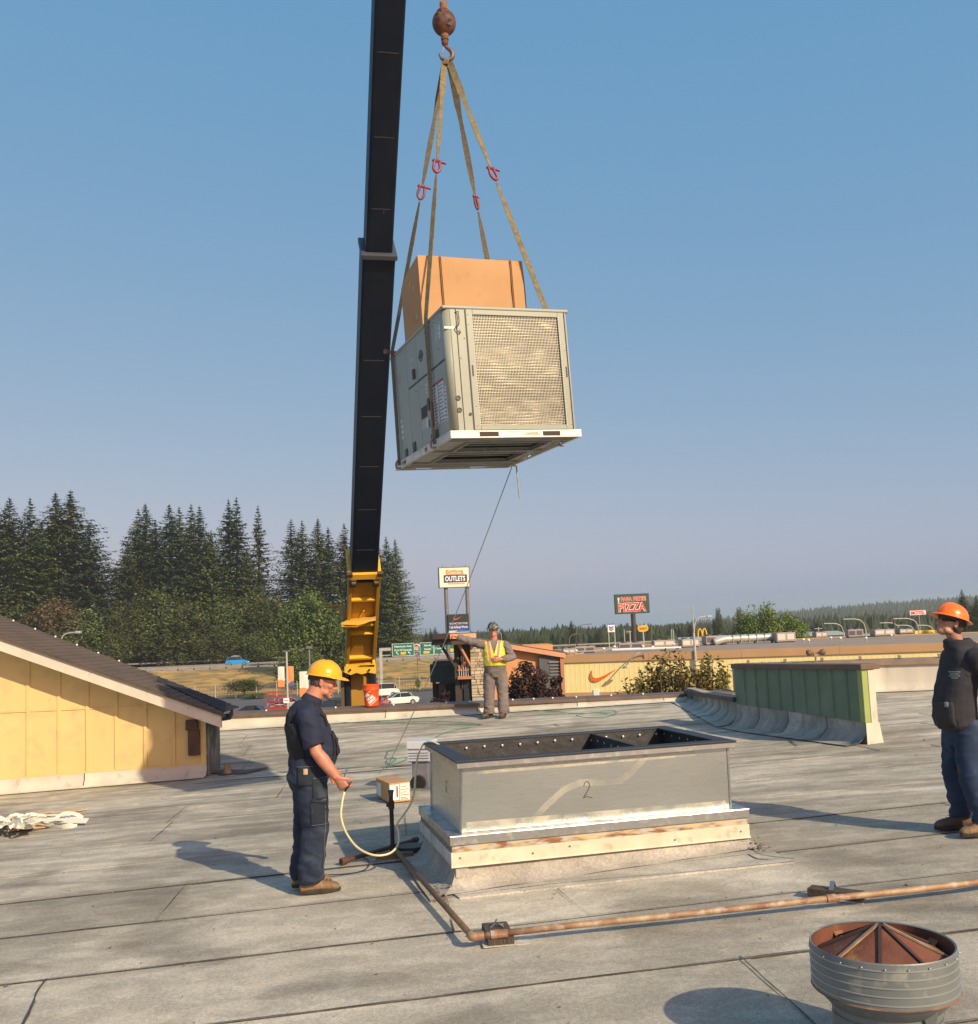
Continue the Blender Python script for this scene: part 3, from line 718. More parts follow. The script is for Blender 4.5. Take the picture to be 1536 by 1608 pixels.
ad = thing('duct_adapter', 'shiny galvanised sheet metal duct adapter with open black insulated top and a handwritten 2', 'duct adapter', (cx0, cy0, Z1 - .07), CY)
def metal(name, base, dark, rough):
    m = bpy.data.materials.new(name); m.use_nodes = True; t = m.node_tree; N = t.nodes; L = t.links; b = N['Principled BSDF']
    tc = N.new('ShaderNodeTexCoord'); mp = N.new('ShaderNodeMapping'); mp.inputs['Scale'].default_value = (1, 1, 60); L.new(tc.outputs['Object'], mp.inputs[0])
    n = N.new('ShaderNodeTexNoise'); n.inputs['Scale'].default_value = 4; n.inputs['Detail'].default_value = 3; L.new(mp.outputs[0], n.inputs[0])
    n2 = N.new('ShaderNodeTexNoise'); n2.inputs['Scale'].default_value = 1.4; n2.inputs['Detail'].default_value = 4; L.new(tc.outputs['Object'], n2.inputs[0])
    x = N.new('ShaderNodeMix'); x.data_type = 'RGBA'; x.inputs[6].default_value = (*base, 1); x.inputs[7].default_value = (*dark, 1); L.new(n2.outputs[0], x.inputs[0])
    L.new(x.outputs[2], b.inputs['Base Color']); b.inputs['Metallic'].default_value = .85
    r = N.new('ShaderNodeMapRange'); r.inputs[3].default_value = rough - .06; r.inputs[4].default_value = rough + .1; L.new(n.outputs[0], r.inputs[0]); L.new(r.outputs[0], b.inputs['Roughness'])
    bp = N.new('ShaderNodeBump'); bp.inputs['Strength'].default_value = .05; bp.inputs['Distance'].default_value = .01; L.new(n.outputs[0], bp.inputs['Height'])
    bp2 = N.new('ShaderNodeBump'); bp2.inputs['Strength'].default_value = .25; bp2.inputs['Distance'].default_value = .03; L.new(n2.outputs[0], bp2.inputs['Height']); L.new(bp2.outputs[0], bp.inputs['Normal'])
    L.new(bp.outputs[0], b.inputs['Normal']); MATS[name] = m; return m
M_SHEET = metal('sheet_metal', (.56, .60, .60), (.44, .48, .485), .27)
M_SHEETL = mk('pale_sheet_metal', (.72, .69, .60), (.66, .63, .55), 6, .5, .6, rvar=.05)
AH = .07 + (-1.02 - Z1)    # top of rim above adapter origin
# flange: galvanised skirt over the curb and flat ledge, one folded piece per side
def fl_ring(z0, z1, o0, o1, nm, mat, L0=0, L1=CL, W0=0, W1=CW, world=False, bev=.003):
    pcs = (((L0 - o1, W0 - o1, z0), (L1 + o1, W0 - o0, z1)), ((L1 + o0, W0 - o0, z0), (L1 + o1, W1 + o1, z1)), ((L0 - o1, W1 + o0, z0), (L1 + o0, W1 + o1, z1)), ((L0 - o1, W0 - o0, z0), (L0 - o0, W1 + o0, z1)))
    for lo, hi in pcs:
        m = MB(); m.box(lo, hi); m.build(nm, mat, ad, bevel=bev)
fl_ring(0, .07, .0, .028, 'skirt', M_GALV)
fl_ring(.07, .075, -.14, .03, 'ledge', M_GALV)
b0 = (.075, .055, CL - .10, CW - .08); t0 = (.10, .0, CL - .105, CW - .02)   # body plan at the bottom and at the top
def panel4(a, b, c, d, th, nm, mat):
    n_ = (V(b) - V(a)).cross(V(d) - V(a)).normalized()
    m = MB(); m.poly([a, b, c, d], n_ * -th); return m.build(nm, mat, ad, bevel=.003)
zt_, zb_ = AH - .055, .0755
B = [V((b0[0], b0[1], zb_)), V((b0[2], b0[1], zb_)), V((b0[2], b0[3], zb_)), V((b0[0], b0[3], zb_))]
T = [V((t0[0], t0[1] + .03, zt_)), V((t0[2], t0[1] + .03, zt_)), V((t0[2], t0[3], zt_)), V((t0[0], t0[3], zt_))]
pn = []
for i in range(4):
    j = (i + 1) % 4; d = (B[j] - B[i]).normalized() * .004
    pn.append(panel4(B[i] + d, B[j] - d, T[j] - d, T[i] + d, .006, 'side_panel', M_SHEET))
# corner seams
for i in range(4):
    m = MB(); m.bar(B[i], T[i], .018, .018); m.build('corner_seam', M_GALV, ad, bevel=.003)
# top rim: outer lip, and the black gasket lying on it
RL0, RL1, RW0, RW1 = t0[0] - .01, t0[2] + .01, t0[1] + .015, t0[3] + .01
fl_ring(AH - .055, AH - .012, .012, .04, 'rim', M_GALV, RL0, RL1, RW0, RW1)
fl_ring(AH - .012, AH + .004, -.095, .047, 'gasket', M_BLACK, RL0, RL1, RW0, RW1, bev=.002)
# lining and divider
M_LIN = mk('black_insulation', (.022, .022, .024), (.035, .035, .037), 12, .6, bump=.8, bscale=7)
IN0, IN1, IW0, IW1 = RL0 + .035, RL1 - .035, RW0 + .055, RW1 - .09
UD = IN0 + (IN1 - IN0) * .675
def quilt(f, nm='insulation'):
    m = MB(); m.grid(f, 44, 8); return m.build(nm, M_LIN, ad, smooth=True, recalc=False)
H0 = .0
qz = lambda v: .02 + (AH - .03) * v
bulge = lambda u, n_: .012 * abs(sin(u * pi * n_))
quilt(lambda u, v: V((IN0 + (IN1 - IN0) * u, IW1 - .004 - bulge(u, 13) * sin(pi * min(v * 1.4, 1)), qz(v))))
quilt(lambda u, v: V((IN0 + (IN1 - IN0) * u, IW0 + .004 + bulge(u, 13) * sin(pi * v), qz(v))))
quilt(lambda u, v: V((IN0 + .004 + bulge(u, 7) * sin(pi * v), IW0 + (IW1 - IW0) * u, qz(v))))
quilt(lambda u, v: V((IN1 - .004 - bulge(u, 7) * sin(pi * v), IW0 + (IW1 - IW0) * u, qz(v))))
m = MB(); m.box((UD - .012, IW0, .02), (UD + .012, IW1, AH - .006)); m.build('divider', M_BLACK, ad, bevel=.003)
for sx in (-1, 1): quilt(lambda u, v: V((UD + sx * (.016 + bulge(u, 7) * sin(pi * v)), IW0 + (IW1 - IW0) * u, qz(v) * .985)))
m = MB(); m.box((IN0, IW0, .0), (IN1, IW1, .02)); m.build('floor_insulation', M_LIN, ad)
M_WASH = mk('bright_washer', (.8, .8, .8), rough=.3, metal=.6)
def washer(c, n_):
    x, y, z = frame(V(n_)); m = MB(); c = V(c)
    m.loft([[c + z * h + (x * cos(a) + y * sin(a)) * r_ for a in [2 * pi * k / 12 for k in range(12)]] for h, r_ in ((0, .0105), (.003, .0105), (.004, .004))]); m.build('washer', M_WASH, ad)
rw = random.Random(4)
for i in range(13):
    u = IN0 + .12 + (IN1 - IN0 - .2) * i / 12
    if abs(u - UD) < .05: continue
    washer((u, IW1 - .022, AH - .05 + rw.uniform(-.006, .006)), (0, -1, 0))
for i in range(7):
    v = IW0 + .12 + (IW1 - IW0 - .2) * i / 6
    washer((IN1 - .022, v, AH - .055 + rw.uniform(-.006, .006)), (-1, 0, 0)); washer((UD - .032, v, AH - .055 + rw.uniform(-.006, .006)), (-1, 0, 0))
# front panel markings: plane of the front panel
F0, Fu, Fv = B[0], (B[1] - B[0]), (T[0] - B[0]); Fn = V((0, -1, .05)).normalized()
def fp(u, v, o_=.0): return F0 + Fu * u + Fv * v + Fn * o_
M_INK = mk('marker_ink', (.02, .02, .02), rough=.6)
two = [(.0, .72), (.1, .93), (.35, 1), (.6, .88), (.62, .66), (.42, .42), (.15, .2), (-.05, .05), (.2, .1), (.5, .12), (.8, .03), (.98, .06)]
mm = MB(); mm.tube(spline([fp(.438 + x * .032, .36 + y * .27, .002) for x, y in two], 5), .0026, 6); mm.build('handwritten_2', M_INK, ad, smooth=True)
# paler track across the zinc (a bent streak with hard corners)
tr = [(.245, .0, .035), (.36, .44, .035), (.42, .60, .03), (.585, .585, .028), (.66, .99, .022)]
vs = []
for u, v, w_ in [(.20, .0, .06), (.33, .5, .04), (.41, .68, .055), (.585, .60, .05), (.68, .97, .05)]:
    pass
c_ = [(.235, .02), (.30, .30), (.365, .53), (.425, .62), (.51, .60), (.575, .60), (.615, .72), (.675, .97)]
m = MB(); vs = []
for i, (u, v) in enumerate(c_):
    q0 = V(c_[max(0, i - 1)]); q1 = V(c_[min(len(c_) - 1, i + 1)]); d = V(((q1 - q0).x * 5, (q1 - q0).y)).normalized()
    nx, ny = -d.y / 5, d.x; w_ = .055
    vs += [fp(u + nx * w_, v + ny * w_, .0012), fp(u - nx * w_, v - ny * w_, .0012)]
m.add(vs, [(2 * i, 2 * i + 1, 2 * i + 3, 2 * i + 2) for i in range(len(c_) - 1)])
def soft_film(name, col, rough, metal_, alpha, sc):
    m = bpy.data.materials.new(name); m.use_nodes = True; t = m.node_tree; N = t.nodes; L = t.links; b = N['Principled BSDF']
    b.inputs['Base Color'].default_value = (*col, 1); b.inputs['Roughness'].default_value = rough; b.inputs['Metallic'].default_value = metal_
    n = N.new('ShaderNodeTexNoise'); n.inputs['Scale'].default_value = sc; n.inputs['Detail'].default_value = 4
    geo = N.new('ShaderNodeNewGeometry'); L.new(geo.outputs['Position'], n.inputs[0])
    r = N.new('ShaderNodeMapRange'); r.inputs[1].default_value = .35; r.inputs[2].default_value = .6; r.inputs[4].default_value = alpha; L.new(n.outputs[0], r.inputs[0])
    L.new(r.outputs[0], b.inputs['Alpha']); MATS[name] = m; return m
m.build('pale_streak', soft_film('pale_streak', (.60, .58, .50), .6, .35, .5, 3), ad, recalc=False)
# shipping tag writing on the side panel and at right
text('12', B[3].lerp(B[0], .55) * .45 + T[3].lerp(T[0], .55) * .55 + V((-.004, 0, 0)), .06, .1, M_INK, ad, right=V((0, -1, 0)), t=.001, bold=-.02, name='handwritten_mark')
# cloudy residue band along the bottom and top of the front panel
m = MB(); m.add([fp(.02, .03, .0015), fp(.98, .03, .0015), fp(.98, .13, .0015), fp(.02, .16, .0015)], [(0, 1, 2, 3)]); m.build('dust_film', soft_film('dust_film', (.75, .7, .58), .7, .1, .55, 5), ad, recalc=False)
m = MB(); m.add([fp(.02, .88, .0015), fp(.86, .90, .0015), fp(.86, .985, .0015), fp(.02, .975, .0015)], [(0, 1, 2, 3)]); m.build('dust_film', MATS['dust_film'], ad, recalc=False)

# ================================================================== SUSPENDED ROOFTOP UNIT
UM = Matrix.Translation((-.308, 9.371, 1.869)) @ (Matrix.Rotation(.37, 4, 'Z') @ Matrix.Rotation(.008, 4, 'X') @ Matrix.Rotation(-.043, 4, 'Y'))
un = thing('rooftop_unit', 'grey beige packaged rooftop air conditioner hanging from four slings', 'air conditioner', UM.translation)
un.rotation_mode = 'XYZ'; un.rotation_euler = UM.to_euler()
L_, W_, H_ = 1.929, 1.35, 1.328
M_UNIT = mk('unit_paint', (.29, .305, .255), (.265, .28, .235), 1.5, .42, c3=(.24, .25, .215), s3=6, lo3=.62, hi3=.8, bump=.04, bscale=5)
M_UNITS = M_UNIT
M_RAIL = mk('base_rail_metal', (.62, .62, .58), (.5, .5, .47), 5, .45, .35)
M_UND = mk('underside_metal', (.42, .41, .38), (.32, .31, .29), 5, .5, .4)
ZB = .07
# base rail with fork pockets, built as pieces around the pockets
def rail(parent, a, b, n_, pockets, nm='base_rail'):
    """a->b along the bottom edge, n_ outward; pockets in metres along"""
    a, b = V(a), V(b); d = (b - a).normalized(); L2 = (b - a).length; m = MB(); n_ = V(n_)
    def bx_(s0, s1, z0, z1, o0=0, o1=.03):
        m.poly([a + d * s0 + n_ * o0 + V((0, 0, z0)), a + d * s1 + n_ * o0 + V((0, 0, z0)), a + d * s1 + n_ * o1 + V((0, 0, z0)), a + d * s0 + n_ * o1 + V((0, 0, z0))], (0, 0, z1 - z0))
    bx_(0, L2, 0, .012); bx_(0, L2, .058, .072, 0, .034)
    cur = 0
    for s0, s1 in pockets + [(L2, L2)]:
        if s0 > cur: bx_(cur, s0, .012, .058)
        if s1 > s0: bx_(s0, s1, .012, .058, -.05, -.03)
        cur = s1
    m.build(nm, M_RAIL, parent)
rail(un, (-.03, 0, 0), (W_ + .03, 0, 0), (0, -1, 0), [(.30, .50), (.98, 1.17)])
rail(un, (0, L_, 0), (0, 0, 0), (-1, 0, 0), [(.25, .4), (1.1, 1.2), (1.3, 1.36)])
rail(un, (W_, 0, 0), (W_, L_, 0), (1, 0, 0), [(.35, .5), (1.2, 1.4)])
rail(un, (W_ + .03, L_, 0), (-.03, L_, 0), (0, 1, 0), [(.30, .50), (.98, 1.17)])
for s0, s1 in ((.30, .50), (.98, 1.17)):
    m = MB(); m.box((s0 - .03, -.033, .016), (s1 - .03, -.0305, .054)); m.build('fork_pocket', mk('pocket_brown', (.05, .035, .03), rough=.8), un)
m = MB(); m.box((.74, -.036, .022), (.92, -.031, .052)); pl_ = m.build('rail_label', mk('label_cream', (.72, .70, .6), (.6, .58, .5), 60, .6), un)
text('CAUTION', (.83, -.0365, .037), .13, .018, mk('label_ink', (.15, .13, .12), rough=.6), un, t=.001)
# underside: pan with two openings, ribs and flange frames
m = MB()
op = [(.30, .78), (.95, 1.5)]
ys = [0, op[0][0], op[0][1], op[1][0], op[1][1], L_]
m.box((0, ys[0], .03), (W_, ys[1], .045)); m.box((0, ys[2], .03), (W_, ys[3], .045)); m.box((0, ys[4], .03), (W_, ys[5], .045))
for y0, y1 in op: m.box((0, y0, .03), (.28, y1, .045)); m.box((W_ - .18, y0, .03), (W_, y1, .045))
m.build('base_pan', M_UND, un)
for y in (.06, .14, .22, .86, 1.60, 1.72, 1.84):
    m = MB(); m.box((.02, y - .012, .008), (W_ - .02, y + .012, .03)); m.build('pan_rib', M_UND, un, bevel=.003)
for y0, y1 in op:
    m = MB()
    for lo, hi in (((.28, y0 - .02, .004), (W_ - .18, y0, .03)), ((.28, y1, .004), (W_ - .18, y1 + .02, .03)), ((.26, y0 - .02, .004), (.28, y1 + .02, .03)), ((W_ - .18, y0 - .02, .004), (W_ - .16, y1 + .02, .03))): m.box(lo, hi)
    m.build('opening_frame', M_GALV, un)
    m = MB(); m.box((.28, y0, .045), (W_ - .18, y0 + .005, .4)); m.box((.28, y1 - .005, .045), (W_ - .18, y1, .4)); m.box((.28, y0, .4), (W_ - .18, y1, .41)); m.box((.28, y0, .045), (.285, y1, .4)); m.box((W_ - .185, y0, .045), (W_ - .18, y1, .4))
    m.build('duct_opening', M_BLACK, un)
    m = MB()
    for k in range(4): m.box((.3, y0 + .06 + k * .11, .05), (W_ - .2, y0 + .075 + k * .11, .06))
    m.build('opening_bar', M_UND, un)
for k, y in enumerate((.35, .62, 1.35)):
    m = MB(); m.box((W_ + .031, y, .012), (W_ + .034, y + .10, .05)); m.build('rail_label', M_WHITE, un)
# shell: corner posts, side panels, front coil frame
def post(x, y, r_, a0, nm='corner_post'):
    m = MB(); ring = [V((x + r_ * cos(a0 + pi / 2 * k / 8), y + r_ * sin(a0 + pi / 2 * k / 8), 0)) for k in range(9)]
    a_, b_ = ring[0], ring[-1]
    m.loft([[p + V((0, 0, z)) for p in ring] + [V((x, y, z))] for z in (ZB, H_ - .02)]); m.build(nm, M_UNIT, un, smooth=False, bevel=0)
rp = .065
post(rp, rp, rp, pi); post(W_ - rp, rp, rp, 1.5 * pi); post(rp, L_ - rp, rp, pi / 2); post(W_ - rp, L_ - rp, rp, 0)
for o_ in un.children:
    if o_.name.startswith('corner_post'): o_.data.polygons.foreach_set('use_smooth', [p.normal.z ** 2 < .5 for p in o_.data.polygons])
def upanel(x0, x1, z0, z1, side, nm='side_panel', mat=None, d=.0):
    m = MB()
    g_ = .003
    if side == 'L': m.box((d, x0 + g_, z0 + g_), (d + .03, x1 - g_, z1 - g_))
    if side == 'R': m.box((W_ - .03, x0 + g_, z0 + g_), (W_, x1 - g_, z1 - g_))
    if side == 'F': m.box((x0 + g_, d, z0 + g_), (x1 - g_, d + .03, z1 - g_))
    if side == 'B': m.box((x0 + g_, L_ - .03, z0 + g_), (x1 - g_, L_, z1 - g_))
    return m.build(nm, mat or M_UNIT, un, bevel=.004)
ZM = .80; ZT = H_ - .03
upanel(rp, .60, ZB, ZM, 'L'); upanel(rp, .60, ZM, ZT, 'L'); upanel(.60, .95, ZB, ZM, 'L'); upanel(.60, .95, ZM, ZT, 'L')
upanel(.95, 1.32, ZB, ZM, 'L'); upanel(.95, 1.32, ZM, ZT, 'L'); upanel(1.32, L_ - rp, ZB, ZT, 'L')
upanel(rp, L_ / 2, ZB, ZT, 'R'); upanel(L_ / 2, L_ - rp, ZB, ZT, 'R'); upanel(rp, W_ / 2, ZB, ZT, 'B'); upanel(W_ / 2, W_ - rp, ZB, ZT, 'B')
FX0 = .235
upanel(rp, .13, ZB, ZT, 'F'); upanel(.13, FX0, ZB, ZT, 'F')
# dark slots between the upper and lower doors (finger pulls)
for y0, y1 in ((.07, .3), (.32, .6), (.66, .98), (1.02, 1.3)):
    m = MB(); m.box((-.003, y0, ZM - .008), (.002, y1, ZM + .012)); m.build('door_slot', M_BLACK, un)
# condenser coil behind a wire guard
CX0, CX1, CZ0, CZ1 = FX0 + .07, W_ - .115, ZB + .06, ZT - .055
m = MB(); m.box((FX0, -.004, ZB + .012), (FX0 + .07, .03, ZT)); m.box((W_ - .115, -.004, ZB + .012), (W_ - .045, .03, ZT)); m.box((FX0 + .07, -.004, ZB + .012), (W_ - .115, .03, CZ0)); m.box((FX0 + .07, -.004, CZ1), (W_ - .115, .03, ZT))
m.build('coil_frame', M_UNIT, un, bevel=.004)
for q9 in ((FX0 - .012, FX0 - .002), (W_ - .042, W_ - .034)): m = MB(); m.box((q9[0], -.006, ZB + .02), (q9[1], .004, ZT - .01)); m.build('frame_gap', M_BLACK, un)
m = MB(); m.box((W_ - .034, -.003, ZB), (W_ - .02, .03, ZT)); m.build('front_trim', M_UNIT, un)
M_COIL = bpy.data.materials.new('coil_fins'); M_COIL.use_nodes = True
def coil_nodes(m):
    t = m.node_tree; N = t.nodes; L = t.links; b = N['Principled BSDF']; b.inputs['Metallic'].default_value = .8; b.inputs['Roughness'].default_value = .42
    tc = N.new('ShaderNodeTexCoord'); mp = N.new('ShaderNodeMapping'); mp.inputs['Scale'].default_value = (2.6, 1, 5); L.new(tc.outputs['Object'], mp.inputs[0])
    n = N.new('ShaderNodeTexNoise'); n.inputs['Scale'].default_value = 2.0; n.inputs['Detail'].default_value = 5; n.inputs['Distortion'].default_value = .8; L.new(mp.outputs[0], n.inputs[0])
    r = N.new('ShaderNodeValToRGB'); r.color_ramp.elements[0].position = .30; r.color_ramp.elements[0].color = (.09, .085, .07, 1); r.color_ramp.elements[1].position = .66; r.color_ramp.elements[1].color = (.24, .215, .15, 1)
    L.new(n.outputs[0], r.inputs[0]); L.new(r.outputs[0], b.inputs['Base Color'])
coil_nodes(M_COIL)
m = MB()
nb = 38
for k in range(nb):     # wavy fin rows: each row bulges between the tubes
    z0 = CZ0 + (CZ1 - CZ0) * k / nb; z1 = CZ0 + (CZ1 - CZ0) * (k + 1) / nb
    m.grid(lambda u, v: V((CX0 - .02 + (CX1 - CX0 + .04) * u, .055 + .003 * cos(2 * pi * v) + .003 * noise.noise(V((u * 14, k * 1.7, v))) + .014 * noise.noise(V((u * 5, (k + v) * .22, 3))), z0 + (z1 - z0) * v + .003 * sin(u * 17 + k * .9))), 40, 4)
m.build('coil', M_COIL, un, smooth=True, recalc=False)
m = MB(); m.box((CX0 - .05, .08, CZ0 - .05), (CX1 + .05, .1, CZ1 + .05)); m.build('coil_backing', M_BLACK, un)
m = MB(); M_WIRE = mk('guard_wire', (.34, .33, .28), rough=.4, metal=.3)
n_v, n_h = 56, 40
for i in range(n_v + 1):
    x = CX0 + (CX1 - CX0) * i / n_v; m.box((x - .0026, .009, CZ0 - .015), (x + .0026, .013, CZ1 + .015))
for i in range(n_h + 1):
    z = CZ0 + (CZ1 - CZ0) * i / n_h; m.box((CX0 - .02, .0125, z - .0026), (CX1 + .02, .0165, z + .0026))
m.build('guard_mesh', M_WIRE, un, recalc=False, stuff=True)
m = MB()
for i in range(46):
    z = CZ0 + (CZ1 - CZ0) * i / 45; m.box((CX0 - .012, -.0065, z - .004), (CX0 - .002, -.004, z + .004)); m.box((CX1 + .002, -.0065, z - .004), (CX1 + .012, -.004, z + .004))
m.build('guard_clip', MATS['label_cream'], un, recalc=False, stuff=True)
for x, z in ((FX0 + .02, .62), (W_ - .07, .62)):
    m = MB(); m.box((x, -.008, z), (x + .014, -.004, z + .11)); m.build('slot', M_BLACK, un)
for x, z, r_ in ((.085, .40, .026), (.09, .28, .026), (.20, .24, .016)):
    m = MB(); m.lathe([(r_, 0), (r_, .006), (r_ * .8, .008), (r_ * .8, .002)], n=20, caps=True); me_ = [V((p.x + x, -.0 - p.z, p.y + z)) for p in m.v]; m.v = me_; m.build('knockout_plug', mk('plug_grey', (.085, .08, .065), rough=.6), un, smooth=False)
for x, z in ((.16, ZT - .03), (.16, ZT - .09), (FX0 + .02, ZT - .06), (FX0 + .02, ZT - .16), (FX0 + .03, .32), (W_ - .06, .3), (W_ - .06, .9), (W_ - .055, .13), (FX0 + .03, .12), (.15, .8), (.2, 1.0)):
    m = MB(); m.ell((x, -.003, z), (.006, .004, .006), n=8, m=4); m.build('screw', MATS['plug_grey'], un)
m = MB(); m.tube(spline([(.12, -.004, ZT - .04), (.15, -.018, ZT - .045), (.15, -.02, ZT - .16), (.11, -.02, ZT - .19), (.13, -.02, ZT - .235), (.16, -.016, ZT - .25), (.15, -.014, ZT - .22)], 5), .0045, 6); m.build('hook_bracket', MATS['plug_grey'], un, smooth=True)
m = MB(); m.box((-.0, -.004, ZT - .205), (.12, -.0005, ZT - .185)); m.build('white_strap', M_WHITE, un)
# lid with rounded rim
m = MB(); m.box((-.012, -.012, H_ - .035), (W_ + .012, L_ + .012, H_)); m.build('top_cover', M_UNIT, un, bevel=.012, seg=3)
# labels, emblem and lettering on the shaded side (outward normal -x; right = -y)
RT = V((0, -1, 0)); M_LB = mk('label_white', (.62, .64, .66), (.5, .52, .54), 90, .5); M_LI = mk('label_dark', (.07, .07, .08), rough=.6)
M_LR = mk('label_red', (.35, .05, .04), rough=.6)
def lab(y0, y1, z0, z1, mat=M_LB, nm='label', d=.0015):
    m = MB(); m.box((-d, y0, z0), (.0, y1, z1)); return m.build(nm, mat, un)
def lines(y0, y1, z0, z1, n_, mat=M_LI, h=.3, nm='label_print'):
    m = MB(); r_ = random.Random(int(y0 * 100 + z0 * 37))
    for k in range(n_):
        z = z0 + (z1 - z0) * (k + .5) / n_; hh = (z1 - z0) / n_ * h; yb = y1 - (y1 - y0) * .06; L9 = (y1 - y0) * r_.uniform(.45, .88)
        m.box((-.0026, yb - L9, z - hh / 2), (-.0014, yb, z + hh / 2))
    m.build(nm, mat, un)
lab(.13, .28, 1.04, 1.2); lines(.13, .28, 1.04, 1.2, 7)
lab(.16, .50, .22, .64); lines(.34, .50, .22, .64, 13, h=.25); lines(.16, .32, .22, .64, 12, h=.25)
m = MB(); m.box((-.003, .32, .22), (-.0016, .335, .64)); m.box((-.003, .155, .62), (-.0016, .5, .645)); m.build('label_border', M_LR, un)
lab(.09, .15, .2, .55); lines(.09, .15, .2, .55, 9)
lab(.72, .93, .26, .36); m = MB()
for k in range(11): m.box((-.004, .73 + k * .018, .38), (-.0005, .740 + k * .018, .50))
m.build('barcode', M_LI, un); lines(.72, .93, .26, .36, 4)
lab(.60, .66, .42, .54, M_LI, 'door_handle', .02); lab(1.04, 1.10, .86, .96, M_LI, 'door_handle', .02)
lab(.6, .66, .1, .17, M_LI, 'switch_hole', .004); lab(1.2, 1.3, .1, .2, mk('socket_green', (.03, .07, .05), rough=.6), 'socket', .01); lab(.42, .5, .1, .18, M_LI, 'socket', .01); lab(1.52, 1.6, .1, .18, M_LI, 'socket', .01)
lab(.66, .7, .25, .33, M_LI, 'switch_hole', .004)
text('TRANE', (-.002, 1.12, 1.075), .12, .05, M_LB, un, right=RT, t=.001); lines(1.08, 1.2, .9, 1.04, 6, M_LB)
lines(.66, .72, .6, .72, 3, M_LB, .6); lines(1.58, 1.72, .3, .55, 4, M_LB, .6); lab(1.6, 1.7, .95, 1.05, mk('label_peach', (.4, .25, .2), rough=.6))
m = MB()
for r1, r2, a0, a1 in ((.062, .042, 0, 2 * pi), (.03, .0, 0, 2 * pi)):
    nn = 24; vs = []
    for k in range(nn + 1):
        a = a0 + (a1 - a0) * k / nn; vs += [V((-.003, .80 + r1 * cos(a), 1.04 + r1 * sin(a))), V((-.003, .80 + r2 * cos(a), 1.04 + r2 * sin(a)))]
    m.add(vs, [(2 * k, 2 * k + 1, 2 * k + 3, 2 * k + 2) for k in range(nn)])
m.box((-.004, .72, 1.03), (-.0015, .88, 1.05)); m.build('emblem', M_LI, un, recalc=False)
for y, z in ((.33, 1.25), (.36, 1.22), (.62, 1.23), (.22, .95), (.86, .72), (1.05, .72), (.5, .95)):
    m = MB(); m.ell((-.002, y, z), (.004, .007, .007), n=8, m=4); m.build('screw', M_LI, un)
# lifting stub sticking out at the back
m = MB(); m.tube([(-.12, 1.72, H_ + .01), (.1, 1.72, H_ + .0)], .014, 8); m.box((-.13, 1.69, H_ - .01), (-.10, 1.75, H_ + .03)); m.build('lift_stub', mk('dull_red', (.22, .1, .08), rough=.6), un)

# ------------------------------------------------------------------ carton riding on top
M_CARD = mk('cardboard', (.47, .27, .125), (.43, .24, .11), 2, .8, c3=(.39, .21, .09), s3=5, lo3=.6, hi3=.75, bump=.1, bscale=9)
M_CARD2 = mk('cardboard_side', (.45, .26, .13), (.40, .23, .11), 2, .8)
bxo = thing('shipping_carton', 'large brown cardboard carton riding on top of the hanging unit', 'carton', UM @ V((0, .65, H_)))
bxo.rotation_euler = UM.to_euler()
bw, bd, bh = 1.19, .66, .745
def cface(f, nm, mat=M_CARD, nu=16, nv=10):
    m = MB(); m.grid(f, nu, nv); return m.build(nm, mat, bxo, smooth=True, recalc=False)
dn = lambda a, b, c: .012 * noise.noise(V((a * 3, b * 3, c)))
bl = .14   # crushed height at the back left
hz_ = lambda u, v: bh - bl * (1 - u) * v + .01 * sin(u * 9) * .4
cface(lambda u, v: V((bw * u, dn(u, v, 1) * (0 < u < 1), hz_(u, 0) * v)), 'front_face')
cface(lambda u, v: V((-.0 + dn(u, v, 2) * (0 < u < 1) - .018 * sin(pi * u) * v, bd * (1 - u), hz_(0, 1 - u) * v)), 'side_face')
cface(lambda u, v: V((bw + dn(u, v, 3) * (0 < u < 1) + .012 * sin(pi * v), bd * u, hz_(1, u) * v)), 'side_face')
cface(lambda u, v: V((bw * (1 - u), bd, hz_(1 - u, 1) * v)), 'back_face')
cface(lambda u, v: V((bw * u, bd * v, hz_(u, v) + .01 * sin(pi * u) * sin(pi * v))), 'top_face')
for x in (.235, 1.04):
    m = MB(); m.box((x, -.016, .0), (x + .010, -.004, bh)); m.build('crease', mk('crease_dark', (.22, .115, .05), rough=.9), bxo)
    m = MB(); m.box((x + .018, -.014, .0), (x + .032, -.003, bh)); m.build('crease', M_CARD, bxo)
m = MB(); m.box((-.006, -.012, 0), (.012, .01, bh - .005)); m.build('corner_fold', M_CARD, bxo, bevel=.004)
for y, z, a in ((.16, .45, .3), (.28, .52, -.4), (.12, .12, .1)):
    m = MB(); m.cbox((-.02, y, z), (.003, .012, .05)); m.build('tear', mk('paper_tear', (.6, .55, .5), rough=.9), bxo)

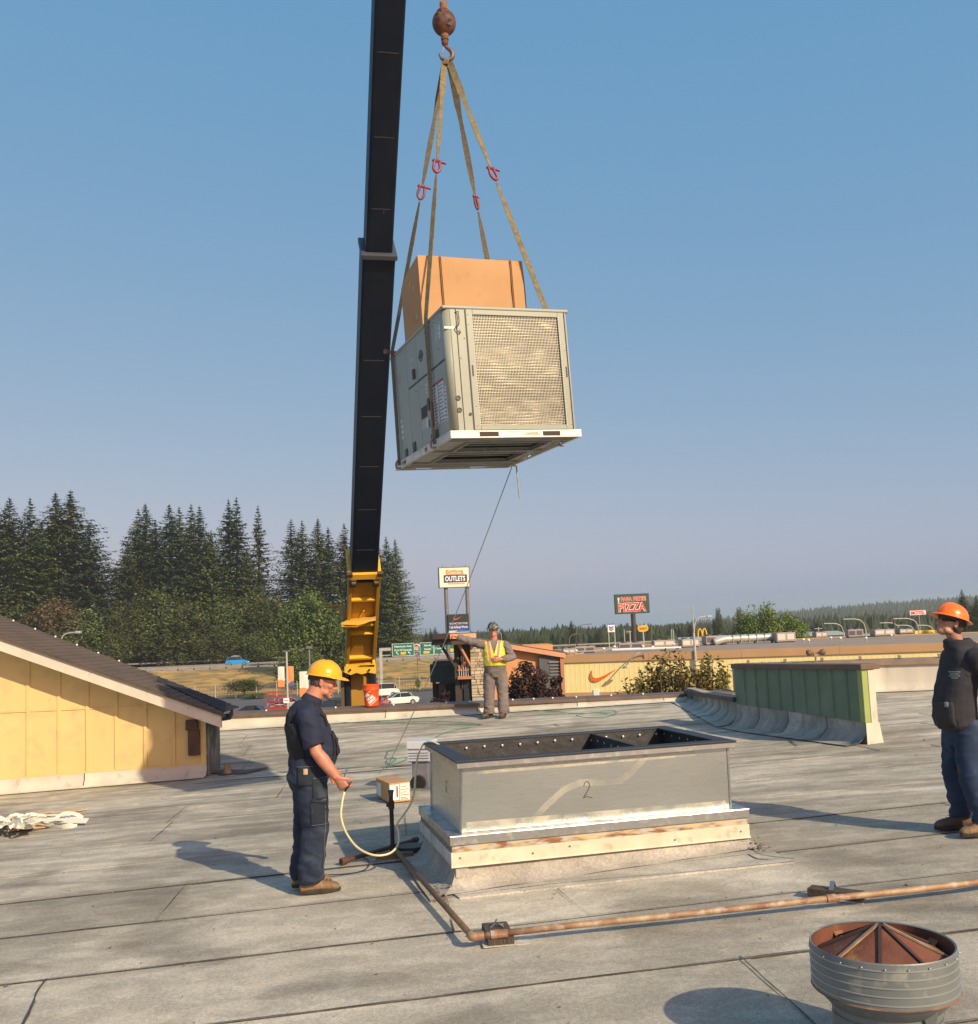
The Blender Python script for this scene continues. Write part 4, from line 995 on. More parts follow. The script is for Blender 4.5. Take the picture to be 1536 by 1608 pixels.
# ------------------------------------------------------------------ slings, shackles, hook and ball
APEX = P(702, 97, 10.45)
M_STRAP = mk('sling_web', (.20, .165, .09), (.13, .11, .065), 14, .85, c3=(.26, .22, .14), s3=40, bump=.3, bscale=120)
M_STRAPD = mk('sling_web_dark', (.13, .105, .07), (.09, .08, .06), 14, .85, c3=(.2, .17, .1), s3=40, bump=.3, bscale=120)
M_SHK = mk('shackle_red', (.30, .035, .055), (.20, .025, .04), 20, .45)
M_SHK2 = mk('shackle_steel', (.28, .2, .2), rough=.5, metal=.4)
def strap(mb, pts, w_, th=.005, twist=0.0, face=V((.2, -1, 0))):
    n_ = len(pts); rows = []
    for i, p in enumerate(pts):
        p = V(p); t = (V(pts[min(i + 1, n_ - 1)]) - V(pts[max(i - 1, 0)])).normalized()
        a = t.cross(face).normalized(); b = a.cross(t)
        an = twist * i / (n_ - 1); a, b = a * cos(an) + b * sin(an), b * cos(an) - a * sin(an)
        ww = w_[i] if isinstance(w_, list) else w_
        rows.append([p + a * ww / 2 + b * th / 2, p - a * ww / 2 + b * th / 2, p - a * ww / 2 - b * th / 2, p + a * ww / 2 - b * th / 2])
    mb.loft(rows)
sl = [
    ('front left olive sling crossing the grey side of the hanging unit', -.03, .45, M_STRAP, .41, .2),
    ('olive sling at the rear left, running beside the carton', -.03, 1.75, M_STRAPD, .42, .15),
    ('olive webbing sling at the front right, coming down over the right edge of the carton', W_ + .03, .45, M_STRAP, .42, .5),
    ('dark webbing sling at the rear right, vanishing behind the carton', W_ + .03, 1.75, M_STRAPD, .44, .3)]
for i, (lb, x, y, mt, t_, tw_) in enumerate(sl):
    top = UM @ V((x, y, H_ + .012)); bot = UM @ V((x * 1.0 + (-.012 if x < 0 else .012), y, .03))
    ap = APEX + V(((x > 0) * .06 - .03, (y > 1) * .05 - .02, -.02))
    sh = ap.lerp(top, t_)
    s = thing('lifting_sling', lb, 'sling', ap, group='webbing slings carrying the unit')
    m = MB(); q = [ap.lerp(sh, k / 14) for k in range(15)]; q[-1] = ap.lerp(sh, .985)
    wd = [.075] * 5 + [.055, .045, .05, .06, .065, .065, .06, .055, .04, .025]
    strap(m, q, wd, twist=tw_ * 2.2, face=V((.55 if x < 0 else -.4, -1, 0))); m.build('upper_strap', mt, s, world=True)
    dd = (top - sh).normalized(); st = sh + dd * .17
    m = MB(); q = [st.lerp(top, k / 12) for k in range(13)] + [top.lerp(bot, k / 8) for k in range(1, 9)]
    wd = [.022, .04, .055] + [.062] * 18
    fc = V((-.93, -.36, 0)) if x < 0 else V((.2, -1, 0))
    strap(m, q, wd, face=V((-.55, -.85, 0)) if x < 0 else V((.3, -1, 0)), twist=-.4 if i < 2 else .25); m.build('lower_strap', mt, s, world=True)
    if i == 0:
        m = MB(); strap(m, [top.lerp(bot, k) for k in (.68, .86)], .068, .008, face=fc); m.build('sling_tag', mk('tag_red', (.16, .045, .035), (.1, .04, .03), 20, .8), s, world=True)
    m = MB(); hp = bot + V((0, 0, 0)); m.tube(spline([bot + V((-.01, -.01, .06)), bot + V((-.035, -.01, .02)), bot + V((-.03, 0, -.03)), bot + V((.015, .0, -.035))], 5), .012, 8); m.build('end_hook', M_SHK2, s, world=True, smooth=True)
    k_ = thing('shackle', ['red bow shackle joining the front left sling, second from left', 'red bow shackle joining the rear left sling, lowest on the left', 'red bow shackle joining the front right sling, furthest right', 'red bow shackle joining the dark rear right sling'][i], 'shackle', sh, group='red shackles in the slings')
    x_, y_, z_ = frame(dd, V((.3, -1, .1)))
    a = y_ if i != 3 else (x_ * .25 + y_ * .3); a = V((.9, .1, -.25)).normalized() * (1 if i != 3 else .45)
    m = MB(); bow = [sh + a * (.028 * sx) + dd * dz for sx, dz in ((-1, -.02), (-1.05, .03), (-1.3, .07), (-1.1, .11), (0, .14), (1.1, .11), (1.3, .07), (1.05, .03), (1, -.02))]
    m.tube(spline(bow, 5), .016, 8); m.build('bow', MATS['shackle_red'] if i in (0, 2) else mk('shackle_pink', (.30, .07, .11), (.2, .07, .08), 9, .45), k_, world=True, smooth=True)
    m = MB(); m.tube([sh - a * .055, sh + a * .075], .013, 8); m.ell(sh - a * .03, (.02, .02, .02), n=8, m=6); m.ell(sh + a * .03, (.02, .02, .02), n=8, m=6); m.build('pin', M_SHK, k_, world=True, smooth=True)
    m = MB(); m.bar(sh + a * .07, sh + a * .10, .03, .01); m.build('pin_eye', M_SHK, k_, world=True)

M_BALL = mk('rusty_ball', (.24, .10, .055), (.13, .05, .03), 7, .6, .15, bump=.4, bscale=30, c3=(.05, .02, .018), s3=4, lo3=.5, hi3=.66)
bc = P(697.5, 36, 10.45); hb = thing('headache_ball', 'rusty round headache ball with swivel and hook holding the slings', 'crane ball', bc)
m = MB(); m.ell((0, 0, 0), (.135, .135, .148), n=36, m=24); m.build('ball', M_BALL, hb, smooth=True)
m = MB(); m.lathe([(.05, .13), (.068, .135), (.066, .15), (.045, .17), (.04, .2)], n=20, caps=True); m.lathe([(.045, -.13), (.045, -.17), (.035, -.19), (.03, -.2)], n=20, caps=True); m.build('collar', M_RUST, hb, smooth=False, bevel=.004)
m = MB(); ring = [(-.045 + .026 * cos(a), -.118, .055 + .03 * sin(a)) for a in [2 * pi * k / 20 for k in range(21)]]
m.tube([V(p) + V((0, .006 * abs(p[0] + .045) * 0, 0)) for p in ring], .007, 6, False); m.build('recess_ring', mk('ring_dark_brown', (.03, .014, .01), rough=.8), hb, smooth=True)  # thin dark brown ring on the front of the ball
m = MB(); m.poly([(.055, -.118, -.03), (.095, -.092, -.035), (.075, -.085, -.098), (.028, -.108, -.088)], (.004, -.012, 0)); m.build('worn_patch', mk('dark_worn', (.018, .015, .02), rough=.5), hb)
m = MB(); m.ell((0, 0, -.235), (.04, .034, .045), n=16, m=10); m.ell((0, 0, -.20), (.046, .04, .018), n=16, m=8); m.build('swivel', M_RUSTD, hb, smooth=True)
hk = [(-.008, 0, -.265), (.02, 0, -.295), (.055, 0, -.325), (.078, 0, -.365), (.075, 0, -.41), (.04, 0, -.44), (-.005, 0, -.445), (-.045, 0, -.42), (-.06, 0, -.385), (-.068, 0, -.355)]
m = MB(); q = spline(hk, 5); rr2 = [.014 + .014 * sin(pi * min(1, k / (len(q) - 1) * 1.15)) for k in range(len(q))]; rr2[-3:] = [.012, .009, .004]
m.tube(q, rr2, 10); m.build('hook', mk('hook_steel', (.2, .12, .1), (.12, .08, .07), 12, .5, .3), hb, smooth=True)
m = MB(); m.tube([(-.012, 0, -.27), (-.03, 0, -.345), (-.05, 0, -.37)], .006, 6); m.build('latch', M_SHK2, hb)
m = MB(); m.lathe([(.03, .19), (.042, .2), (.042, .235), (.03, .245)], n=14, caps=True); m.box((-.042, -.018, .24), (-.02, .018, .36)); m.box((.02, -.018, .24), (.042, .018, .36)); m.tube([(-.055, 0, .33), (.055, 0, .33)], .014, 8); m.build('wedge_socket', M_RUST, hb, bevel=.003)
m = MB(); m.tube([(0, 0, .3), (0, 0, 8.5)], .009, 6); m.tube([(.03, 0, .33), (.02, 0, .6)], .008, 6); m.build('hoist_rope', mk('steel_rope', (.12, .11, .10), rough=.5, metal=.4), hb)
m = MB()
for k, dx in enumerate((-.01, .012, .03)):
    m.tube(spline([APEX + V((dx - .03, -.03, -.05)), APEX + V((dx - .01, -.035, .01)), APEX + V((dx, 0, .035)), APEX + V((dx, .035, .0)), APEX + V((dx, .03, -.05))], 4), .014, 6)
m.build('sling_eye', M_STRAP, hb, world=True, smooth=True)

# tag line from the unit to the roof, and the short loose end
a = UM @ V((W_ * .85, L_ * .72, .0)); a = P(804, 733, 11.3)
tl = thing('tag_line', 'thin dark tag line running from under the hanging unit down to the roof', 'rope', R(606, 1209))
e_ = R(606, 1209, .02)
m = MB(); q = [a.lerp(e_, t / 30) + V((0, 0, -.16 * sin(pi * t / 30))) for t in range(31)]
m.tube(q, .0062, 6); m.build('line', mk('grey_rope', (.24, .28, .30), (.32, .35, .36), 30, .8), tl, world=True)
m = MB(); m.tube(spline([P(811, 732, 11.3), P(813, 755, 11.3), P(816, 783, 11.3)], 6), .009, 6); m.build('loose_end', MATS['grey_rope'], tl, world=True)

# green rope lying on the roof
M_GRN = mk('green_rope', (.03, .16, .11), (.05, .24, .16), 60, .8)
def rope(name, label, px, r_, mat, dz=.025, extra=None, cat='rope'):
    q = spline([R(*p, dz) if len(p) == 2 else P(*p) for p in px], 8); o = thing(name, label, cat, q[0]); m = MB(); m.tube(q, r_, 6); m.build('strand', mat, o, world=True, smooth=True); return o
rope('green_rope', 'green rope lying across the roof in front of the low parapet', [(505, 1133), (560, 1135), (640, 1136), (700, 1137), (757, 1138), (700, 1133), (640, 1134), (600, 1132), (800, 1117), (860, 1116), (900, 1120), (960, 1118), (1000, 1113), (1040, 1110)], .006, M_GRN)
rope('green_rope', 'looped end of green rope lying right of the man in the yellow vest', [(800, 1125), (860, 1122), (920, 1120), (960, 1116), (968, 1120), (940, 1127), (905, 1124), (930, 1119), (955, 1121)], .006, M_GRN)
rope('green_rope', 'thin green rope curving behind the carton with labels to the small vent', [(596, 1213), (606, 1204), (622, 1192), (612, 1190), (607, 1197), (618, 1200), (640, 1190), (608, 1191), (609, 1183), (612, 1178), (640, 1172), (660, 1170), (680, 1160), (700, 1150), (740, 1141)], .0055, M_GRN)

# ================================================================== CRANE
A0 = V((-3.11, 24, 1.77)); AD = V((.2135, -1, 1.045)).normalized()
AX = V((0, 0, 1)).cross(AD).normalized() * -1; AX = V((AD.y, -AD.x, 0)).normalized() * -1   # sideways
AN = AX.cross(AD).normalized()
if AN.y > 0: AN = -AN      # faces the camera side (underside of the boom)
if AX.x < 0: AX = -AX
crn = thing('mobile_crane', 'mobile crane with yellow boom base and long black telescopic boom', 'crane', (-3.7, 27.5, GZ))
CYL = mk('crane_yellow_shade', (.40, .21, .022), (.35, .18, .018), 2, .5, c3=(.25, .14, .04), s3=5, lo3=.66, hi3=.8, bump=.1)  # yellow darkened to carry the shade of the boom underside
CYB = mk('crane_yellow_lit', (.72, .42, .03), (.66, .38, .03), 3, .45, c3=(.4, .24, .05), s3=7, lo3=.66, hi3=.8)  # same yellow, brightened for the parts that catch the sun
CBK = mk('boom_black', (.005, .009, .022), (.008, .013, .028), 1.5, .5, c3=(.012, .014, .02), s3=4, spec=.25)
CLN = mk('weld_line', (.05, .055, .065), rough=.5)
def bp_(s_, a, n_): return A0 + AD * s_ + AX * a + AN * n_
def bbox(mb, s0, s1, a0, a1, n0, n1):
    mb.add([bp_(s, a, n_) for s in (s0, s1) for a, n_ in ((a0, n0), (a1, n0), (a1, n1), (a0, n1))], [(0, 3, 2, 1), (4, 5, 6, 7), (0, 1, 5, 4), (1, 2, 6, 5), (2, 3, 7, 6), (3, 0, 4, 7)])
sJ = (A0.y - 18.5) / -AD.y
m = MB(); bbox(m, -.3, sJ, -.32, .32, -.36, .40); m.build('boom_section', CBK, crn, world=True, bevel=.05, seg=3)
m = MB(); bbox(m, sJ - .2, 19.0, -.255, .265, -.30, .33); m.build('boom_section', CBK, crn, world=True, bevel=.05, seg=3)
m = MB(); bbox(m, sJ - .05, sJ + .06, -.35, .35, -.4, .46); m.build('boom_collar', mk('collar_grey', (.05, .055, .065), rough=.5), crn, world=True, bevel=.02)
for s_ in (.75, 1.95, 3.15, 4.45, 5.8):
    m = MB(); bbox(m, s_, s_ + .018, -.22, .2, .40, .405); m.build('weld_line', CLN, crn, world=True)
for s_ in (sJ + .9, sJ + 2.2, sJ + 3.6, sJ + 5.1): 
    m = MB(); bbox(m, s_, s_ + .016, -.18, .18, .33, .335); m.build('weld_line', CLN, crn, world=True)
m = MB(); bbox(m, sJ + .82, sJ + .9, .05, .065, .33, .336); m.build('weld_line', CLN, crn, world=True)
m = MB(); bbox(m, 17.0, 19.2, -.3, .3, -.36, .5); m.build('boom_head', CBK, crn, world=True, bevel=.03)
for sx in (-.14, .14):
    c = bp_(18.9, sx, .2); m = MB(); m.tube([c - AX * .05, c + AX * .05], .22, 20); m.build('sheave', CBK, crn, world=True)
# yellow base section: open underside with flanges and cross bars
S0 = -3.55
m = MB(); bbox(m, S0, -.02, -.34, .34, -.45, .28); m.build('boom_base', CYL, crn, world=True, bevel=.02)
for a0, a1 in ((-.39, -.30), (.30, .39)):
    m = MB(); bbox(m, S0, -.05, a0, a1, .10, .42); m.build('side_flange', CYL, crn, world=True, bevel=.012)
for s_, h in ((-.9, .06), (-1.75, .06), (-2.05, .04), (-2.95, .07), (-3.2, .05)):
    m = MB(); bbox(m, s_, s_ + h, -.30, .30, .28, .40); m.build('cross_bar', CYB, crn, world=True, bevel=.008)
for s0_, s1_ in ((-1.66, -.93), (-2.9, -2.1), (-.8, -.35)):
    m = MB(); bbox(m, s0_, s1_, -.26, .26, .28, .292); m.build('cover_plate', CYL, crn, world=True, bevel=.008)
m = MB(); m.tube([bp_(-1.28, .02, .29), bp_(-1.28, .02, .34)], .025, 10); m.bar(bp_(-1.28, .02, .33), bp_(-1.5, -.08, .33), .03, .01); m.build('latch', CYB, crn, world=True)
# black sleeve head with rollers at the mouth of the base section
m = MB(); bbox(m, -.12, .06, -.40, .40, -.5, .47); m.build('mouth_frame', CYB, crn, world=True, bevel=.015)
for q9 in ((-.35, -.12, -.36, -.20, .40, .48), (-.35, -.12, .20, .36, .40, .48), (-.02, .09, -.44, -.3, .40, .5), (-.02, .09, .3, .44, .40, .5)): m = MB(); bbox(m, *q9); m.build('roller_bracket', mk('oily_brown', (.09, .05, .025), (.05, .03, .02), 12, .5), crn, world=True, bevel=.01)
for sx in (-.27, .28):
    c = bp_(-.22, sx, .48); m = MB(); m.tube([c - AX * .05, c + AX * .05], .06, 14); m.build('roller', MATS['oily_brown'], crn, world=True)
# tray shaped bracket to the left
m = MB()
q = [P(536, 977, 24.3), P(536, 985, 24.3), P(560, 985, 24.2), P(590, 972, 24.6), P(590, 968, 24.6)]
m.poly(q, (0, .06, 0)); m.build('tray_lip', CYL, crn, world=True, bevel=.006)
m = MB(); q = [P(548, 971, 24.9), P(590, 966, 25.0), P(590, 972, 24.6), P(560, 980, 24.25), P(536, 979, 24.3)]; m.poly(q, (0, 0, -.03)); m.build('tray', CYB, crn, world=True)
m = MB(); m.tube([P(512, 953, 25.4), P(536, 952, 25.3), P(541, 974, 24.8)], .045, 8); m.bar(P(536, 952, 25.3), P(543, 975, 24.8), .16, .08); m.build('mirror_arm', CYL, crn, world=True)
# deep lip at the foot of the base
z_ = [P(541, 1047, 25.7), P(541, 1056, 25.7), P(551, 1060, 25.7), P(560, 1056.5, 25.7), P(568, 1059, 25.7), P(578, 1056, 25.7), P(590, 1058, 25.7), P(590, 1041, 25.7), P(588, 1044, 25.7), P(545, 1046, 25.7)]
m = MB(); m.poly(z_, (0, .09, 0)); m.build('foot_lip', CYB, crn, world=True)
m = MB(); m.poly([P(545, 1046, 25.7), P(588, 1044, 25.7), P(584, 1036, 26.1), P(548, 1037, 26.1)], (0, .0, -.05)); m.build('foot_shelf', CYB, crn, world=True)
for px in (550, 580): 
    m = MB(); c = P(px, 1052, 25.66); m.tube([c, c - V((0, .02, 0))], .03, 10); m.build('bolt', M_BLACK, crn, world=True)
for px0, px1 in ((543, 547), (585, 589)):
    m = MB(); m.poly([P(px0, 1024, 25.9), P(px1, 1024, 25.9), P(px1, 1046, 25.7), P(px0, 1047, 25.7)], (0, .06, 0)); m.build('cheek_plate', CYB, crn, world=True)
# mast below: dark rails and mustard plate, turntable, carrier
t1 = P(566, 1056, 26.3)
m = MB(); m.box((t1.x - .28, 26.3, GZ + 2.6), (t1.x + .28, 27.2, t1.z)); m.build('lift_column', CYL, crn, world=True, bevel=.02)
for sx in (-1, 1):
    m = MB(); m.box((t1.x + sx * .33 - .07, 26.15, GZ + 2.6), (t1.x + sx * .33 + .07, 26.5, t1.z)); m.build('column_rail', CBK, crn, world=True, bevel=.02)
m = MB(); m.box((t1.x - .52, 26.2, GZ + 2.6), (t1.x - .42, 27.0, t1.z + .02)); m.build('side_plate', mk('crane_brown', (.12, .07, .03), rough=.6), crn, world=True)
cx_, cy_ = t1.x, 27.5
m = MB(); m.lathe([(1.1, GZ + 1.3), (1.1, GZ + 1.6), (.9, GZ + 1.7)], (cx_, cy_, 0), 28, True); m.build('turntable', CBK, crn, world=True)
m = MB(); m.box((cx_ - 1.0, 26.2, GZ + 1.7), (cx_ + .9, 29.6, GZ + 2.9)); m.build('superstructure', CYL, crn, world=True, bevel=.06)
m = MB(); m.box((cx_ - 2.2, 26.4, GZ + 1.75), (cx_ - 1.1, 28.2, GZ + 3.4)); m.build('operator_cab', CYL, crn, world=True, bevel=.08)
m = MB(); m.box((cx_ - 2.1, 26.385, GZ + 2.4), (cx_ - 1.2, 26.395, GZ + 3.3)); m.build('cab_window', mk('dark_glass', (.03, .04, .05), rough=.08), crn, world=True)
m = MB(); m.box((cx_ - 5.2, 26.3, GZ + .6), (cx_ + 5.0, 28.7, GZ + 1.3)); m.build('carrier', CYL, crn, world=True, bevel=.05)
for dx in (-4.2, -2.9, 2.6, 3.9):
    for dy in (26.2, 28.5):
        m = MB(); m.tube([(cx_ + dx, dy, GZ + .55), (cx_ + dx, dy + .3, GZ + .55)], .55, 20); w_ = m.build('wheel', mk('tyre', (.02, .02, .02), rough=.8), crn, world=True, bevel=.04)
        m = MB(); m.tube([(cx_ + dx, dy - .01, GZ + .55), (cx_ + dx, dy + .31, GZ + .55)], .28, 14); m.build('rim', mk('rim', (.4, .4, .4), rough=.4, metal=.6), w_, world=True)
for dx in (-5.0, 4.8):
    for dy in (24.6, 30.4):
        m = MB(); m.bar((cx_ + dx, 27.5, GZ + .8), (cx_ + dx, dy, GZ + .8), .25, .25); m.box((cx_ + dx - .12, dy - .12, GZ + .05), (cx_ + dx + .12, dy + .12, GZ + 1.1)); m.box((cx_ + dx - .3, dy - .3, GZ), (cx_ + dx + .3, dy + .3, GZ + .06)); m.build('outrigger', CYL, crn, world=True)

# ================================================================== SMALL THINGS ON THE ROOF
# gas pipe
gp = thing('gas_pipe', 'rusty gas pipe running low over the roof from beside the curb to the right edge', 'pipe', R(742, 1472))
h_ = .085
pipes = [R(1700, 1358, h_), R(1536, 1385, h_), R(1420, 1399, h_), R(1300, 1411, h_), R(1100, 1433, h_), R(900, 1453, h_), R(760, 1469, h_)]
m = MB(); m.tube(pipes, .021, 12); m.build('pipe_run', M_PIPE, gp, world=True, smooth=True)
e0 = R(742, 1471, h_); e1_ = R(622, 1336, h_)
m = MB(); m.tube(spline([pipes[-1], pipes[-1].lerp(e0, .7), e0, e0 + (e1_ - e0).normalized() * .06], 4), .028, 12); m.build('elbow', M_PIPE, gp, world=True, smooth=True)
m = MB(); m.tube([e0 + (e1_ - e0).normalized() * .05, e1_], .021, 12); m.build('pipe_run', mk('brown_pipe', (.16, .10, .06), (.09, .06, .04), 6, .6, .2, bump=.1, bscale=80), gp, world=True, smooth=True)
for p_, r_ in ((R(778, 1467, h_), .028), (R(790, 1466, h_), .026), (R(1305, 1410.5, h_), .027)):
    d = (pipes[-1] - pipes[-2]).normalized(); m = MB(); m.tube([p_ - d * .03, p_ + d * .03], r_, 12); m.build('coupling', M_PIPE, gp, world=True)
ra = R(617, 1338, .05); rb = ra + V((0, 0, .56))
M_BPIPE = mk('black_pipe', (.025, .022, .022), (.05, .04, .035), 12, .5, .3)
m = MB(); m.tube([ra, rb - V((0, 0, .02))], .020, 12); m.tube([rb - V((0, 0, .05)), rb - V((0, 0, .03)), rb], [.022, .022, .03], 12); m.tube([rb - V((0, 0, .17)), rb - V((0, 0, .10))], .029, 12); m.tube([rb - V((.045, 0, .135)), rb - V((0, 0, .135))], .018, 8); m.tube([ra, ra + V((0, 0, .07))], .028, 12)
m.build('riser', M_BPIPE, gp, world=True, smooth=False, bevel=.002)
pa, pb = R(537, 1353, .05), R(655, 1318, .05)
m = MB(); m.tube([pa, pb], .020, 12); d = (pb - pa).normalized(); m.tube([pa - d * .01, pa + d * .05], .033, 12); m.tube([pb - d * .05, pb], .028, 12); m.build('cross_pipe', mk('maroon_pipe', (.14, .055, .04), (.08, .04, .03), 8, .5, .2), gp, world=True, bevel=.002)
m = MB(); m.tube([pa - d * .013, pa - d * .0115], .019, 12); m.build('pipe_bore', M_BLACK, gp, world=True)
m = MB(); m.tube([pb, pb + d * .012], .020, 12); m.build('green_cap', mk('green_cap', (.05, .10, .08), rough=.6), gp, world=True)
M_WOOD = mk('old_wood', (.085, .062, .045), (.045, .035, .028), 8, .85, stretch=(8, 1, 1), bump=.6, bscale=30, c3=(.14, .10, .07), s3=14)
def block(px, py, L9, w_, h, rz, label, mat=M_WOOD, clamp=True, pp=None):
    p = R(px, py); o = thing('support_block', label, 'wood block', (p.x, p.y, roofz(p.x, p.y) + .014), rz, group='wood blocks under the gas pipe')
    m = MB(); m.box((-w_ / 2, -L9 / 2, 0), (w_ / 2, L9 / 2, h)); m.build('block', mat, o, bevel=.006)
    m = MB(); m.box((-w_ / 2 - .03, -L9 / 2 - .015, -.0015), (w_ / 2 + .1, L9 / 2 - .04, .003)); m.build('membrane_pad', M_MEMB, o)
    if clamp:
        m = MB(); q = [V((x, y, h + z)) for x, y, z in ((-.045, .02, .002), (-.02, .02, .02), (0, .02, .052), (.02, .02, .02), (.045, .02, .002))]
        strap(m, q, .03, .003, face=V((0, 0, 1))); m.tube([(.035, .02, h), (.035, .02, h + .02)], .008, 6); m.build('pipe_clamp', M_GALV, o)
    return o
block(782, 1477, .30, .17, .062, radians(8), 'dark wood block with clamp under the gas pipe beside its elbow')
block(1314, 1413, .36, .11, .055, radians(54), 'dark wood block with clamp under the gas pipe behind the rusty round vent')
bo = block(620, 1350, .10, .34, .05, radians(4), 'short brown lumber block under the pipe tee near the curb', mat=mk('tan_lumber', (.22, .15, .085), (.15, .10, .06), 7, .8, stretch=(1, 8, 1), bump=.3, bscale=30), clamp=False)
p = R(646, 1341); dsk = thing('rubber_disc', 'round black pipe base lying at the foot of the upright pipe', 'disc', (p.x, p.y, roofz(p.x, p.y) + .016))
m = MB(); m.lathe([(.17, 0), (.17, .008), (.12, .012)], n=30, caps=True); m.build('pad', M_CURB, dsk); m = MB(); m.lathe([(.125, .012), (.13, .02), (.13, .055), (.12, .062), (.03, .062)], n=30, caps=True); m.build('disc', M_BPIPE, dsk, bevel=.003)
m = MB(); m.tube(spline([(.05, .12, .02), (.09, .17, .05), (.12, .14, .08), (.10, .2, .1), (.14, .22, .06)], 5), .003, 5); m.build('wire', M_BLACK, dsk)

# cream extension cord held by the man
HANDA = P(541, 1246, 8.02)
crd = thing('extension_cord', 'cream cord looping from the hand of the man in navy over the curb rim', 'cord', R(600, 1343))
q = [P(541, 1243, 8.02), P(537, 1262, 8.02), P(536, 1285, 8.03), P(545, 1310, 8.1), P(563, 1332, 8.25), P(588, 1343, 8.5), P(612, 1340, 8.6), P(625, 1326, 8.75), P(626, 1306, 8.85), P(623, 1295, 8.9), P(632, 1282, 8.95), P(645, 1262, 9.0), P(651, 1240, 9.05), P(653, 1210, 9.15), P(657, 1185, 9.25), P(665, 1169, 9.3), P(677, 1165, 9.2), P(690, 1170, 9.1), P(702, 1180, 9.05), P(712, 1192, 9.0)]
m = MB(); m.tube(spline(q, 8), .0095, 8); m.build('cord', mk('cream_cord', (.72, .66, .40), (.66, .6, .36), 30, .5), crd, world=True, smooth=True)
m = MB(); m.tube([P(541, 1243, 8.02), P(545, 1238, 8.0), P(553, 1227, 8.0)], [.008, .007, .002], 8); m.build('plug_end', M_BLACK, crd, world=True)
rope('thin_wire', 'thin dark wire curling on the roof behind the boots of the man in navy', [(512, 1374), (545, 1372), (570, 1367), (580, 1358), (577, 1350), (566, 1345)], .004, M_BLACK, .018, cat='wire')

# carton with labels on the roof
c0 = R(616, 1262); kx = thing('labelled_carton', 'small brown cardboard carton with white shipping labels on the roof behind the upright pipe', 'carton', (0, 0, 0))
pA, pB, pC = R(612, 1262, .01), R(645, 1257, .01), R(588, 1245, .01)
ux = (pB - pA); ux.z = 0; uy = (pC - pA); uy.z = 0; l1 = ux.length; ux.normalize(); uy = (uy - ux * uy.dot(ux)); l2 = uy.length; uy.normalize()
kx.location = (pA.x, pA.y, roofz(pA.x, pA.y) + .015); kx.rotation_euler = (0, 0, atan2(ux.y, ux.x))
l2 = .58; hh = .235
m = MB(); m.box((0, 0, 0), (l1, l2, hh)); m.build('carton', M_CARD, kx, bevel=.006)
m = MB(); m.box((l1 * .03, -.002, .03), (l1 * .46, 0, hh - .02)); m.build('label', M_WHITE, kx)
m = MB(); m.box((l1 * .5, -.003, .02), (l1 * .96, 0, hh - .012)); m.build('label', mk('label_paper', (.75, .71, .6), rough=.7), kx)
m = MB(); m.box((l1 * .33, -.004, .06), (l1 * .41, -.002, hh - .04)); m.build('label_print', M_LR, kx)
m = MB()
for k in range(5): m.box((l1 * .53, -.005, .05 + k * .032), (l1 * (.93 if k % 2 else .8), -.0031, .056 + k * .032))
for k in range(6): m.box((l1 * (.55 + k * .06), -.005, .025), (l1 * (.575 + k * .06), -.0031, .042))
m.build('label_print', M_LI, kx)
m = MB(); m.box((-.002, .36, .03), (0, .54, .19)); m.build('label', M_LB, kx)
m = MB(); m.box((.0, l2 * .45, hh), (l1, l2 * .45 + .05, hh + .001)); m.build('tape', mk('tape', (.4, .24, .12), rough=.25), kx)

# small louvred vent hood behind the curb
p = R(664, 1238); sv = thing('vent_hood', 'small grey louvred vent hood on a stem just behind the duct adapter', 'vent', (p.x, p.y, roofz(p.x, p.y)), radians(-12))
M_HOOD = mk('hood_grey', (.50, .51, .54), (.42, .43, .46), 8, .5, .3)
m = MB(); m.box((-.11, -.1, 0), (.11, .12, .36)); m.build('stem', mk('stem_grey', (.2, .2, .22), (.14, .14, .15), 6, .6, .3), sv, bevel=.006)
m = MB(); m.box((-.15, -.12, .36), (.15, .2, .59)); m.build('hood', M_HOOD, sv, bevel=.01)
m = MB(); m.box((-.165, -.15, .53), (.165, .21, .63)); m.build('lid', mk('hood_lid', (.50, .52, .56), rough=.5), sv, bevel=.01)
for k in range(4):
    m = MB(); m.poly([(-.145, -.122, .385 + k * .035), (-.145, -.145, .378 + k * .035), (-.145, -.122, .41 + k * .035)], (.29, 0, 0)); m.build('louvre', M_HOOD, sv)
m = MB(); m.tube([(-.02, -.18, .09), (-.02, -.1, .09)], .10, 18); m.build('round_outlet', M_BLACK, sv)
m = MB(); m.box((-.2, -.2, .0), (.2, .2, .03)); m.build('base_plate', M_GALV, sv)

# big rusty gravity vent at the lower right
VP = P(1384, 1478, 4.45); bv = thing('gravity_vent', 'large round galvanised roof vent with rusty conical cap at the lower right', 'vent', (VP.x, VP.y, roofz(VP.x, VP.y) + .012))
top_ = VP.z - bv.location.z
M_VG = mk('old_galvanised', (.20, .22, .225), (.15, .17, .175), 5, .55, .35, c3=(.30, .30, .27), s3=9, lo3=.6, hi3=.7, rvar=.08, bump=.08, bscale=20)
Rv = .303; bhh = .185
prof = [(Rv - .006, top_ - .01), (Rv, top_)]
z = top_; pr2 = [(Rv - .012, top_ - .004), (Rv - .004, top_ + .002), (Rv + .002, top_ - .002)]
for k in range(4):
    zc = top_ - .038 - k * .040
    pr2 += [(Rv, zc + .005), (Rv + .003, zc + .002), (Rv + .003, zc - .002), (Rv, zc - .005)]
pr2 += [(Rv, top_ - bhh + .01), (Rv + .005, top_ - bhh), (Rv - .006, top_ - bhh - .003)]
m = MB(); m.lathe([(Rv - .010, top_ - .003), (Rv - .002, top_ + .001), (Rv, top_ - .004)], n=72); m.build('rim', M_VG, bv)
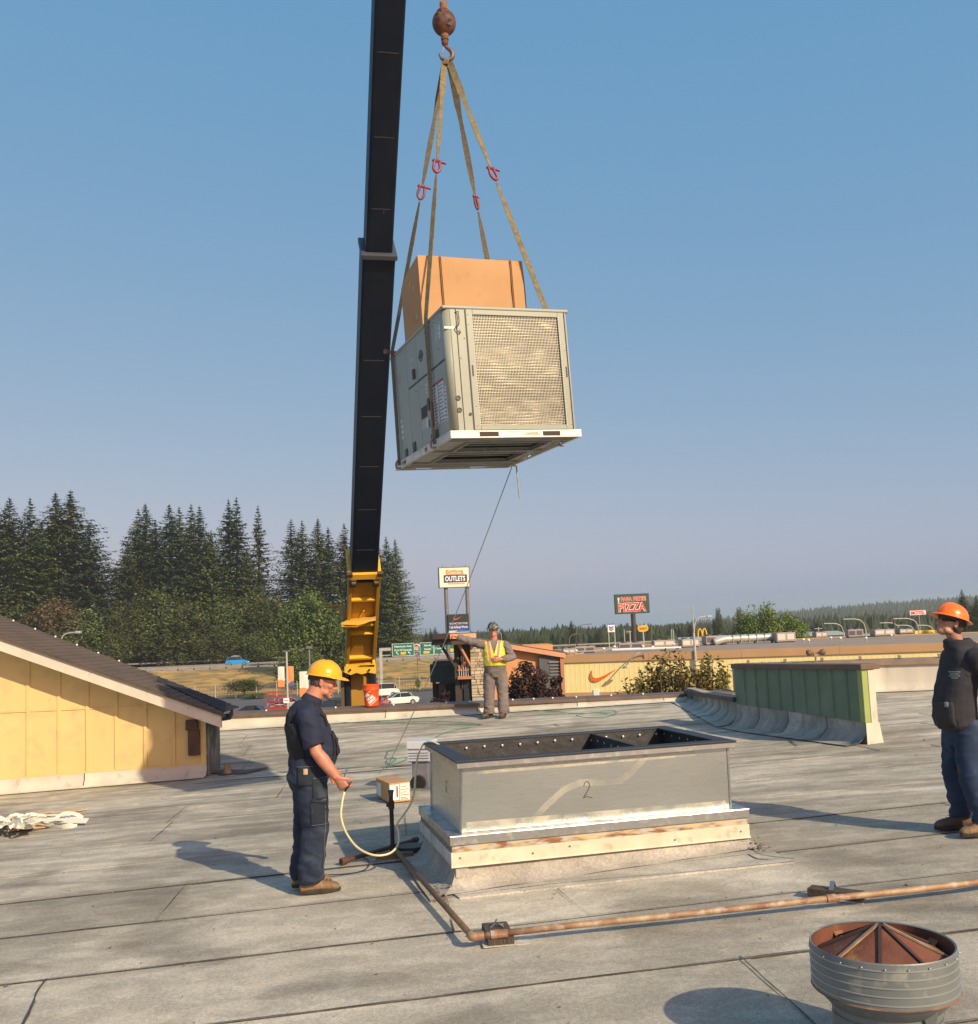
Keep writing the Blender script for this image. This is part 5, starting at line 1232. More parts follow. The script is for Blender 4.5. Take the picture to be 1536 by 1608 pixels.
m = MB(); m.lathe([(Rv, top_ - .004), (Rv, top_ - bhh)], n=72); m.build('band', M_VG, bv, smooth=True)
for k in range(5):
    zc = top_ - .030 - k * .034; m = MB(); m.lathe([(Rv - .001, zc + .0035), (Rv + .0035, zc + .0018), (Rv + .0035, zc - .0018), (Rv - .001, zc - .0035)], n=72); m.build('band_bead', mk('bead_bright', (.34, .36, .36), rough=.4, metal=.5), bv)
m = MB(); m.lathe([(Rv, top_ - bhh + .004), (Rv + .005, top_ - bhh), (Rv - .008, top_ - bhh - .003)], n=72); m.build('band_hem', M_RUST, bv)
m = MB(); m.lathe([(Rv - .012, top_ - .004), (Rv - .014, top_ - bhh)], n=72); m.build('band_lining', M_RUSTD, bv, smooth=True, recalc=False)
m = MB(); m.lathe([(Rv - .006, top_ - bhh - .002), (.238, top_ - bhh - .065), (.228, top_ - bhh - .07)], n=72); m.build('lower_cone', M_VG, bv, smooth=True)
m = MB(); m.lathe([(.226, 0), (.226, top_ - bhh - .07)], n=64); m.lathe([(.232, .2), (.232, .206)], n=64); m.build('stem', M_VG, bv, smooth=True)
m = MB(); m.box((-.008, -.238, 0), (.008, -.225, top_ - bhh - .1)); m.build('stem_seam', M_VG, bv, bevel=.002)
m = MB(); m.lathe([(.42, .0), (.41, .012), (.27, .02), (.23, .05)], n=48); m.build('roof_flange', M_VG, bv, smooth=True)
nc = 8; capz = top_ - .05; apz = top_ + .072; rc = .262; a0c = radians(-68)
for k in range(nc):
    a, b = a0c + 2 * pi * k / nc, a0c + 2 * pi * (k + 1) / nc; m = MB()
    def cp3(aa, t): return V((rc * t * cos(aa), rc * t * sin(aa), apz + (capz - apz) * t ))
    m.grid(lambda u, v: cp3(a + (b - a) * u, .03 + .97 * v) if True else None, 6, 8); m.build('cap_segment', M_RUSTD, bv, smooth=True, recalc=False)
    m = MB(); q = [cp3(a, .05 + .97 * t / 6) + V((0, 0, .008)) for t in range(7)]; strap(m, q, .014, .008, face=V((0, 0, 1))); m.build('cap_seam', mk('seam_pale', (.34, .27, .18), (.2, .1, .05), 9, .6) if k in (6, 1) else mk('seam_dark', (.05, .025, .02), rough=.7), bv)
for k in range(4):
    a = radians(20 + 90 * k); m = MB(); m.bar((.25 * cos(a), .25 * sin(a), top_ - .07), (.297 * cos(a), .297 * sin(a), top_ - .03), .05, .006); m.build('stay', M_RUST, bv)
for k in range(9):
    a = radians(200 + k * 17); m = MB(); m.ell(((Rv + .006) * cos(a), (Rv + .006) * sin(a), top_ - .02), (.004, .004, .004), n=6, m=4); m.build('rivet', M_GALV, bv)
m = MB(); m.poly([(.06, -.232, top_ - bhh - .03), (.13, -.25, top_ - bhh + .0), (.09, -.228, top_ - bhh - .15)], (0, .012, 0)); m.build('bent_tab', M_VG, bv)

# cut-off debris at the left edge
db = thing('plastic_tangle', 'tangle of crumpled white plastic straps and sheeting on the roof at the left edge', 'debris', R(20, 1295))
M_PLA = mk('white_plastic', (.74, .70, .56), (.66, .64, .56), 6, .45)
rd = random.Random(12)
m = MB()
for k in range(16):
    x0, y0 = rd.uniform(-8, 60), rd.uniform(1284, 1300); px = [(x0 + rd.uniform(-18, 22) * t + t * rd.uniform(4, 9), y0 + rd.uniform(-7, 6)) for t in range(4)]
    q = spline([R(x, y, rd.uniform(.04, .19) * (1 if x < 62 else .35)) for x, y in px], 6)
    strap(m, q, [.03 + .05 * abs(sin(i * .5 + k)) for i in range(len(q))], .004, twist=rd.uniform(-3, 3), face=V((rd.uniform(-.5, .5), -.6, 1)))
m.build('strap', M_PLA, db, world=True, smooth=False)
for k, (cx9, cy9, sx9, sy9, h9) in enumerate(((2, 1298, .42, .3, .09), (34, 1294, .6, .34, .12), (70, 1290, .4, .2, .03), (98, 1290, .3, .14, .03))):
    p0 = R(cx9, cy9); m = MB()
    def sh9(u, v):
        n1 = noise.noise(V((u * 4 + k * 7, v * 4, 1))); n2 = abs(noise.noise(V((u * 9, v * 9 + k * 3, 2)))); e9 = 1 + .35 * noise.noise(V((u * 3, v * 3, k * 5.0)))
        return V((p0.x + (u - .5) * sx9 * e9, p0.y + (v - .5) * sy9 * e9, roofz(p0.x, p0.y) + .025 + h9 * max(0, sin(pi * u) * sin(pi * v) * (.7 + 1.4 * n1) + .30 * n2)))
    m.grid(sh9, 26, 18); m.build('crumpled_sheet', M_PLA if k < 3 else mk('blue_plastic', (.45, .52, .58), rough=.4), db, world=True, recalc=False)
for i, (c_, ln, wd_, rz, lb) in enumerate((((50, 1303), .55, .17, .35, 'flat tan cardboard strip pointing left under the white plastic tangle'), ((110, 1277), .45, .1, .1, 'narrow tan board lying right of the white plastic tangle'), ((62, 1281), .35, .09, .15, 'short tan board poking out behind the white plastic tangle'))):
    p = R(*c_); o = thing('scrap_board', lb, 'board', (p.x, p.y, roofz(p.x, p.y) + .02 + .004 * i), rz)
    m = MB(); m.poly([(-ln / 2, -wd_ / 2, 0), (ln / 2 - .1, -wd_ / 2, 0), (ln / 2, wd_ / 2, 0), (-ln / 2 + .12, wd_ / 2, 0)], (0, 0, .018)); m.build('board', mk('tan_board', (.52, .36, .2), (.46, .3, .16), 6, .8), o, bevel=.003)
p = R(122, 1290); o = thing('plastic_strip', 'bluish white curled plastic strip at the right end of the debris', 'debris', (p.x - .1, p.y, roofz(p.x, p.y) + .02))
m = MB(); strap(m, spline([(-.2, 0, .02), (-.1, .05, .08), (.05, .04, .07), (.15, 0, .02), (0, -.04, .02)], 6), .05, .005, face=V((0, -1, 1))); m.build('strip', M_PLA, o)

# orange bucket on the parapet
p = P(584, 1109, 21.3); bk = thing('bucket', 'orange plastic bucket with white printed emblem standing on the parapet', 'bucket', (p.x, 21.28, -1.505), scale=.9)
M_OR = mk('orange_plastic', (.80, .085, .012), (.74, .075, .01), 3, .35)
m = MB(); m.lathe([(.155, 0), (.16, .01), (.185, .36), (.185, .37), (.2, .372), (.2, .41), (.188, .415), (.188, .49), (.2, .492), (.2, .51), (.178, .512), (.15, .02)], n=32, caps=True); m.build('pail', M_OR, bk, smooth=False, bevel=.003)
def bkp(a, z, o_=.003): r_ = .16 + .025 * z / .36 + o_; return V((r_ * sin(a), -r_ * cos(a), z))
m = MB()   # tilted square emblem with stencil strips of letters
def bq(u, v):  # u,v in -.5.. .5 rotated square
    a = radians(38); x = (u * cos(a) - v * sin(a)) * .25; z = (u * sin(a) + v * cos(a)) * .25; return x, z
for r_ in range(3):
    row = ['THE', 'HOME', 'DEPOT'][r_]; vs, fs = text_mesh(row, .05, 0); v0 = .32 - r_ * .32; 
    wv = [.5, .72, .86][r_]
    m.add([bkp((bq(v.x * wv - (0.18 if r_ == 0 else .06), v.y * .27 + v0)[0] - .0) / .17, .2 + bq(v.x * wv, v.y * .27 + v0)[1] * .95, .003 + v.z * .002) for v in vs], fs)
for u0_, u1_, v0_, v1_ in ((-.56, .56, .52, .56), (-.56, .56, -.56, -.52), (-.56, -.52, -.56, .56), (.52, .56, -.56, .56)):
    def f4(u, v): x, z = bq(u0_ + (u1_ - u0_) * u, v0_ + (v1_ - v0_) * v); return bkp(x / .17, .2 + z * .95, .003)
    m.grid(f4, 8, 1)
m.build('printed_emblem', M_WHITE, bk, recalc=False)
m = MB(); m.tube(spline([(-.2, 0, .43), (-.17, -.13, .36), (0, -.21, .33), (.17, -.13, .36), (.2, 0, .43)], 6), .004, 5); m.build('handle', MATS['steel_rope'], bk)
# ================================================================== PEOPLE
def remesh(mb, voxel, it=3, wr=None):
    me = mb.mesh('tmp'); bm = bmesh.new(); bm.from_mesh(me); bmesh.ops.recalc_face_normals(bm, faces=bm.faces); bm.to_mesh(me); bm.free()
    o = bpy.data.objects.new('tmp', me); COL.objects.link(o)
    r = o.modifiers.new('r', 'REMESH'); r.mode = 'VOXEL'; r.voxel_size = voxel; r.use_smooth_shade = True
    s = o.modifiers.new('s', 'SMOOTH'); s.iterations = it; s.factor = .5
    dg = bpy.context.evaluated_depsgraph_get(); m2 = bpy.data.meshes.new_from_object(o.evaluated_get(dg))
    bpy.data.objects.remove(o); bpy.data.meshes.remove(me)
    if wr:
        ns = [v.normal.copy() for v in m2.vertices]
        for v, n_ in zip(m2.vertices, ns): v.co += n_ * wr(v.co)
    m2.polygons.foreach_set('use_smooth', [True] * len(m2.polygons)); m2.update()
    return m2
def solid(name, mb, mat, parent, voxel=.008, it=3, wr=None, pick=None):
    me = remesh(mb, voxel, it, wr); me.name = name
    for m in (mat if isinstance(mat, list) else [mat]): me.materials.append(m)
    if pick:
        for p in me.polygons: p.material_index = pick(p.center, p.normal)
    return link(name, me, parent)
def ering(c, ax, ay, n=20, M=None, pw=2.0):
    c = V(c); out = []
    for k in range(n):
        a = 2 * pi * k / n; ca, sa = cos(a), sin(a)
        x = ax * (abs(ca) ** (2 / pw)) * (1 if ca > 0 else -1); y = ay * (abs(sa) ** (2 / pw)) * (1 if sa > 0 else -1)
        p = V((x, y, 0))
        out.append(c + (M @ p if M else p))
    return out
def torso(mb, secs, grow=0.0, pw=2.3):     # secs: z, cx, cy, ax, ay
    mb.loft([ering((cx, cy, z), ax + grow, ay + grow, 22, pw=pw) for z, cx, cy, ax, ay in secs])
def limb(mb, pts, rr, n=14): mb.tube(pts, rr, n)
def wrinkle(amp, sc=(9, 9, 14), seed=0, zf=None):
    def f(p):
        a = noise.noise(V((p.x * sc[0], p.y * sc[1], p.z * sc[2] + seed))) + .5 * noise.noise(V((p.x * sc[0] * 2.3 + p.z * 8, p.y * sc[1] * 2, p.z * sc[2] * 2 + seed)))
        r_ = 1 - abs(a) * 2.0
        return amp * (r_ if zf is None else r_ * zf(p))
    return f
def hand(mb, wrist, d, palm_n, thumb_side, curl=.6, size=1.0, spread=.06):
    """palm from the wrist along d; palm_n = direction the palm faces; thumb on thumb_side"""
    d = V(d).normalized(); pn = V(palm_n); pn = (pn - d * pn.dot(d)).normalized(); sd_ = d.cross(pn)
    if sd_.dot(V(thumb_side)) < 0: sd_ = -sd_
    w_ = V(wrist); s = size
    rings = []
    for t, hw, ht in ((0, .027, .019), (.03, .034, .017), (.06, .041, .015), (.09, .042, .013)):
        c = w_ + d * t * s; rings.append([c + sd_ * (hw * s * cos(a)) + pn * (ht * s * sin(a)) for a in [2 * pi * k / 14 for k in range(14)]])
    mb.loft(rings)
    for i, (off, ln) in enumerate(((.031, .072), (.0105, .080), (-.0105, .074), (-.031, .058))):
        base = w_ + d * .085 * s + sd_ * off * s; dir_ = (d + sd_ * (off * spread * 20)).normalized(); pts = [base - d * .02 * s, base]; p = base
        cd = dir_; axis_n = pn
        for j, f in enumerate((.45, .32, .23)):
            ang = curl * (1.0 + .12 * i) * (.8, 1.1, .8)[j]
            nd = cd * cos(ang) + axis_n * sin(ang); axis_n = axis_n * cos(ang) - cd * sin(ang); cd = nd.normalized()
            p = p + cd * ln * f * s; pts.append(p)
        mb.tube(pts, [.0100 * s, .0098 * s, .0090 * s, .0083 * s, .0070 * s], 8)
    tb = w_ + d * .022 * s + sd_ * .028 * s; td = (d * .75 + sd_ * .75 + pn * .35).normalized(); t1_ = tb + td * .036 * s
    td2 = (d * .9 + sd_ * .25 + pn * .5 * (curl + .3)).normalized(); t2_ = t1_ + td2 * .028 * s; t3_ = t2_ + (td2 + pn * .3 * curl).normalized() * .022 * s
    mb.tube([tb - td * .02 * s, tb, t1_, t2_, t3_], [.015 * s, .0145 * s, .0115 * s, .0100 * s, .0080 * s], 8)
def headgeo(mb, HM, jaw=1.0, neck_to=None):
    """head in local frame x forward z up, HM 4x4 places it"""
    def E(c, r, M=None, n=18, m=12):
        t = MB(); t.ell(c, r, M, n, m); mb.add([HM @ p for p in t.v], t.f)
    def Tt(pts, rr, n=10):
        t = MB(); t.tube(pts, rr, n); mb.add([HM @ p for p in t.v], t.f)
    E((-.012, 0, .035), (.098, .076, .092)); E((.012, 0, .0), (.078, .068, .085)); E((.03, 0, -.045), (.058, .056, .062))
    E((.048, 0, -.088), (.040, .042 * jaw, .028)); E((.072, 0, -.100), (.016, .02, .015)); E((-.01, 0, -.06), (.05, .052, .05))
    for s_ in (-1, 1):
        E((.066, s_ * .030, .032), (.022, .026, .010)); E((.056, s_ * .040, -.022), (.026, .022, .024)); E((.02, s_ * .047, -.075), (.04, .014, .022))
        M_ = Matrix.Rotation(.35 * -s_, 3, 'Z'); E((-.008, s_ * .077, -.008), (.019, .008, .032), M_); E((-.012, s_ * .083, .008), (.014, .006, .015), M_); E((-.002, s_ * .08, -.032), (.008, .007, .010))
        E((.087, s_ * .012, -.038), (.011, .009, .008))
    Tt([(.070, 0, .022), (.088, 0, .006), (.101, 0, -.016), (.108, 0, -.034), (.094, 0, -.044)], [.009, .009, .011, .0125, .010])
    E((.082, 0, -.058), (.012, .024, .012)); E((.088, 0, -.064), (.009, .023, .0052)); E((.086, 0, -.076), (.010, .021, .0062)); E((.078, 0, -.088), (.014, .024, .012))
def eyes(parent, HM, eye=True, col=(.08, .05, .03)):
    for s_ in (-1, 1):
        c = V((.067, s_ * .030, .006)); m = MB(); m.ell(c, (.0125, .0125, .0115), n=12, m=8); m.v = [HM @ p for p in m.v]; e = m.build('eye', mk('eye_white', (.62, .58, .54), rough=.2), parent, smooth=True)
        m = MB(); m.ell(c + V((.0095, s_ * .002, 0)), (.004, .0055, .0055), n=10, m=6); m.v = [HM @ p for p in m.v]; m.build('iris', mk('iris', col, rough=.2), e, smooth=True)
        m = MB(); m.tube([HM @ V((.080, s_ * .014, .028)), HM @ V((.083, s_ * .03, .034)), HM @ V((.072, s_ * .048, .028))], [.003, .0042, .002], 6); m.build('eyebrow', mk('brow_hair', (.07, .045, .03), rough=.9), parent, smooth=True)
def hair(parent, HM, mat, full=True, length=.0, nm='hair'):
    m = MB(); t = MB(); t.ell((-.018, 0, .040), (.100, .081, .095), n=26, m=18); t.ell((-.045, 0, -.02), (.065, .072, .06 + length), n=20, m=14)
    for s_ in (-1, 1): t.ell((-.02, s_ * .066, -.0), (.026, .014, .045 + length * .6), n=12, m=8)
    t.v = [HM @ p for p in t.v]
    o = solid(nm, t, mat, parent, .006, 2, wr=lambda p: .003 * noise.noise(V((p.x * 60, p.y * 60, p.z * 25))))
    return o
def hard_hat(parent, HM, mat, full_brim=False, tilt=0.0, band=True, nm='hard_hat', ridge=3):
    T = HM @ Matrix.Translation((-.005, 0, .048)) @ Matrix.Rotation(tilt, 4, 'Y')
    m = MB(); n = 56
    def pt(th, ph, add=0.0):
        rx, ry, rz_ = .132, .112, .118
        r_ = 1 + add
        x = rx * sin(th) * cos(ph); y = ry * sin(th) * sin(ph); z = rz_ * cos(th)
        rd_ = .006 * max(0, 1 - abs(y) / .013) * (sin(th) > 0) * (1 if abs(cos(ph)) > .2 or th < .4 else 0)
        if ridge == 3: rd_ += .0035 * max(0, 1 - abs(abs(y) - .045) / .010) * min(1, max(0, cos(th) * 1.6))
        k = 1 + rd_ / .11
        return V((x * k * r_, y * k * r_, z * k * r_))
    rings = []
    for i in range(1, 20):
        th = pi / 2 * i / 19; rings.append([pt(th, 2 * pi * k / n) for k in range(n)])
    # brim
    def brim(o_, drop, th0=pi / 2):
        out = []
        for k in range(n):
            ph = 2 * pi * k / n; f = cos(ph)
            if full_brim: w_ = .034 + .012 * max(0, f) ** 2
            else: w_ = .010 + .050 * max(0, f) ** 1.6
            p = pt(pi / 2, ph); dirv = V((cos(ph) * 1.0, sin(ph) * .9, 0)).normalized()
            q = p + dirv * w_ * o_; q.z -= drop * (w_ / .04) * o_; out.append(q)
        return out
    rings += [brim(.35, .004), brim(.8, .010), brim(1.0, .014)]
    low = brim(1.0, .014); low = [p - V((0, 0, .004)) for p in low]; rings.append(low)
    rings.append([p - V((0, 0, .005)) for p in brim(.3, .004)])
    inner = [pt(pi / 2 * .98, 2 * pi * k / n, -.03) for k in range(n)]; rings.append(inner)
    for i in (15, 10, 5, 1): rings.append([pt(pi / 2 * i / 19, 2 * pi * k / n, -.03) for k in range(n)])
    m.loft(rings); m.v = [T @ p for p in m.v]
    o = m.build(nm, mat, parent, smooth=True)
    if band:
        b_ = MB(); rg = []
        for z, k in ((-.03, .86), (-.012, .88), (.0, .88)): rg.append([T @ V((.12 * k * cos(2 * pi * a / 30), .10 * k * sin(2 * pi * a / 30), z)) for a in range(30)])
        b_.loft(rg, caps=False); s = b_.build('headband', mk('headband', (.05, .05, .055), rough=.7), parent, smooth=True)
        b_ = MB(); b_.cbox((-.115, 0, -.03), (.02, .06, .035)); b_.v = [T @ p for p in b_.v]; b_.build('ratchet', M_BLACK, parent, bevel=.004)
    return o
def boot(parent, ankle, fwd, mat, sole_mat, L9=.31, H9=.14):
    """boot with toe along fwd; ankle = point above the heel"""
    f = V(fwd); f.z = 0; f.normalize(); s_ = V((-f.y, f.x, 0)); a = V(ankle); g0 = V((a.x, a.y, 0))
    def ring(t, w_, z0, z1):
        c = g0 + f * t; out = []
        for k in range(16):
            an = 2 * pi * k / 16; x = w_ * cos(an); z = (z0 + z1) / 2 + (z1 - z0) / 2 * (sin(an) if sin(an) > 0 else max(sin(an) * 1.25, -1))
            out.append(c + s_ * x + V((0, 0, z)))
        return out
    m = MB(); m.loft([ring(t, w_, z0, z1) for t, w_, z0, z1 in ((-.085, .022, .035, .075), (-.075, .034, .02, .11), (-.04, .042, .02, H9), (0, .043, .02, H9 + .005), (.05, .042, .02, .125), (.09, .045, .02, .10), (.13, .050, .02, .088), (.17, .050, .02, .080), (.2, .043, .02, .068), (.222, .025, .025, .05))])
    m.tube([g0 + V((0, 0, .1)), g0 + V((0, 0, H9 + .06))], [.05, .05], 16)
    b_ = solid('boot', m, mat, parent, .007, 2, wr=lambda p: .0015 * noise.noise(p * 60))
    m = MB()
    def sring(z, g_):
        out = []
        for k in range(28):
            an = 2 * pi * k / 28; t = .07 + (.160 + g_) * cos(an); w_ = (.047 + g_) * (1 - .12 * cos(an * 2)) * sin(an) * (1.08 if cos(an) > 0 else .9)
            out.append(g0 + f * t + s_ * w_ + V((0, 0, z)))
        return out
    m.loft([sring(0, -.002), sring(.006, .0), sring(.026, .003), sring(.034, -.004)]); m.build('sole', sole_mat, b_, smooth=False, bevel=.002)
    m = MB()
    for k in range(5):
        c = g0 + f * (.06 + .022 * k) + V((0, 0, .128 - .011 * k)); m.tube([c - s_ * .022, c + s_ * .022 + V((0, 0, .0))], .003, 5)
    m.build('lace', M_BLACK, b_); return b_
def bvh_of(o): return BVHTree.FromPolygons([v.co.copy() for v in o.data.vertices], [tuple(p.vertices) for p in o.data.polygons])
def patch(parent, tree, c, nrm_, up, w_, h, mat, nm, off=.004, nu=10, nv=8, shape=None, th=.004):
    """piece of cloth lying on a body: rays from outside onto the surface"""
    n_ = V(nrm_).normalized(); up = V(up); up = (up - n_ * up.dot(n_)).normalized(); r_ = up.cross(n_); c = V(c); m = MB()
    def f(u, v):
        uu, vv = (u - .5) * w_, (v - .5) * h
        if shape: uu, vv = shape(uu, vv)
        o_ = c + r_ * uu + up * vv + n_ * .4
        hit = tree.ray_cast(o_, -n_, .8)
        return (hit[0] + n_ * off) if hit[0] else (c + r_ * uu + up * vv)
    m.grid(f, nu, nv); o = m.build(nm, mat, parent, smooth=True, recalc=False)
    s = o.modifiers.new('solid', 'SOLIDIFY'); s.thickness = th; s.offset = 0
    return o
def skin(name, c, c2, c3=None): return mk(name, c, c2, 14, .5, c3=c3 or c2, s3=30, bump=.12, bscale=120)
SK_A = skin('skin_ruddy', (.48, .205, .125), (.42, .155, .095), (.50, .25, .16))
SK_B = skin('skin_tan', (.42, .22, .15), (.34, .17, .12))
SK_C = skin('skin_red', (.58, .25, .16), (.48, .18, .12))
M_DENIM = mk('dark_denim', (.015, .026, .055), (.010, .017, .036), 9, .9, c3=(.04, .06, .095), s3=7, lo3=.55, hi3=.72, bump=.35, bscale=160)
M_NAVY = mk('navy_cloth', (.014, .020, .050), (.010, .015, .038), 6, .85, bump=.2, bscale=140)
M_BIB = mk('black_canvas', (.010, .012, .018), (.016, .018, .024), 6, .9, bump=.2, bscale=120)
M_THREAD = mk('seam_thread', (.12, .14, .17), rough=.9)
M_BOOT = mk('tan_boot', (.26, .165, .085), (.17, .10, .05), 9, .75, c3=(.33, .23, .13), s3=16, bump=.3, bscale=70)
M_BOOT2 = mk('brown_boot', (.13, .08, .055), (.09, .055, .04), 9, .75, bump=.3, bscale=70)
M_SOLE = mk('boot_sole', (.05, .038, .03), (.03, .025, .02), 12, .85)

# ---------------------------------------------------------------- man A: navy shirt, black bibs, yellow hat
fA = R(496, 1399)
SA = 1.045
pA_ = thing('person', 'man in yellow hard hat and navy shirt holding the cream cord', 'person', (fA.x, fA.y, roofz(fA.x, fA.y) + .014), radians(14), scale=SA)
HA = Matrix.Translation((.105, 0, 1.612)) @ Matrix.Rotation(radians(-9), 4, 'Z') @ Matrix.Rotation(radians(15), 4, 'Y') @ Matrix.Scale(1.06, 4)
secA = [(.78, -.02, 0, .115, .155), (.86, -.035, 0, .15, .178), (.95, -.01, 0, .165, .178), (1.05, .012, 0, .178, .178), (1.15, .0, 0, .180, .182), (1.26, -.028, 0, .165, .195), (1.35, -.045, 0, .138, .195), (1.42, -.04, 0, .105, .165), (1.47, -.01, 0, .075, .10)]
shR, elR, wrR = V((-.045, -.20, 1.375)), V((.015, -.265, 1.09)), V((.165, -.29, .885))
shL, elL, wrL = V((-.045, .20, 1.375)), V((.03, .27, 1.09)), V((.15, .25, .88))
lgR = [V((-.02, -.095, .88)), V((.0, -.105, .50)), V((-.045, -.11, .10))]
lgL = [V((-.03, .095, .88)), V((-.045, .11, .50)), V((-.09, .12, .10))]
m = MB(); torso(m, secA, -.022)
for a_, b_, c_ in ((shR, elR, wrR), (shL, elL, wrL)):
    limb(m, [a_, a_.lerp(b_, .5), b_, b_.lerp(c_, .3), b_.lerp(c_, .7), c_], [.055, .053, .048, .053, .044, .032])
for l_ in (lgR, lgL): limb(m, [l_[0], l_[0].lerp(l_[1], .5), l_[1], l_[1].lerp(l_[2], .35), l_[2], l_[2] - V((0, 0, .06))], [.085, .075, .055, .056, .038, .035])
m.tube([(-.02, 0, 1.42), (.02, 0, 1.49), HA @ V((-.018, 0, -.04))], [.082, .074, .068], 16)
headgeo(m, HA)
hand(m, wrR, (.55, .02, -.83), (.5, .8, .1), (.9, 0, .2), curl=1.0, size=1.1)
hand(m, wrL, (.5, -.1, -.85), (-.2, -.9, 0), (.9, 0, .2), curl=.5)
solid('body', m, SK_A, pA_, .0052, 3)
eyes(pA_, HA)
hr = MB(); hr.ell((-.024, 0, .035), (.093, .078, .09), n=24, m=16); hr.ell((-.055, 0, -.02), (.045, .060, .05), n=18, m=12)
for s_ in (-1, 1): hr.ell((-.038, s_ * .062, -.012), (.028, .012, .04), n=12, m=8)
hr.v = [HA @ p for p in hr.v]; solid('hair', hr, mk('short_hair', (.06, .035, .025), (.10, .06, .045), 60, .9), pA_, .006, 1, wr=lambda p: .002 * noise.noise(p * 90))
hr = MB(); hr.ell((.070, 0, -.105), (.028, .030, .022), n=16, m=10); hr.ell((.089, 0, -.088), (.010, .024, .012), n=12, m=8); hr.tube([(.084, -.032, -.085), (.096, -.018, -.056), (.100, 0, -.052), (.096, .018, -.056), (.084, .032, -.085)], [.006, .007, .007, .007, .006], 8)
hr.v = [HA @ p for p in hr.v]; solid('goatee', hr, mk('grey_beard', (.30, .24, .20), (.12, .08, .06), 40, .9), pA_, .005, 1, wr=lambda p: .002 * noise.noise(p * 120))
M_HATY = mk('yellow_plastic', (.90, .40, .008), (.86, .36, .006), 3, .28, coat=.3, c3=(.7, .3, .02), s3=14, lo3=.66, hi3=.8)
hard_hat(pA_, HA @ Matrix.Scale(.955, 4), M_HATY, tilt=radians(-6))
# shirt with short sleeves and collar
m = MB(); torso(m, secA[2:], .0)
for a_, b_ in ((shR, elR), (shL, elL)):
    d = (b_ - a_).normalized(); limb(m, [a_ + V((0, -a_.y * .25, .015)), a_, a_.lerp(b_, .45), a_.lerp(b_, .86)], [.070, .078, .078, .082], 18)
    m.ell(a_ + V((.01, -a_.y * .12, .0)), (.085, .085, .075))
zfn = lambda p: 1.0
sh_ = solid('shirt', m, M_NAVY, pA_, .008, 3, wr=wrinkle(.011, (5, 5, 7), 1))
m = MB(); m.lathe([(.088, 0), (.084, .03), (.072, .055), (.070, .05), (.080, .0)], n=28); m.v = [Matrix.Translation((.002, 0, 1.452)) @ Matrix.Rotation(radians(24), 4, 'Y') @ p for p in m.v]; m.build('collar', M_NAVY, pA_, smooth=True)
# jeans
m = MB(); torso(m, [(.76, -.03, 0, .12, .165), (.86, -.04, 0, .162, .186), (.95, -.012, 0, .175, .186), (1.03, .008, 0, .180, .182)], .004)
for l_ in (lgR, lgL):
    limb(m, [l_[0] + V((0, 0, -.02)), l_[0].lerp(l_[1], .35), l_[0].lerp(l_[1], .7), l_[1], l_[1].lerp(l_[2], .3), l_[1].lerp(l_[2], .65), l_[2] + V((.0, 0, .03)), l_[2] + V((.01, 0, -.005))], [.112, .118, .112, .102, .098, .094, .092, .09], 20)
jw = wrinkle(.015, (5, 5, 9), 4, zf=lambda p: .5 + .9 * max(0, 1 - abs(p.z - .12) / .22) + .4 * max(0, 1 - abs(p.z - .48) / .12))
jn = solid('jeans', m, M_DENIM, pA_, .008, 3, wr=jw)
tj = bvh_of(jn); ts = bvh_of(sh_)
DN2 = mk('denim_patch', (.013, .021, .038), (.009, .014, .026), 9, .9, c3=(.04, .052, .072), s3=9, lo3=.56, hi3=.7, bump=.35, bscale=160)
patch(pA_, tj, (-.06, -.2, .90), (-.25, -1, .1), (0, 0, 1), .15, .15, DN2, 'back_pocket', .003)
patch(pA_, tj, (-.068, -.2, .935), (-.3, -1, .1), (0, 0, 1), .034, .045, mk('leather_label', (.50, .32, .20), rough=.8), 'pocket_label', .009, 3, 3)
patch(pA_, tj, (.045, -.2, .80), (.1, -1, 0), (0, 0, 1), .13, .17, DN2, 'tool_pocket', .004)
patch(pA_, tj, (.03, -.2, .62), (.1, -1, 0), (0, 0, 1), .14, .19, DN2, 'leg_pocket', .004)
patch(pA_, tj, (.03, -.2, .705), (.1, -1, 0), (.25, 0, 1), .125, .022, DN2, 'hammer_loop', .011, 8, 3)
for (x, z, w9, up) in ((-.06, .973, .15, 1), (.045, .88, .12, 1), (.03, .712, .13, 1), (.03, .53, .14, 1)):
    patch(pA_, tj, (x, -.2, z), (.05, -1, 0), (0, 0, 1), w9, .0045, M_THREAD, 'stitching', .0085, 10, 1, th=.001)
patch(pA_, tj, (.082, -.2, .48), (.5, -1, 0), (.02, 0, 1), .005, .80, M_THREAD, 'side_seam', .004, 1, 40, th=.001)
for x in (-.0,): patch(pA_, tj, (x, -.2, 1.0), (x * 5, -1, 0), (0, 0, 1), .016, .07, DN2, 'belt_loop', .008, 3, 6)
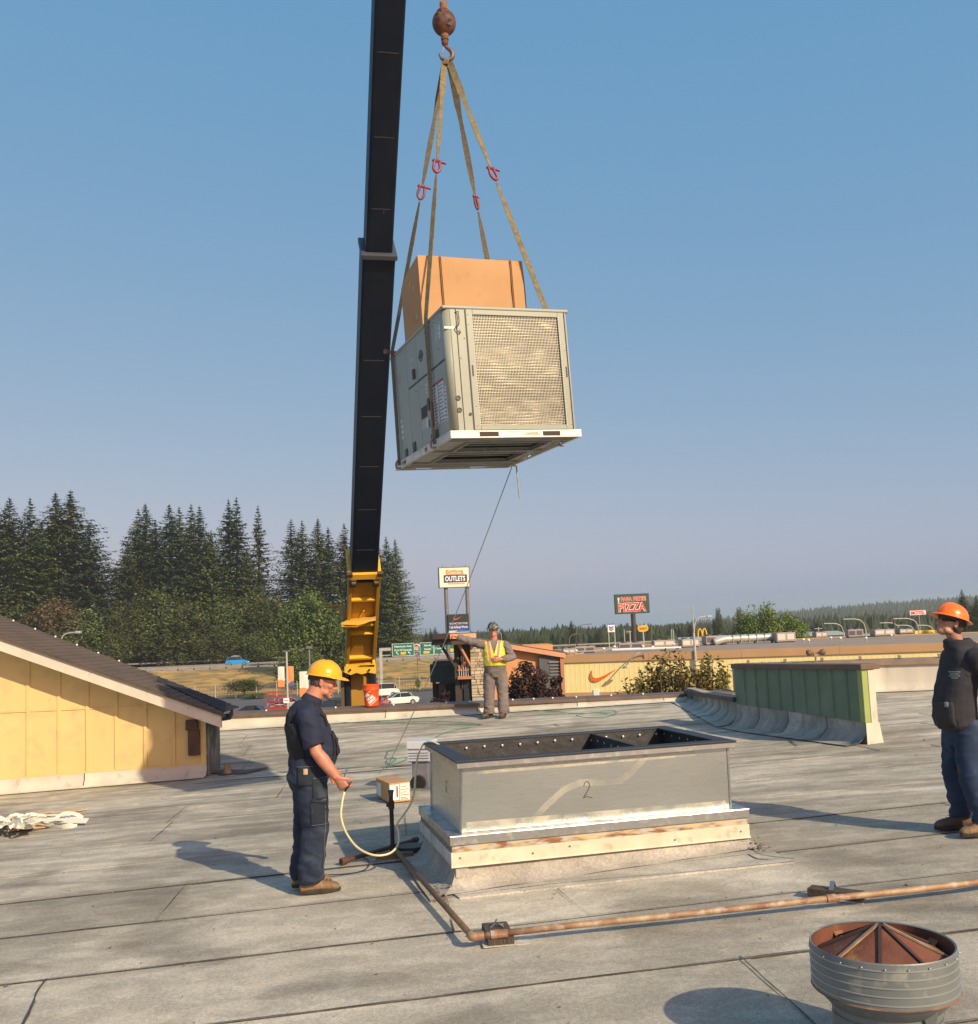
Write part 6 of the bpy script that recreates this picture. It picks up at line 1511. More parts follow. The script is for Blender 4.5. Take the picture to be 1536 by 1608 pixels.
# bib overalls: back panel, side panel, front bib and the broad strap over the shoulder
patch(pA_, ts, (-.22, -.0, 1.13), (-1, 0, 0), (0, 0, 1), .27, .33, M_BIB, 'bib_back', .010, 18, 24, shape=lambda u, v: (u * (1 - .25 * max(0, v) / .25), v))
patch(pA_, ts, (-.16, -.13, 1.14), (-1, -.75, 0), (0, 0, 1), .16, .33, M_BIB, 'bib_side', .0095, 12, 24, shape=lambda u, v: (u * (1 - .3 * max(0, v) / .23), v))
patch(pA_, ts, (.2, 0, 1.08), (1, 0, 0), (0, 0, 1), .26, .26, M_BIB, 'bib_front', .012, 14, 16)
def strap_on(pts, w_, nm, mat=M_BIB, tree=ts, par=pA_):
    m = MB(); q = spline(pts, 6); rows = []; n_ = len(q)
    for i, p in enumerate(q):
        hit = tree.find_nearest(p); c = hit[0]; nn = hit[1]; t = (q[min(i + 1, n_ - 1)] - q[max(i - 1, 0)]).normalized(); s_ = t.cross(nn).normalized()
        if (c - V((c.x * .3, 0, 1.2))).dot(nn) < 0: nn = -nn; s_ = -s_
        rows.append([c + nn * .014 + s_ * w_ / 2, c + nn * .014 - s_ * w_ / 2, c + nn * .004 - s_ * w_ / 2, c + nn * .004 + s_ * w_ / 2])
    m.loft(rows); return m.build(nm, mat, par, smooth=False)
strap_on([(-.20, -.10, 1.30), (-.15, -.14, 1.38), (-.08, -.145, 1.435), (.0, -.13, 1.43), (.07, -.11, 1.36), (.12, -.09, 1.27)], .055, 'bib_strap')
strap_on([(-.20, .06, 1.30), (-.15, .11, 1.38), (-.08, .135, 1.435), (.0, .13, 1.43), (.07, .11, 1.36), (.12, .09, 1.27)], .055, 'bib_strap')
patch(pA_, ts, (.2, -.06, 1.10), (1, -.6, 0), (0, 0, 1), .12, .12, M_BIB, 'bib_pocket', .022, 6, 6)
boot(pA_, lgR[2] + V((.0, 0, 0)), (1, -.05, 0), M_BOOT, M_SOLE)
boot(pA_, lgL[2] + V((.0, 0, 0)), (1, .1, 0), M_BOOT, M_SOLE)

# ---------------------------------------------------------------- man B: orange hat, hoodie, jeans, looking up
fB = R(1527, 1309); SB = 1.03
pB_ = thing('person', 'man in orange hard hat, grey hoodie and jeans looking up', 'person', (fB.x, fB.y, roofz(fB.x, fB.y) + .014), radians(181), scale=SB)
HB = Matrix.Translation((.03, 0, 1.675)) @ Matrix.Rotation(radians(6), 4, 'Z') @ Matrix.Rotation(radians(-20), 4, 'Y')
sB = [(.72, .0, 0, .11, .15), (.82, .03, 0, .135, .165), (.92, .055, 0, .150, .170), (1.02, .055, 0, .148, .172), (1.15, .03, 0, .140, .180), (1.28, -.0, 0, .130, .190), (1.38, -.02, 0, .115, .185), (1.45, -.025, 0, .09, .15), (1.50, -.02, 0, .07, .09)]
bsL, beL, bwL = V((-.07, .20, 1.40)), V((-.19, .235, 1.12)), V((-.18, .23, .865))
bsR, beR, bwR = V((-.06, -.21, 1.40)), V((-.10, -.25, 1.12)), V((-.03, -.25, .88))
blL = [V((.0, .10, .86)), V((.045, .125, .49)), V((-.05, .13, .10))]
blR = [V((.0, -.10, .86)), V((.05, -.11, .49)), V((.01, -.13, .10))]
m = MB(); torso(m, sB, -.03)
for a_, b_, c_ in ((bsR, beR, bwR), (bsL, beL, bwL)): limb(m, [a_, a_.lerp(b_, .5), b_, b_.lerp(c_, .3), c_], [.05, .046, .04, .042, .028])
for l_ in (blR, blL): limb(m, [l_[0], l_[0].lerp(l_[1], .5), l_[1], l_[1].lerp(l_[2], .35), l_[2], l_[2] - V((0, 0, .06))], [.085, .072, .052, .054, .038, .035])
m.tube([(-.02, 0, 1.44), (-.005, 0, 1.53), HB @ V((-.012, 0, -.04))], [.062, .056, .055], 16)
headgeo(m, HB, .95)
hand(m, bwR, (.15, .02, -.98), (0, .9, 0), (.9, 0, .2), curl=.5)
solid('body', m, SK_B, pB_, .0055, 2)
eyes(pB_, HB)
hair(pB_, HB, mk('dark_hair', (.022, .014, .010), (.045, .03, .02), 40, .8), length=.035)
gm = MB()
for s_ in (-1, 1): gm.tube([HB @ V((.082, s_ * .02, .004)), HB @ V((.075, s_ * .055, .004)), HB @ V((.0, s_ * .08, .008))], [.012, .010, .003], 8)
gm.build('sunglasses', mk('lens_black', (.01, .01, .012), rough=.1), pB_, smooth=True)
hard_hat(pB_, HB, mk('orange_hat', (.88, .17, .012), (.84, .15, .01), 3, .3, coat=.3, c3=(.6, .12, .02), s3=12, lo3=.66, hi3=.8), full_brim=True, tilt=radians(0))
M_HOOD2 = mk('charcoal_fleece', (.034, .033, .042), (.024, .024, .031), 5, .95, bump=.3, bscale=120)
m = MB(); torso(m, sB[1:], .004)
for a_, b_, c_ in ((bsL, beL, bwL), (bsR, beR, bwR)):
    limb(m, [a_ + V((0, -a_.y * .25, .015)), a_, a_.lerp(b_, .5), b_, b_.lerp(c_, .45), b_.lerp(c_, .9)], [.07, .077, .072, .068, .066, .052], 18); m.ell(a_ + V((.0, -a_.y * .12, .0)), (.082, .085, .075))
m.lathe([(.10, 1.45), (.115, 1.48), (.11, 1.53), (.085, 1.545), (.08, 1.5)], (-.02, 0, 0), 26, True)
m.ell((-.10, 0, 1.45), (.085, .115, .075))
hd = solid('hoodie', m, M_HOOD2, pB_, .008, 3, wr=wrinkle(.014, (4.5, 4.5, 6), 7, zf=lambda p: .5 + .9 * max(0, 1 - abs(p.z - .86) / .14) + .5 * (abs(p.y) > .19)))
th_ = bvh_of(hd)
patch(pB_, th_, (.14, .06, .95), (1, .5, 0), (0, 0, 1), .20, .19, mk('fleece_pocket', (.044, .038, .042), (.034, .03, .034), 5, .95, bump=.3, bscale=120), 'front_pocket', .008, 10, 8, shape=lambda u, v: (u * (1 - .5 * max(0, v)), v))
for k in range(4):
    patch(pB_, th_, (.10, .14, 1.285 - k * .016), (.62, 1, 0), (0, 0, 1), (.095, .07, .085, .05)[k], .0065, mk('faded_print', (.22, .27, .24), rough=.9), 'printed_logo', .003, 8, 1, th=.001)
patch(pB_, th_, (.15, .10, 1.03), (.8, .8, 0), (0, 0, 1), .03, .04, mk('grey_tag', (.25, .24, .25), rough=.9), 'zip_tag', .012, 3, 3)
m = MB(); torso(m, [(.70, .0, 0, .115, .16), (.80, .0, 0, .145, .172), (.90, .0, 0, .14, .165)], .0)
for l_ in (blR, blL):
    limb(m, [l_[0], l_[0].lerp(l_[1], .35), l_[0].lerp(l_[1], .7), l_[1], l_[1].lerp(l_[2], .3), l_[1].lerp(l_[2], .65), l_[2] + V((0, 0, .035)), l_[2]], [.10, .104, .096, .086, .083, .080, .083, .08], 20)
M_BJ = mk('blue_denim', (.024, .045, .10), (.014, .026, .055), 5, .9, c3=(.08, .11, .17), s3=4, lo3=.55, hi3=.72, bump=.35, bscale=160)
bj = solid('jeans', m, M_BJ, pB_, .008, 3, wr=wrinkle(.015, (5, 5, 8), 11, zf=lambda p: .6 + 1.0 * max(0, 1 - abs(p.z - .14) / .2) + .6 * max(0, 1 - abs(p.z - .47) / .1)))
patch(pB_, bvh_of(bj), (.10, .1, .52), (1, .7, 0), (0, 0, 1), .06, .07, mk('worn_denim', (.10, .09, .085), (.05, .05, .06), 12, .9), 'worn_patch', .002, 6, 6, th=.001)
gl = MB(); limb(gl, [beL.lerp(bwL, .86), bwL, bwL + V((.0, 0, -.02))], [.038, .034, .03], 14); hand(gl, bwL, (.18, .0, -.98), (0, -.9, 0), (.9, 0, .1), curl=.6, size=1.0)
solid('glove', gl, mk('black_glove', (.012, .012, .013), (.03, .03, .03), 20, .7), pB_, .006, 2)
boot(pB_, blL[2], (1, .15, 0), M_BOOT, M_SOLE); boot(pB_, blR[2], (1, -.05, 0), M_BOOT2, M_SOLE)

# ---------------------------------------------------------------- man C: camouflage hat, yellow vest, arm out
fC = R(781, 1127); SCc = 1.07
pC_ = thing('person', 'man in hi-vis vest and camouflage hard hat stretching out one arm', 'person', (fC.x, fC.y, roofz(fC.x, fC.y) + .014), radians(-93), scale=SCc)
HC = Matrix.Translation((.04, 0, 1.655)) @ Matrix.Rotation(radians(-4), 4, 'Z') @ Matrix.Rotation(radians(4), 4, 'Y')
sC = [(.78, .0, 0, .125, .175), (.88, .0, 0, .16, .20), (.98, .02, 0, .18, .205), (1.10, .035, 0, .19, .205), (1.22, .02, 0, .175, .205), (1.33, .0, 0, .145, .205), (1.41, -.01, 0, .11, .175), (1.47, -.0, 0, .075, .10)]
# facing -y: his right side (y negative) is at the left of the picture
csR, ceR, cwR = V((.0, -.215, 1.375)), V((.06, -.47, 1.475)), V((.10, -.70, 1.56))
csL, ceL, cwL = V((.0, .215, 1.375)), V((.03, .35, 1.12)), V((.255, .13, 1.10))
clR = [V((.0, -.105, .86)), V((.02, -.135, .48)), V((-.01, -.15, .10))]
clL = [V((.0, .105, .86)), V((.03, .125, .48)), V((.04, .13, .10))]
m = MB(); torso(m, sC, -.03)
for a_, b_, c_ in ((csR, ceR, cwR), (csL, ceL, cwL)): limb(m, [a_, a_.lerp(b_, .5), b_, b_.lerp(c_, .3), c_], [.052, .05, .043, .044, .03])
for l_ in (clR, clL): limb(m, [l_[0], l_[0].lerp(l_[1], .5), l_[1], l_[1].lerp(l_[2], .35), l_[2], l_[2] - V((0, 0, .06))], [.085, .075, .055, .056, .038, .035])
m.tube([(-.0, 0, 1.43), (.02, 0, 1.52), HC @ V((-.015, 0, -.04))], [.070, .064, .062], 16)
headgeo(m, HC, 1.1)
hand(m, cwR, (.1, -.93, .2), (.3, 0, -.9), (.9, 0, .1), curl=1.0, size=1.12)
hand(m, cwL, (.15, -.95, .02), (-1, 0, .1), (0, .1, 1), curl=.22, size=1.1, spread=.28)
solid('body', m, SK_C, pC_, .0065, 2)
eyes(pC_, HC)
gm = MB()
for s_ in (-1, 1): gm.tube([HC @ V((.090, s_ * .006, .006)), HC @ V((.090, s_ * .03, .006)), HC @ V((.075, s_ * .055, .008)), HC @ V((.0, s_ * .08, .01))], [.008, .014, .010, .003], 8)
gm.build('safety_glasses', mk('lens_pinkish', (.55, .30, .28), rough=.1), pC_, smooth=True)
hr = MB(); hr.ell((-.024, 0, .02), (.088, .078, .07), n=18, m=12); hr.v = [HC @ p for p in hr.v]; solid('hair', hr, MATS['short_hair'], pC_, .007, 1)
M_CAMO = mk('camouflage', (.30, .30, .28), (.07, .075, .065), 22, .5, c3=(.02, .022, .02), s3=30, lo=.45, hi=.5, lo3=.52, hi3=.56)
hard_hat(pC_, HC, M_CAMO, full_brim=True)
M_GREYC = mk('grey_coverall', (.20, .17, .165), (.13, .115, .115), 5, .9, c3=(.09, .08, .08), s3=5, lo3=.6, hi3=.75, bump=.2, bscale=100)
m = MB(); torso(m, sC[1:], .0)
for a_, b_, c_ in ((csR, ceR, cwR), (csL, ceL, cwL)):
    limb(m, [a_ + V((0, -a_.y * .3, .0)), a_, a_.lerp(b_, .5), b_, b_.lerp(c_, .5), b_.lerp(c_, .93)], [.075, .08, .074, .070, .064, .050], 18)
solid('shirt', m, M_GREYC, pC_, .009, 3, wr=wrinkle(.010, (9, 9, 9), 21, zf=lambda p: .4 + 1.0 * (abs(p.y) > .2)))
m = MB(); torso(m, [(.76, .0, 0, .13, .185), (.88, .0, 0, .168, .207), (1.0, .02, 0, .19, .21), (1.04, .025, 0, .19, .208)], .0)
for l_ in (clR, clL):
    limb(m, [l_[0], l_[0].lerp(l_[1], .35), l_[0].lerp(l_[1], .7), l_[1], l_[1].lerp(l_[2], .3), l_[1].lerp(l_[2], .65), l_[2] + V((0, 0, .035)), l_[2] - V((0, 0, .02))], [.115, .118, .112, .104, .10, .098, .10, .105], 20)
tr_ = solid('trousers', m, mk('grey_work_trousers', (.21, .17, .155), (.13, .11, .105), 4, .9, c3=(.06, .055, .055), s3=7, lo3=.62, hi3=.74, bump=.2, bscale=100), pC_, .009, 3, wr=wrinkle(.012, (5, 5, 8), 31, zf=lambda p: .6 + .9 * max(0, 1 - abs(p.z - .13) / .2)))
M_VY = mk('vest_yellow', (.58, .55, .03), (.50, .48, .03), 6, .7, bump=.15, bscale=60)
M_VO = mk('vest_orange', (.62, .25, .09), (.55, .2, .08), 10, .7)
M_VS = mk('vest_silver', (.62, .60, .35), rough=.4)
m = MB(); torso(m, [s for s in sC if s[0] > .9], .016)
for a_ in (csR, csL): m.ell(a_ + V((0, -a_.y * .28, .012)), (.092, .07, .06))
def vpick(c, n_):
    y = abs(c.y); s_ = c.y * (1 if c.x > 0 else 1)
    if c.x > 0 and 1.12 < c.z and y < .018 + (c.z - 1.22) * .33: pass
    band = y - (.055 + .05 * (c.z - 1.0) / .4)
    if c.z > 1.06:
        if abs(band) < .026: return 1
        if abs(band) < .042: return 2
    if abs(c.z - 1.07) < .014: return 2
    return 0
vst = solid('vest', m, [M_VY, M_VO, M_VS], pC_, .008, 3, wr=wrinkle(.006, (6, 6, 7), 41), pick=vpick)
bm = bmesh.new(); bm.from_mesh(vst.data)
dead = [f for f in bm.faces if (lambda c: c.z < .97 or c.z > 1.455 or (c.x > .02 and abs(c.y) < max(-.001, (c.z - 1.20) * .30)) or (abs(c.y) > .178 and 1.18 < c.z < 1.42 and abs(c.x) < .10))(f.calc_center_median())]
bmesh.ops.delete(bm, geom=dead, context='FACES'); bm.to_mesh(vst.data); bm.free()
so = vst.modifiers.new('solid', 'SOLIDIFY'); so.thickness = .006
boot(pC_, clR[2], (1, -.75, 0), M_BOOT2, M_SOLE); boot(pC_, clL[2], (1, -.25, 0), M_BOOT2, M_SOLE)
# ================================================================== BUILDINGS BEYOND THE ROOF
def GP2(px, Y): p = P(px, 1000, Y); return V((p.x, Y, GZ))
# long pale yellow store with the orange tick
M_ST = mk('pale_yellow_wall', (.86, .72, .33), (.82, .68, .30), .5, .8)
M_STB = mk('tan_band', (.50, .30, .15), (.45, .27, .13), .4, .7)
sA = P(884, 1028.5, 88); sB_ = P(1476, 1008, 78); sd2 = V((sB_.x - sA.x, sB_.y - sA.y, 0)).normalized(); sL = 62.0
ZST = -2.5
st = thing('store_building', 'long pale yellow store with tan roof band and a big orange tick on its wall', 'building', (sA.x, sA.y, GZ), atan2(sd2.y, sd2.x))
zt9 = ZST - GZ
m = MB(); m.box((0, 0, 0), (sL, 36, zt9 - .15)); m.build('wall', M_ST, st)
m = MB()
x = .2
while x < sL: m.box((x, -.014, .9), (x + .04, 0, zt9 - .72)); x += .44
m.build('wall_rib', M_ST, st, stuff=True)
for i in range(8):
    m = MB(); m.box((-.1 + i * 7.8, -.14, zt9 - .66), (-.1 + i * 7.8 + 7.78, .1, zt9)); m.build('roof_band', M_STB, st)
m = MB(); m.box((-.1, 36, zt9 - .6), (sL, 36.2, zt9)); m.box((-.12, .1, zt9 - .6), (.05, 36, zt9)); m.build('roof_band', M_STB, st)
m = MB(); m.box((0, -.05, 0), (7.5, -.01, 2.2)); m.build('base_band', M_STB, st)
m = MB(); m.box((.1, .12, zt9 - .15), (sL, 35.8, zt9 - .10)); m.build('roof_deck', mk('gravel_roof', (.30, .24, .19), (.24, .19, .15), .6, .9), st)
def onst(px, py): # local coords on facade for pixel
    r = ray(px, py); n_ = V((-sd2.y, sd2.x, 0)); t = (sA - V((0, 0, 0))).dot(n_) / r.dot(n_); q = r * t; return (q - V((sA.x, sA.y, 0))).dot(sd2), q.z - GZ
x0, z0 = onst(927, 1071); x1, z1 = onst(969, 1050)
m = MB(); m.poly([(x0 + a, -.12, z0 + b) for a, b in swoosh_pts(x1 - x0, z1 - z0)], (0, .08, 0)); m.build('tick_emblem', mk('swoosh_orange', (.75, .16, .01), rough=.5), st)
m = MB(); x, z = onst(937, 1090); m.box((x - .25, -.1, z - .4), (x + .25, 0, z + .4)); m.build('wall_hatch', M_WHITE, st)
# goose neck lamp on the store front
x, z = onst(1006, 1035); m = MB(); m.tube(spline([(x + .3, -.05, z - .2), (x + .3, -.3, z + .45), (x - .2, -.8, z + .5), (x - 1.1, -1.2, z - .5)], 6), .05, 6); m.lathe([(.05, 0), (.3, -.2)], (x - 1.2, -1.2, z - .5), 12); m.build('gooseneck_lamp', M_GALV, st)

# roof machines on the store (each stands on the roof deck)
zr = ZST - .10
M_RTU = mk('rtu_beige', (.38, .31, .27), (.30, .25, .22), .8, .6); M_RTUD = mk('rtu_dark', (.08, .08, .1), rough=.6)
M_DUCT = mk('silver_duct', (.66, .67, .62), (.5, .52, .48), 1.2, .35, .5)
def rtu(px, py, Y, w_, d, h, lab_, mat=M_RTU):
    w_ *= .75; h *= .62
    p = P(px, py, Y); o = thing('roof_machine', lab_, 'air conditioner', (p.x, Y, zr), radians(rd.uniform(-6, 4)), group='machines on the store roof')
    m = MB(); m.box((-w_ / 2, -d / 2, .12), (w_ / 2, d / 2, h)); m.build('casing', mat, o, bevel=.03)
    m = MB(); m.box((-w_ / 2 + .1, -d / 2 + .1, 0), (w_ / 2 - .1, d / 2 - .1, .12)); m.build('curb', M_RTUD, o)
    m = MB(); m.box((-w_ / 2 + .1, -d / 2 - .02, .3), (-w_ / 2 + w_ * .45, -d / 2 + .01, h - .15)); m.box((w_ * .05, -d / 2 - .02, .3), (w_ / 2 - .15, -d / 2 + .01, h - .15)); m.build('louvre', M_RTUD if mat == M_RTU and rd.random() < .4 else mk('rtu_panel', (.6, .55, .5), rough=.5), o)
    for k in range(2): m = MB(); m.lathe([(.3, 0), (.3, .12), (.26, .14)], (-w_ / 4 + k * w_ / 2, 0, h), 14, True); m.build('fan', M_RTUD, o)
rt = [(893, 1022, 92, 1.6, 1.2, 1.0, 'small dark roof machine at the far left corner of the store roof'), (918, 1018, 96, 2.6, 1.5, 1.1, 'beige roof machine on the store roof straight above the orange tick'),
      (990, 1012, 100, 3.2, 1.6, 1.2, 'long low roof machine below the pizza sign'), (1042, 1012, 104, 3.0, 1.6, 1.3, 'roof machine between the pizza sign and the tall lamp pole'),
      (1082, 1012, 100, 2.4, 1.6, 1.4, 'roof machine just behind the tall lamp pole'), (1122, 1010, 106, 3.0, 1.8, 1.6, 'pinkish roof machine at the left end of the silver duct'),
      (1232, 1008, 104, 2.6, 1.8, 1.7, 'beige box machine at the right end of the silver duct'), (1288, 1004, 116, 1.8, 1.4, 1.2, 'small machine right of the round green tree'),
      (1342, 1002, 112, 2.2, 1.6, 1.5, 'machine below the white billboard'), (1386, 998, 112, 3.0, 1.6, 1.3, 'machine below the red billboard'), (1420, 996, 118, 2.2, 1.4, 1.0, 'low machine left of the green road signs')]
for a in rt: rtu(*a)
pd = P(1186, 1011, 105); o = thing('silver_duct', 'large bulky silver wrapped duct on the store roof in front of the green tree', 'duct', (pd.x, 105, zr))
m = MB(); m.tube(spline([(-4.4, 0, .3), (-3.6, 0, .5), (-2.6, 0, .6), (2.0, 0, .6), (2.9, 0, .45), (3.6, 0, .3)], 4), .40, 14); m.build('duct', M_DUCT, o, smooth=True)
for k in range(6): m = MB(); m.cbox((-2.4 + k * .85, 0, .6), (.07, .86, .86)); m.build('duct_band', mk('duct_band', (.3, .28, .2), rough=.5), o)
m = MB()
for x in (-3.4, -1.8, 0, 1.8): m.box((x - .05, -.3, 0), (x + .05, .3, .3))
m.build('duct_leg', M_RTUD, o)
for i, (px, py) in enumerate([(905, 1021), (930, 1019), (948, 1018), (965, 1018), (1010, 1015), (1025, 1014), (1058, 1013), (1262, 1007), (1270, 1006), (1305, 1004), (1320, 1003), (1360, 1001), (1400, 999)]):
    Y = 93 + (i * 7) % 11; p = P(px, py, Y); o = thing('roof_vent', 'short white vent pipe on the store roof, ' + ['above the roof end of the orange building', 'left of the tick by two pipes', 'right above the tick emblem', 'just right of the tick emblem', 'below the diner sign, left one', 'below the diner sign, right one', 'left of the tall grey lamp', 'right of the beige box machine', 'second right of the beige box machine', 'left of the white billboard, first', 'left of the white billboard, second', 'left of the red billboard', 'left of the dark utility pole'][i], 'vent', (p.x, Y, zr), group='small vent pipes on the store roof')
    m = MB(); m.lathe([(.07, 0), (.07, .32)], n=10, caps=True); m.build('pipe', M_RTU, o); m = MB(); m.lathe([(.14, .32), (.14, .4), (.03, .48)], n=10, caps=True); m.build('cowl', M_WHITE, o)
m = MB(); o = thing('pipe_run_far', 'long white pipe lying along the store roof left of the pizza sign', 'pipe', (sA.x, sA.y, zr), atan2(sd2.y, sd2.x)); m.tube([(3, 7, .25), (9.5, 7, .25)], .12, 8); m.build('pipe', M_WHITE, o); o.name = 'white_pipe'

# ------------------------------------------------------------------ small corner building with canopy tower
YB = 60.0
M_ORW = mk('orange_wall', (.62, .30, .13), (.55, .26, .11), .8, .8); M_BRW = mk('brown_siding', (.055, .038, .03), (.04, .028, .022), 2, .8); M_ORT = mk('orange_brown_trim', (.46, .20, .10), (.40, .17, .08), 1, .7)
M_DKG = mk('dark_green_panel', (.035, .055, .055), (.03, .045, .045), 1, .7); M_GRW = mk('grey_wall', (.10, .10, .105), (.085, .085, .09), 1, .8)
def Q(px, py, Y=YB): return P(px, py, Y)
cbld = thing('corner_building', 'small lodge style building with canopy tower, stone pier and low orange roof', 'building', GP2(780, 62))
def wbox(px0, px1, py0, py1, Y0, Y1, nm, mat, bev=0):
    a = Q((px0), (py1), Y0); b = Q(px1, py0, Y0); m = MB(); m.box((a.x, Y0, a.z if py1 < 1090 else GZ), (b.x, Y1, b.z)); return m.build(nm, mat, cbld, world=True, bevel=bev)
wbox(722, 741, 1004, 1100, 59.6, 62, 'tower_wall', M_BRW)
wbox(716, 722, 1004, 1100, 59.5, 59.9, 'tower_post', M_BRW)
# vertical boards on the tower
for px in range(723, 741, 3):
    a = Q(px, 1082, 59.55); b = Q(px, 1005, 59.55); m = MB(); m.box((a.x, 59.5, a.z), (a.x + .07, 59.6, b.z)); m.build('tower_board', mk('brown_board', (.10, .07, .055), (.07, .05, .04), 2, .8), cbld, world=True)
# stone pier made of separate rough stones
ps0, ps1 = Q(742, 1100, 59.2), Q(768, 1009, 59.2); m = MB(); m.box((ps0.x, 59.3, GZ), (ps1.x, 61, ps1.z)); m.build('pier_core', M_CONC, cbld, world=True)
rsn = random.Random(8); zz = Q(755, 1094, 59.2).z
sm = [mk('stone_a', (.50, .40, .28), (.40, .32, .22), 3, .9), mk('stone_b', (.36, .29, .21), (.28, .22, .16), 3, .9), mk('stone_c', (.60, .48, .33), (.5, .4, .27), 3, .9)]
while zz < ps1.z - .06:
    hh_ = rsn.uniform(.12, .24); x = ps0.x - .02
    while x < ps1.x:
        w9 = min(rsn.uniform(.2, .5), ps1.x - x + .02); pr9 = rsn.uniform(.05, .16); m = MB(); m.box((x + .012, 59.3 - pr9, zz + .012), (x + w9 - .012, 59.32, zz + hh_ - .012)); m.build('stone', rsn.choice(sm), cbld, world=True); x += w9
    zz += hh_
ps2 = Q(756, 1100, 59.2)
# canopy slab, hexagonal, dark left edge; sunlight on the front edge is put into its colour
cz0, cz1 = Q(710, 1003, 58.6).z, Q(710, 993.5, 58.6).z
c1, c2, c3_, c4 = Q(675, 998, 59), Q(707, 998, 57.9), Q(748, 1000, 58.6), Q(748, 1000, 61.5)
pts = [(c1.x, 59.2), (c1.x + .2, 58.4), (c2.x, 57.8), (c3_.x, 58.5), (c3_.x, 61.8), (c1.x + .3, 61.8)]
m = MB(); m.poly([(x, y, cz0) for x, y in pts], (0, 0, (cz1 - cz0) * .8)); m.build('canopy_roof', mk('canopy_brown', (.11, .06, .045), (.09, .05, .035), 1, .7), cbld, world=True)
m = MB(); m.poly([(x * 1.0, y, cz1 - .07) for x, y in pts], (0, 0, .05)); m.build('canopy_top', M_GRW, cbld, world=True)
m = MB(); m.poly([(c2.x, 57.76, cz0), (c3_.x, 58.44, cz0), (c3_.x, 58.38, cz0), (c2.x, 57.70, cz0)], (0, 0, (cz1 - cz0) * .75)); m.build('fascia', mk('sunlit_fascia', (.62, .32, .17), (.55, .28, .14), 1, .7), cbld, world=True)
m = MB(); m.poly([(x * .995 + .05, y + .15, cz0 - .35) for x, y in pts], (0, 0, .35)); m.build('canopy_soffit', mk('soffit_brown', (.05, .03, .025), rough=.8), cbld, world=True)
for a, b, mt, wv in ((Q(716, 1004, 58.5), Q(739, 1046, 59.3), M_ORT, .14), (Q(687, 1004, 58.6), Q(716, 1050, 59.6), M_BRW, .12), (Q(730, 1040, 59.2), Q(722, 1052, 59.5), M_ORT, .14)):
    m = MB(); m.bar(a, b, wv, wv); m.build('brace', mt, cbld, world=True)
a, b = Q(719, 1062, 59.45), Q(741, 1044, 59.45)
for k in range(6):
    x = a.x + .1 + (b.x - a.x - .2) * k / 5; m = MB(); m.box((x - .025, 59.38, a.z), (x + .025, 59.44, b.z)); m.build('railing_bar', mk('rail_pale', (.4, .42, .45), rough=.5), cbld, world=True)
m = MB(); m.box((a.x, 59.36, a.z - .12), (b.x, 59.46, a.z)); m.box((a.x, 59.36, a.z + .32), (b.x, 59.42, a.z + .38)); m.build('railing', M_ORT, cbld, world=True)
wbox(719, 741, 1062, 1067, 59.0, 60, 'ledge', M_ORT)
wbox(729, 738, 1070, 1093, 59.45, 59.55, 'dark_window', MATS['dark_glass'])
# orange wall with its low sloping roof
wbox(756, 868, 1012, 1100, 60.6, 66, 'wall', M_ORW)
a, b = Q(745, 1003, 59.6), Q(888, 1026, 60)
m = MB(); m.poly([(a.x, 60, a.z), (b.x, 60, b.z), (b.x, 60, b.z - .28), (a.x, 60, a.z - .28)], (0, .25, 0)); m.build('roof_fascia', mk('salmon_fascia', (.62, .30, .17), (.55, .26, .15), 1, .7), cbld, world=True)
m = MB(); m.poly([(a.x, 60.02, a.z + .04), (b.x + .1, 60.02, b.z + .04), (b.x + .1, 67, b.z + .04), (a.x, 67, a.z + .04)], (0, 0, -.12)); m.build('roof', M_SHIN, cbld, world=True)
wbox(850, 884, 1029, 1100, 60.3, 65, 'grey_wall', M_GRW); wbox(862, 883, 1038, 1041, 60.2, 60.35, 'louvre', mk('louvre_grey', (.22, .22, .23), rough=.6), 0)
for k in range(5): wbox(864, 881, 1044 + k * 5, 1046 + k * 5, 60.22, 60.3, 'louvre', MATS['louvre_grey'])
wbox(883, 885, 1029, 1100, 60.1, 60.4, 'corner_trim', M_ORT)
# dark green awning block and the dark front below it
wbox(676, 716, 1042, 1072, 63, 68, 'dark_green_awning', M_DKG); wbox(680, 716, 1037, 1042, 64, 68, 'upper_wall', mk('dark_brown_wall', (.08, .06, .045), rough=.9))  # upper wall is a plain dark brown
wbox(680, 684, 1072, 1100, 64, 64.4, 'porch_post', M_BRW); wbox(690, 716, 1072, 1100, 66, 68, 'shop_front', mk('shop_tan', (.2, .14, .10), rough=.8)); wbox(685, 690, 1073, 1100, 66.2, 66.4, 'dark_window', MATS['dark_glass']); wbox(700, 714, 1074, 1090, 65.9, 66.0, 'dark_window', MATS['dark_glass'])
# blue tarp on the canopy
p = Q(728, 993, 58.9); o = thing('blue_tarp', 'crumpled blue tarp lying on top of the canopy under the pointing hand', 'tarp', (p.x, 59.2, cz1))
m = MB(); m.grid(lambda u, v: V(((u - .5) * 1.1, (v - .5) * .8, .02 + .2 * sin(pi * u) * sin(pi * v) * (.6 + noise.noise(V((u * 4, v * 4, 2)))))), 12, 8); m.build('tarp', mk('tarp_blue', (.05, .16, .38), (.04, .12, .3), 4, .6), o, recalc=False)

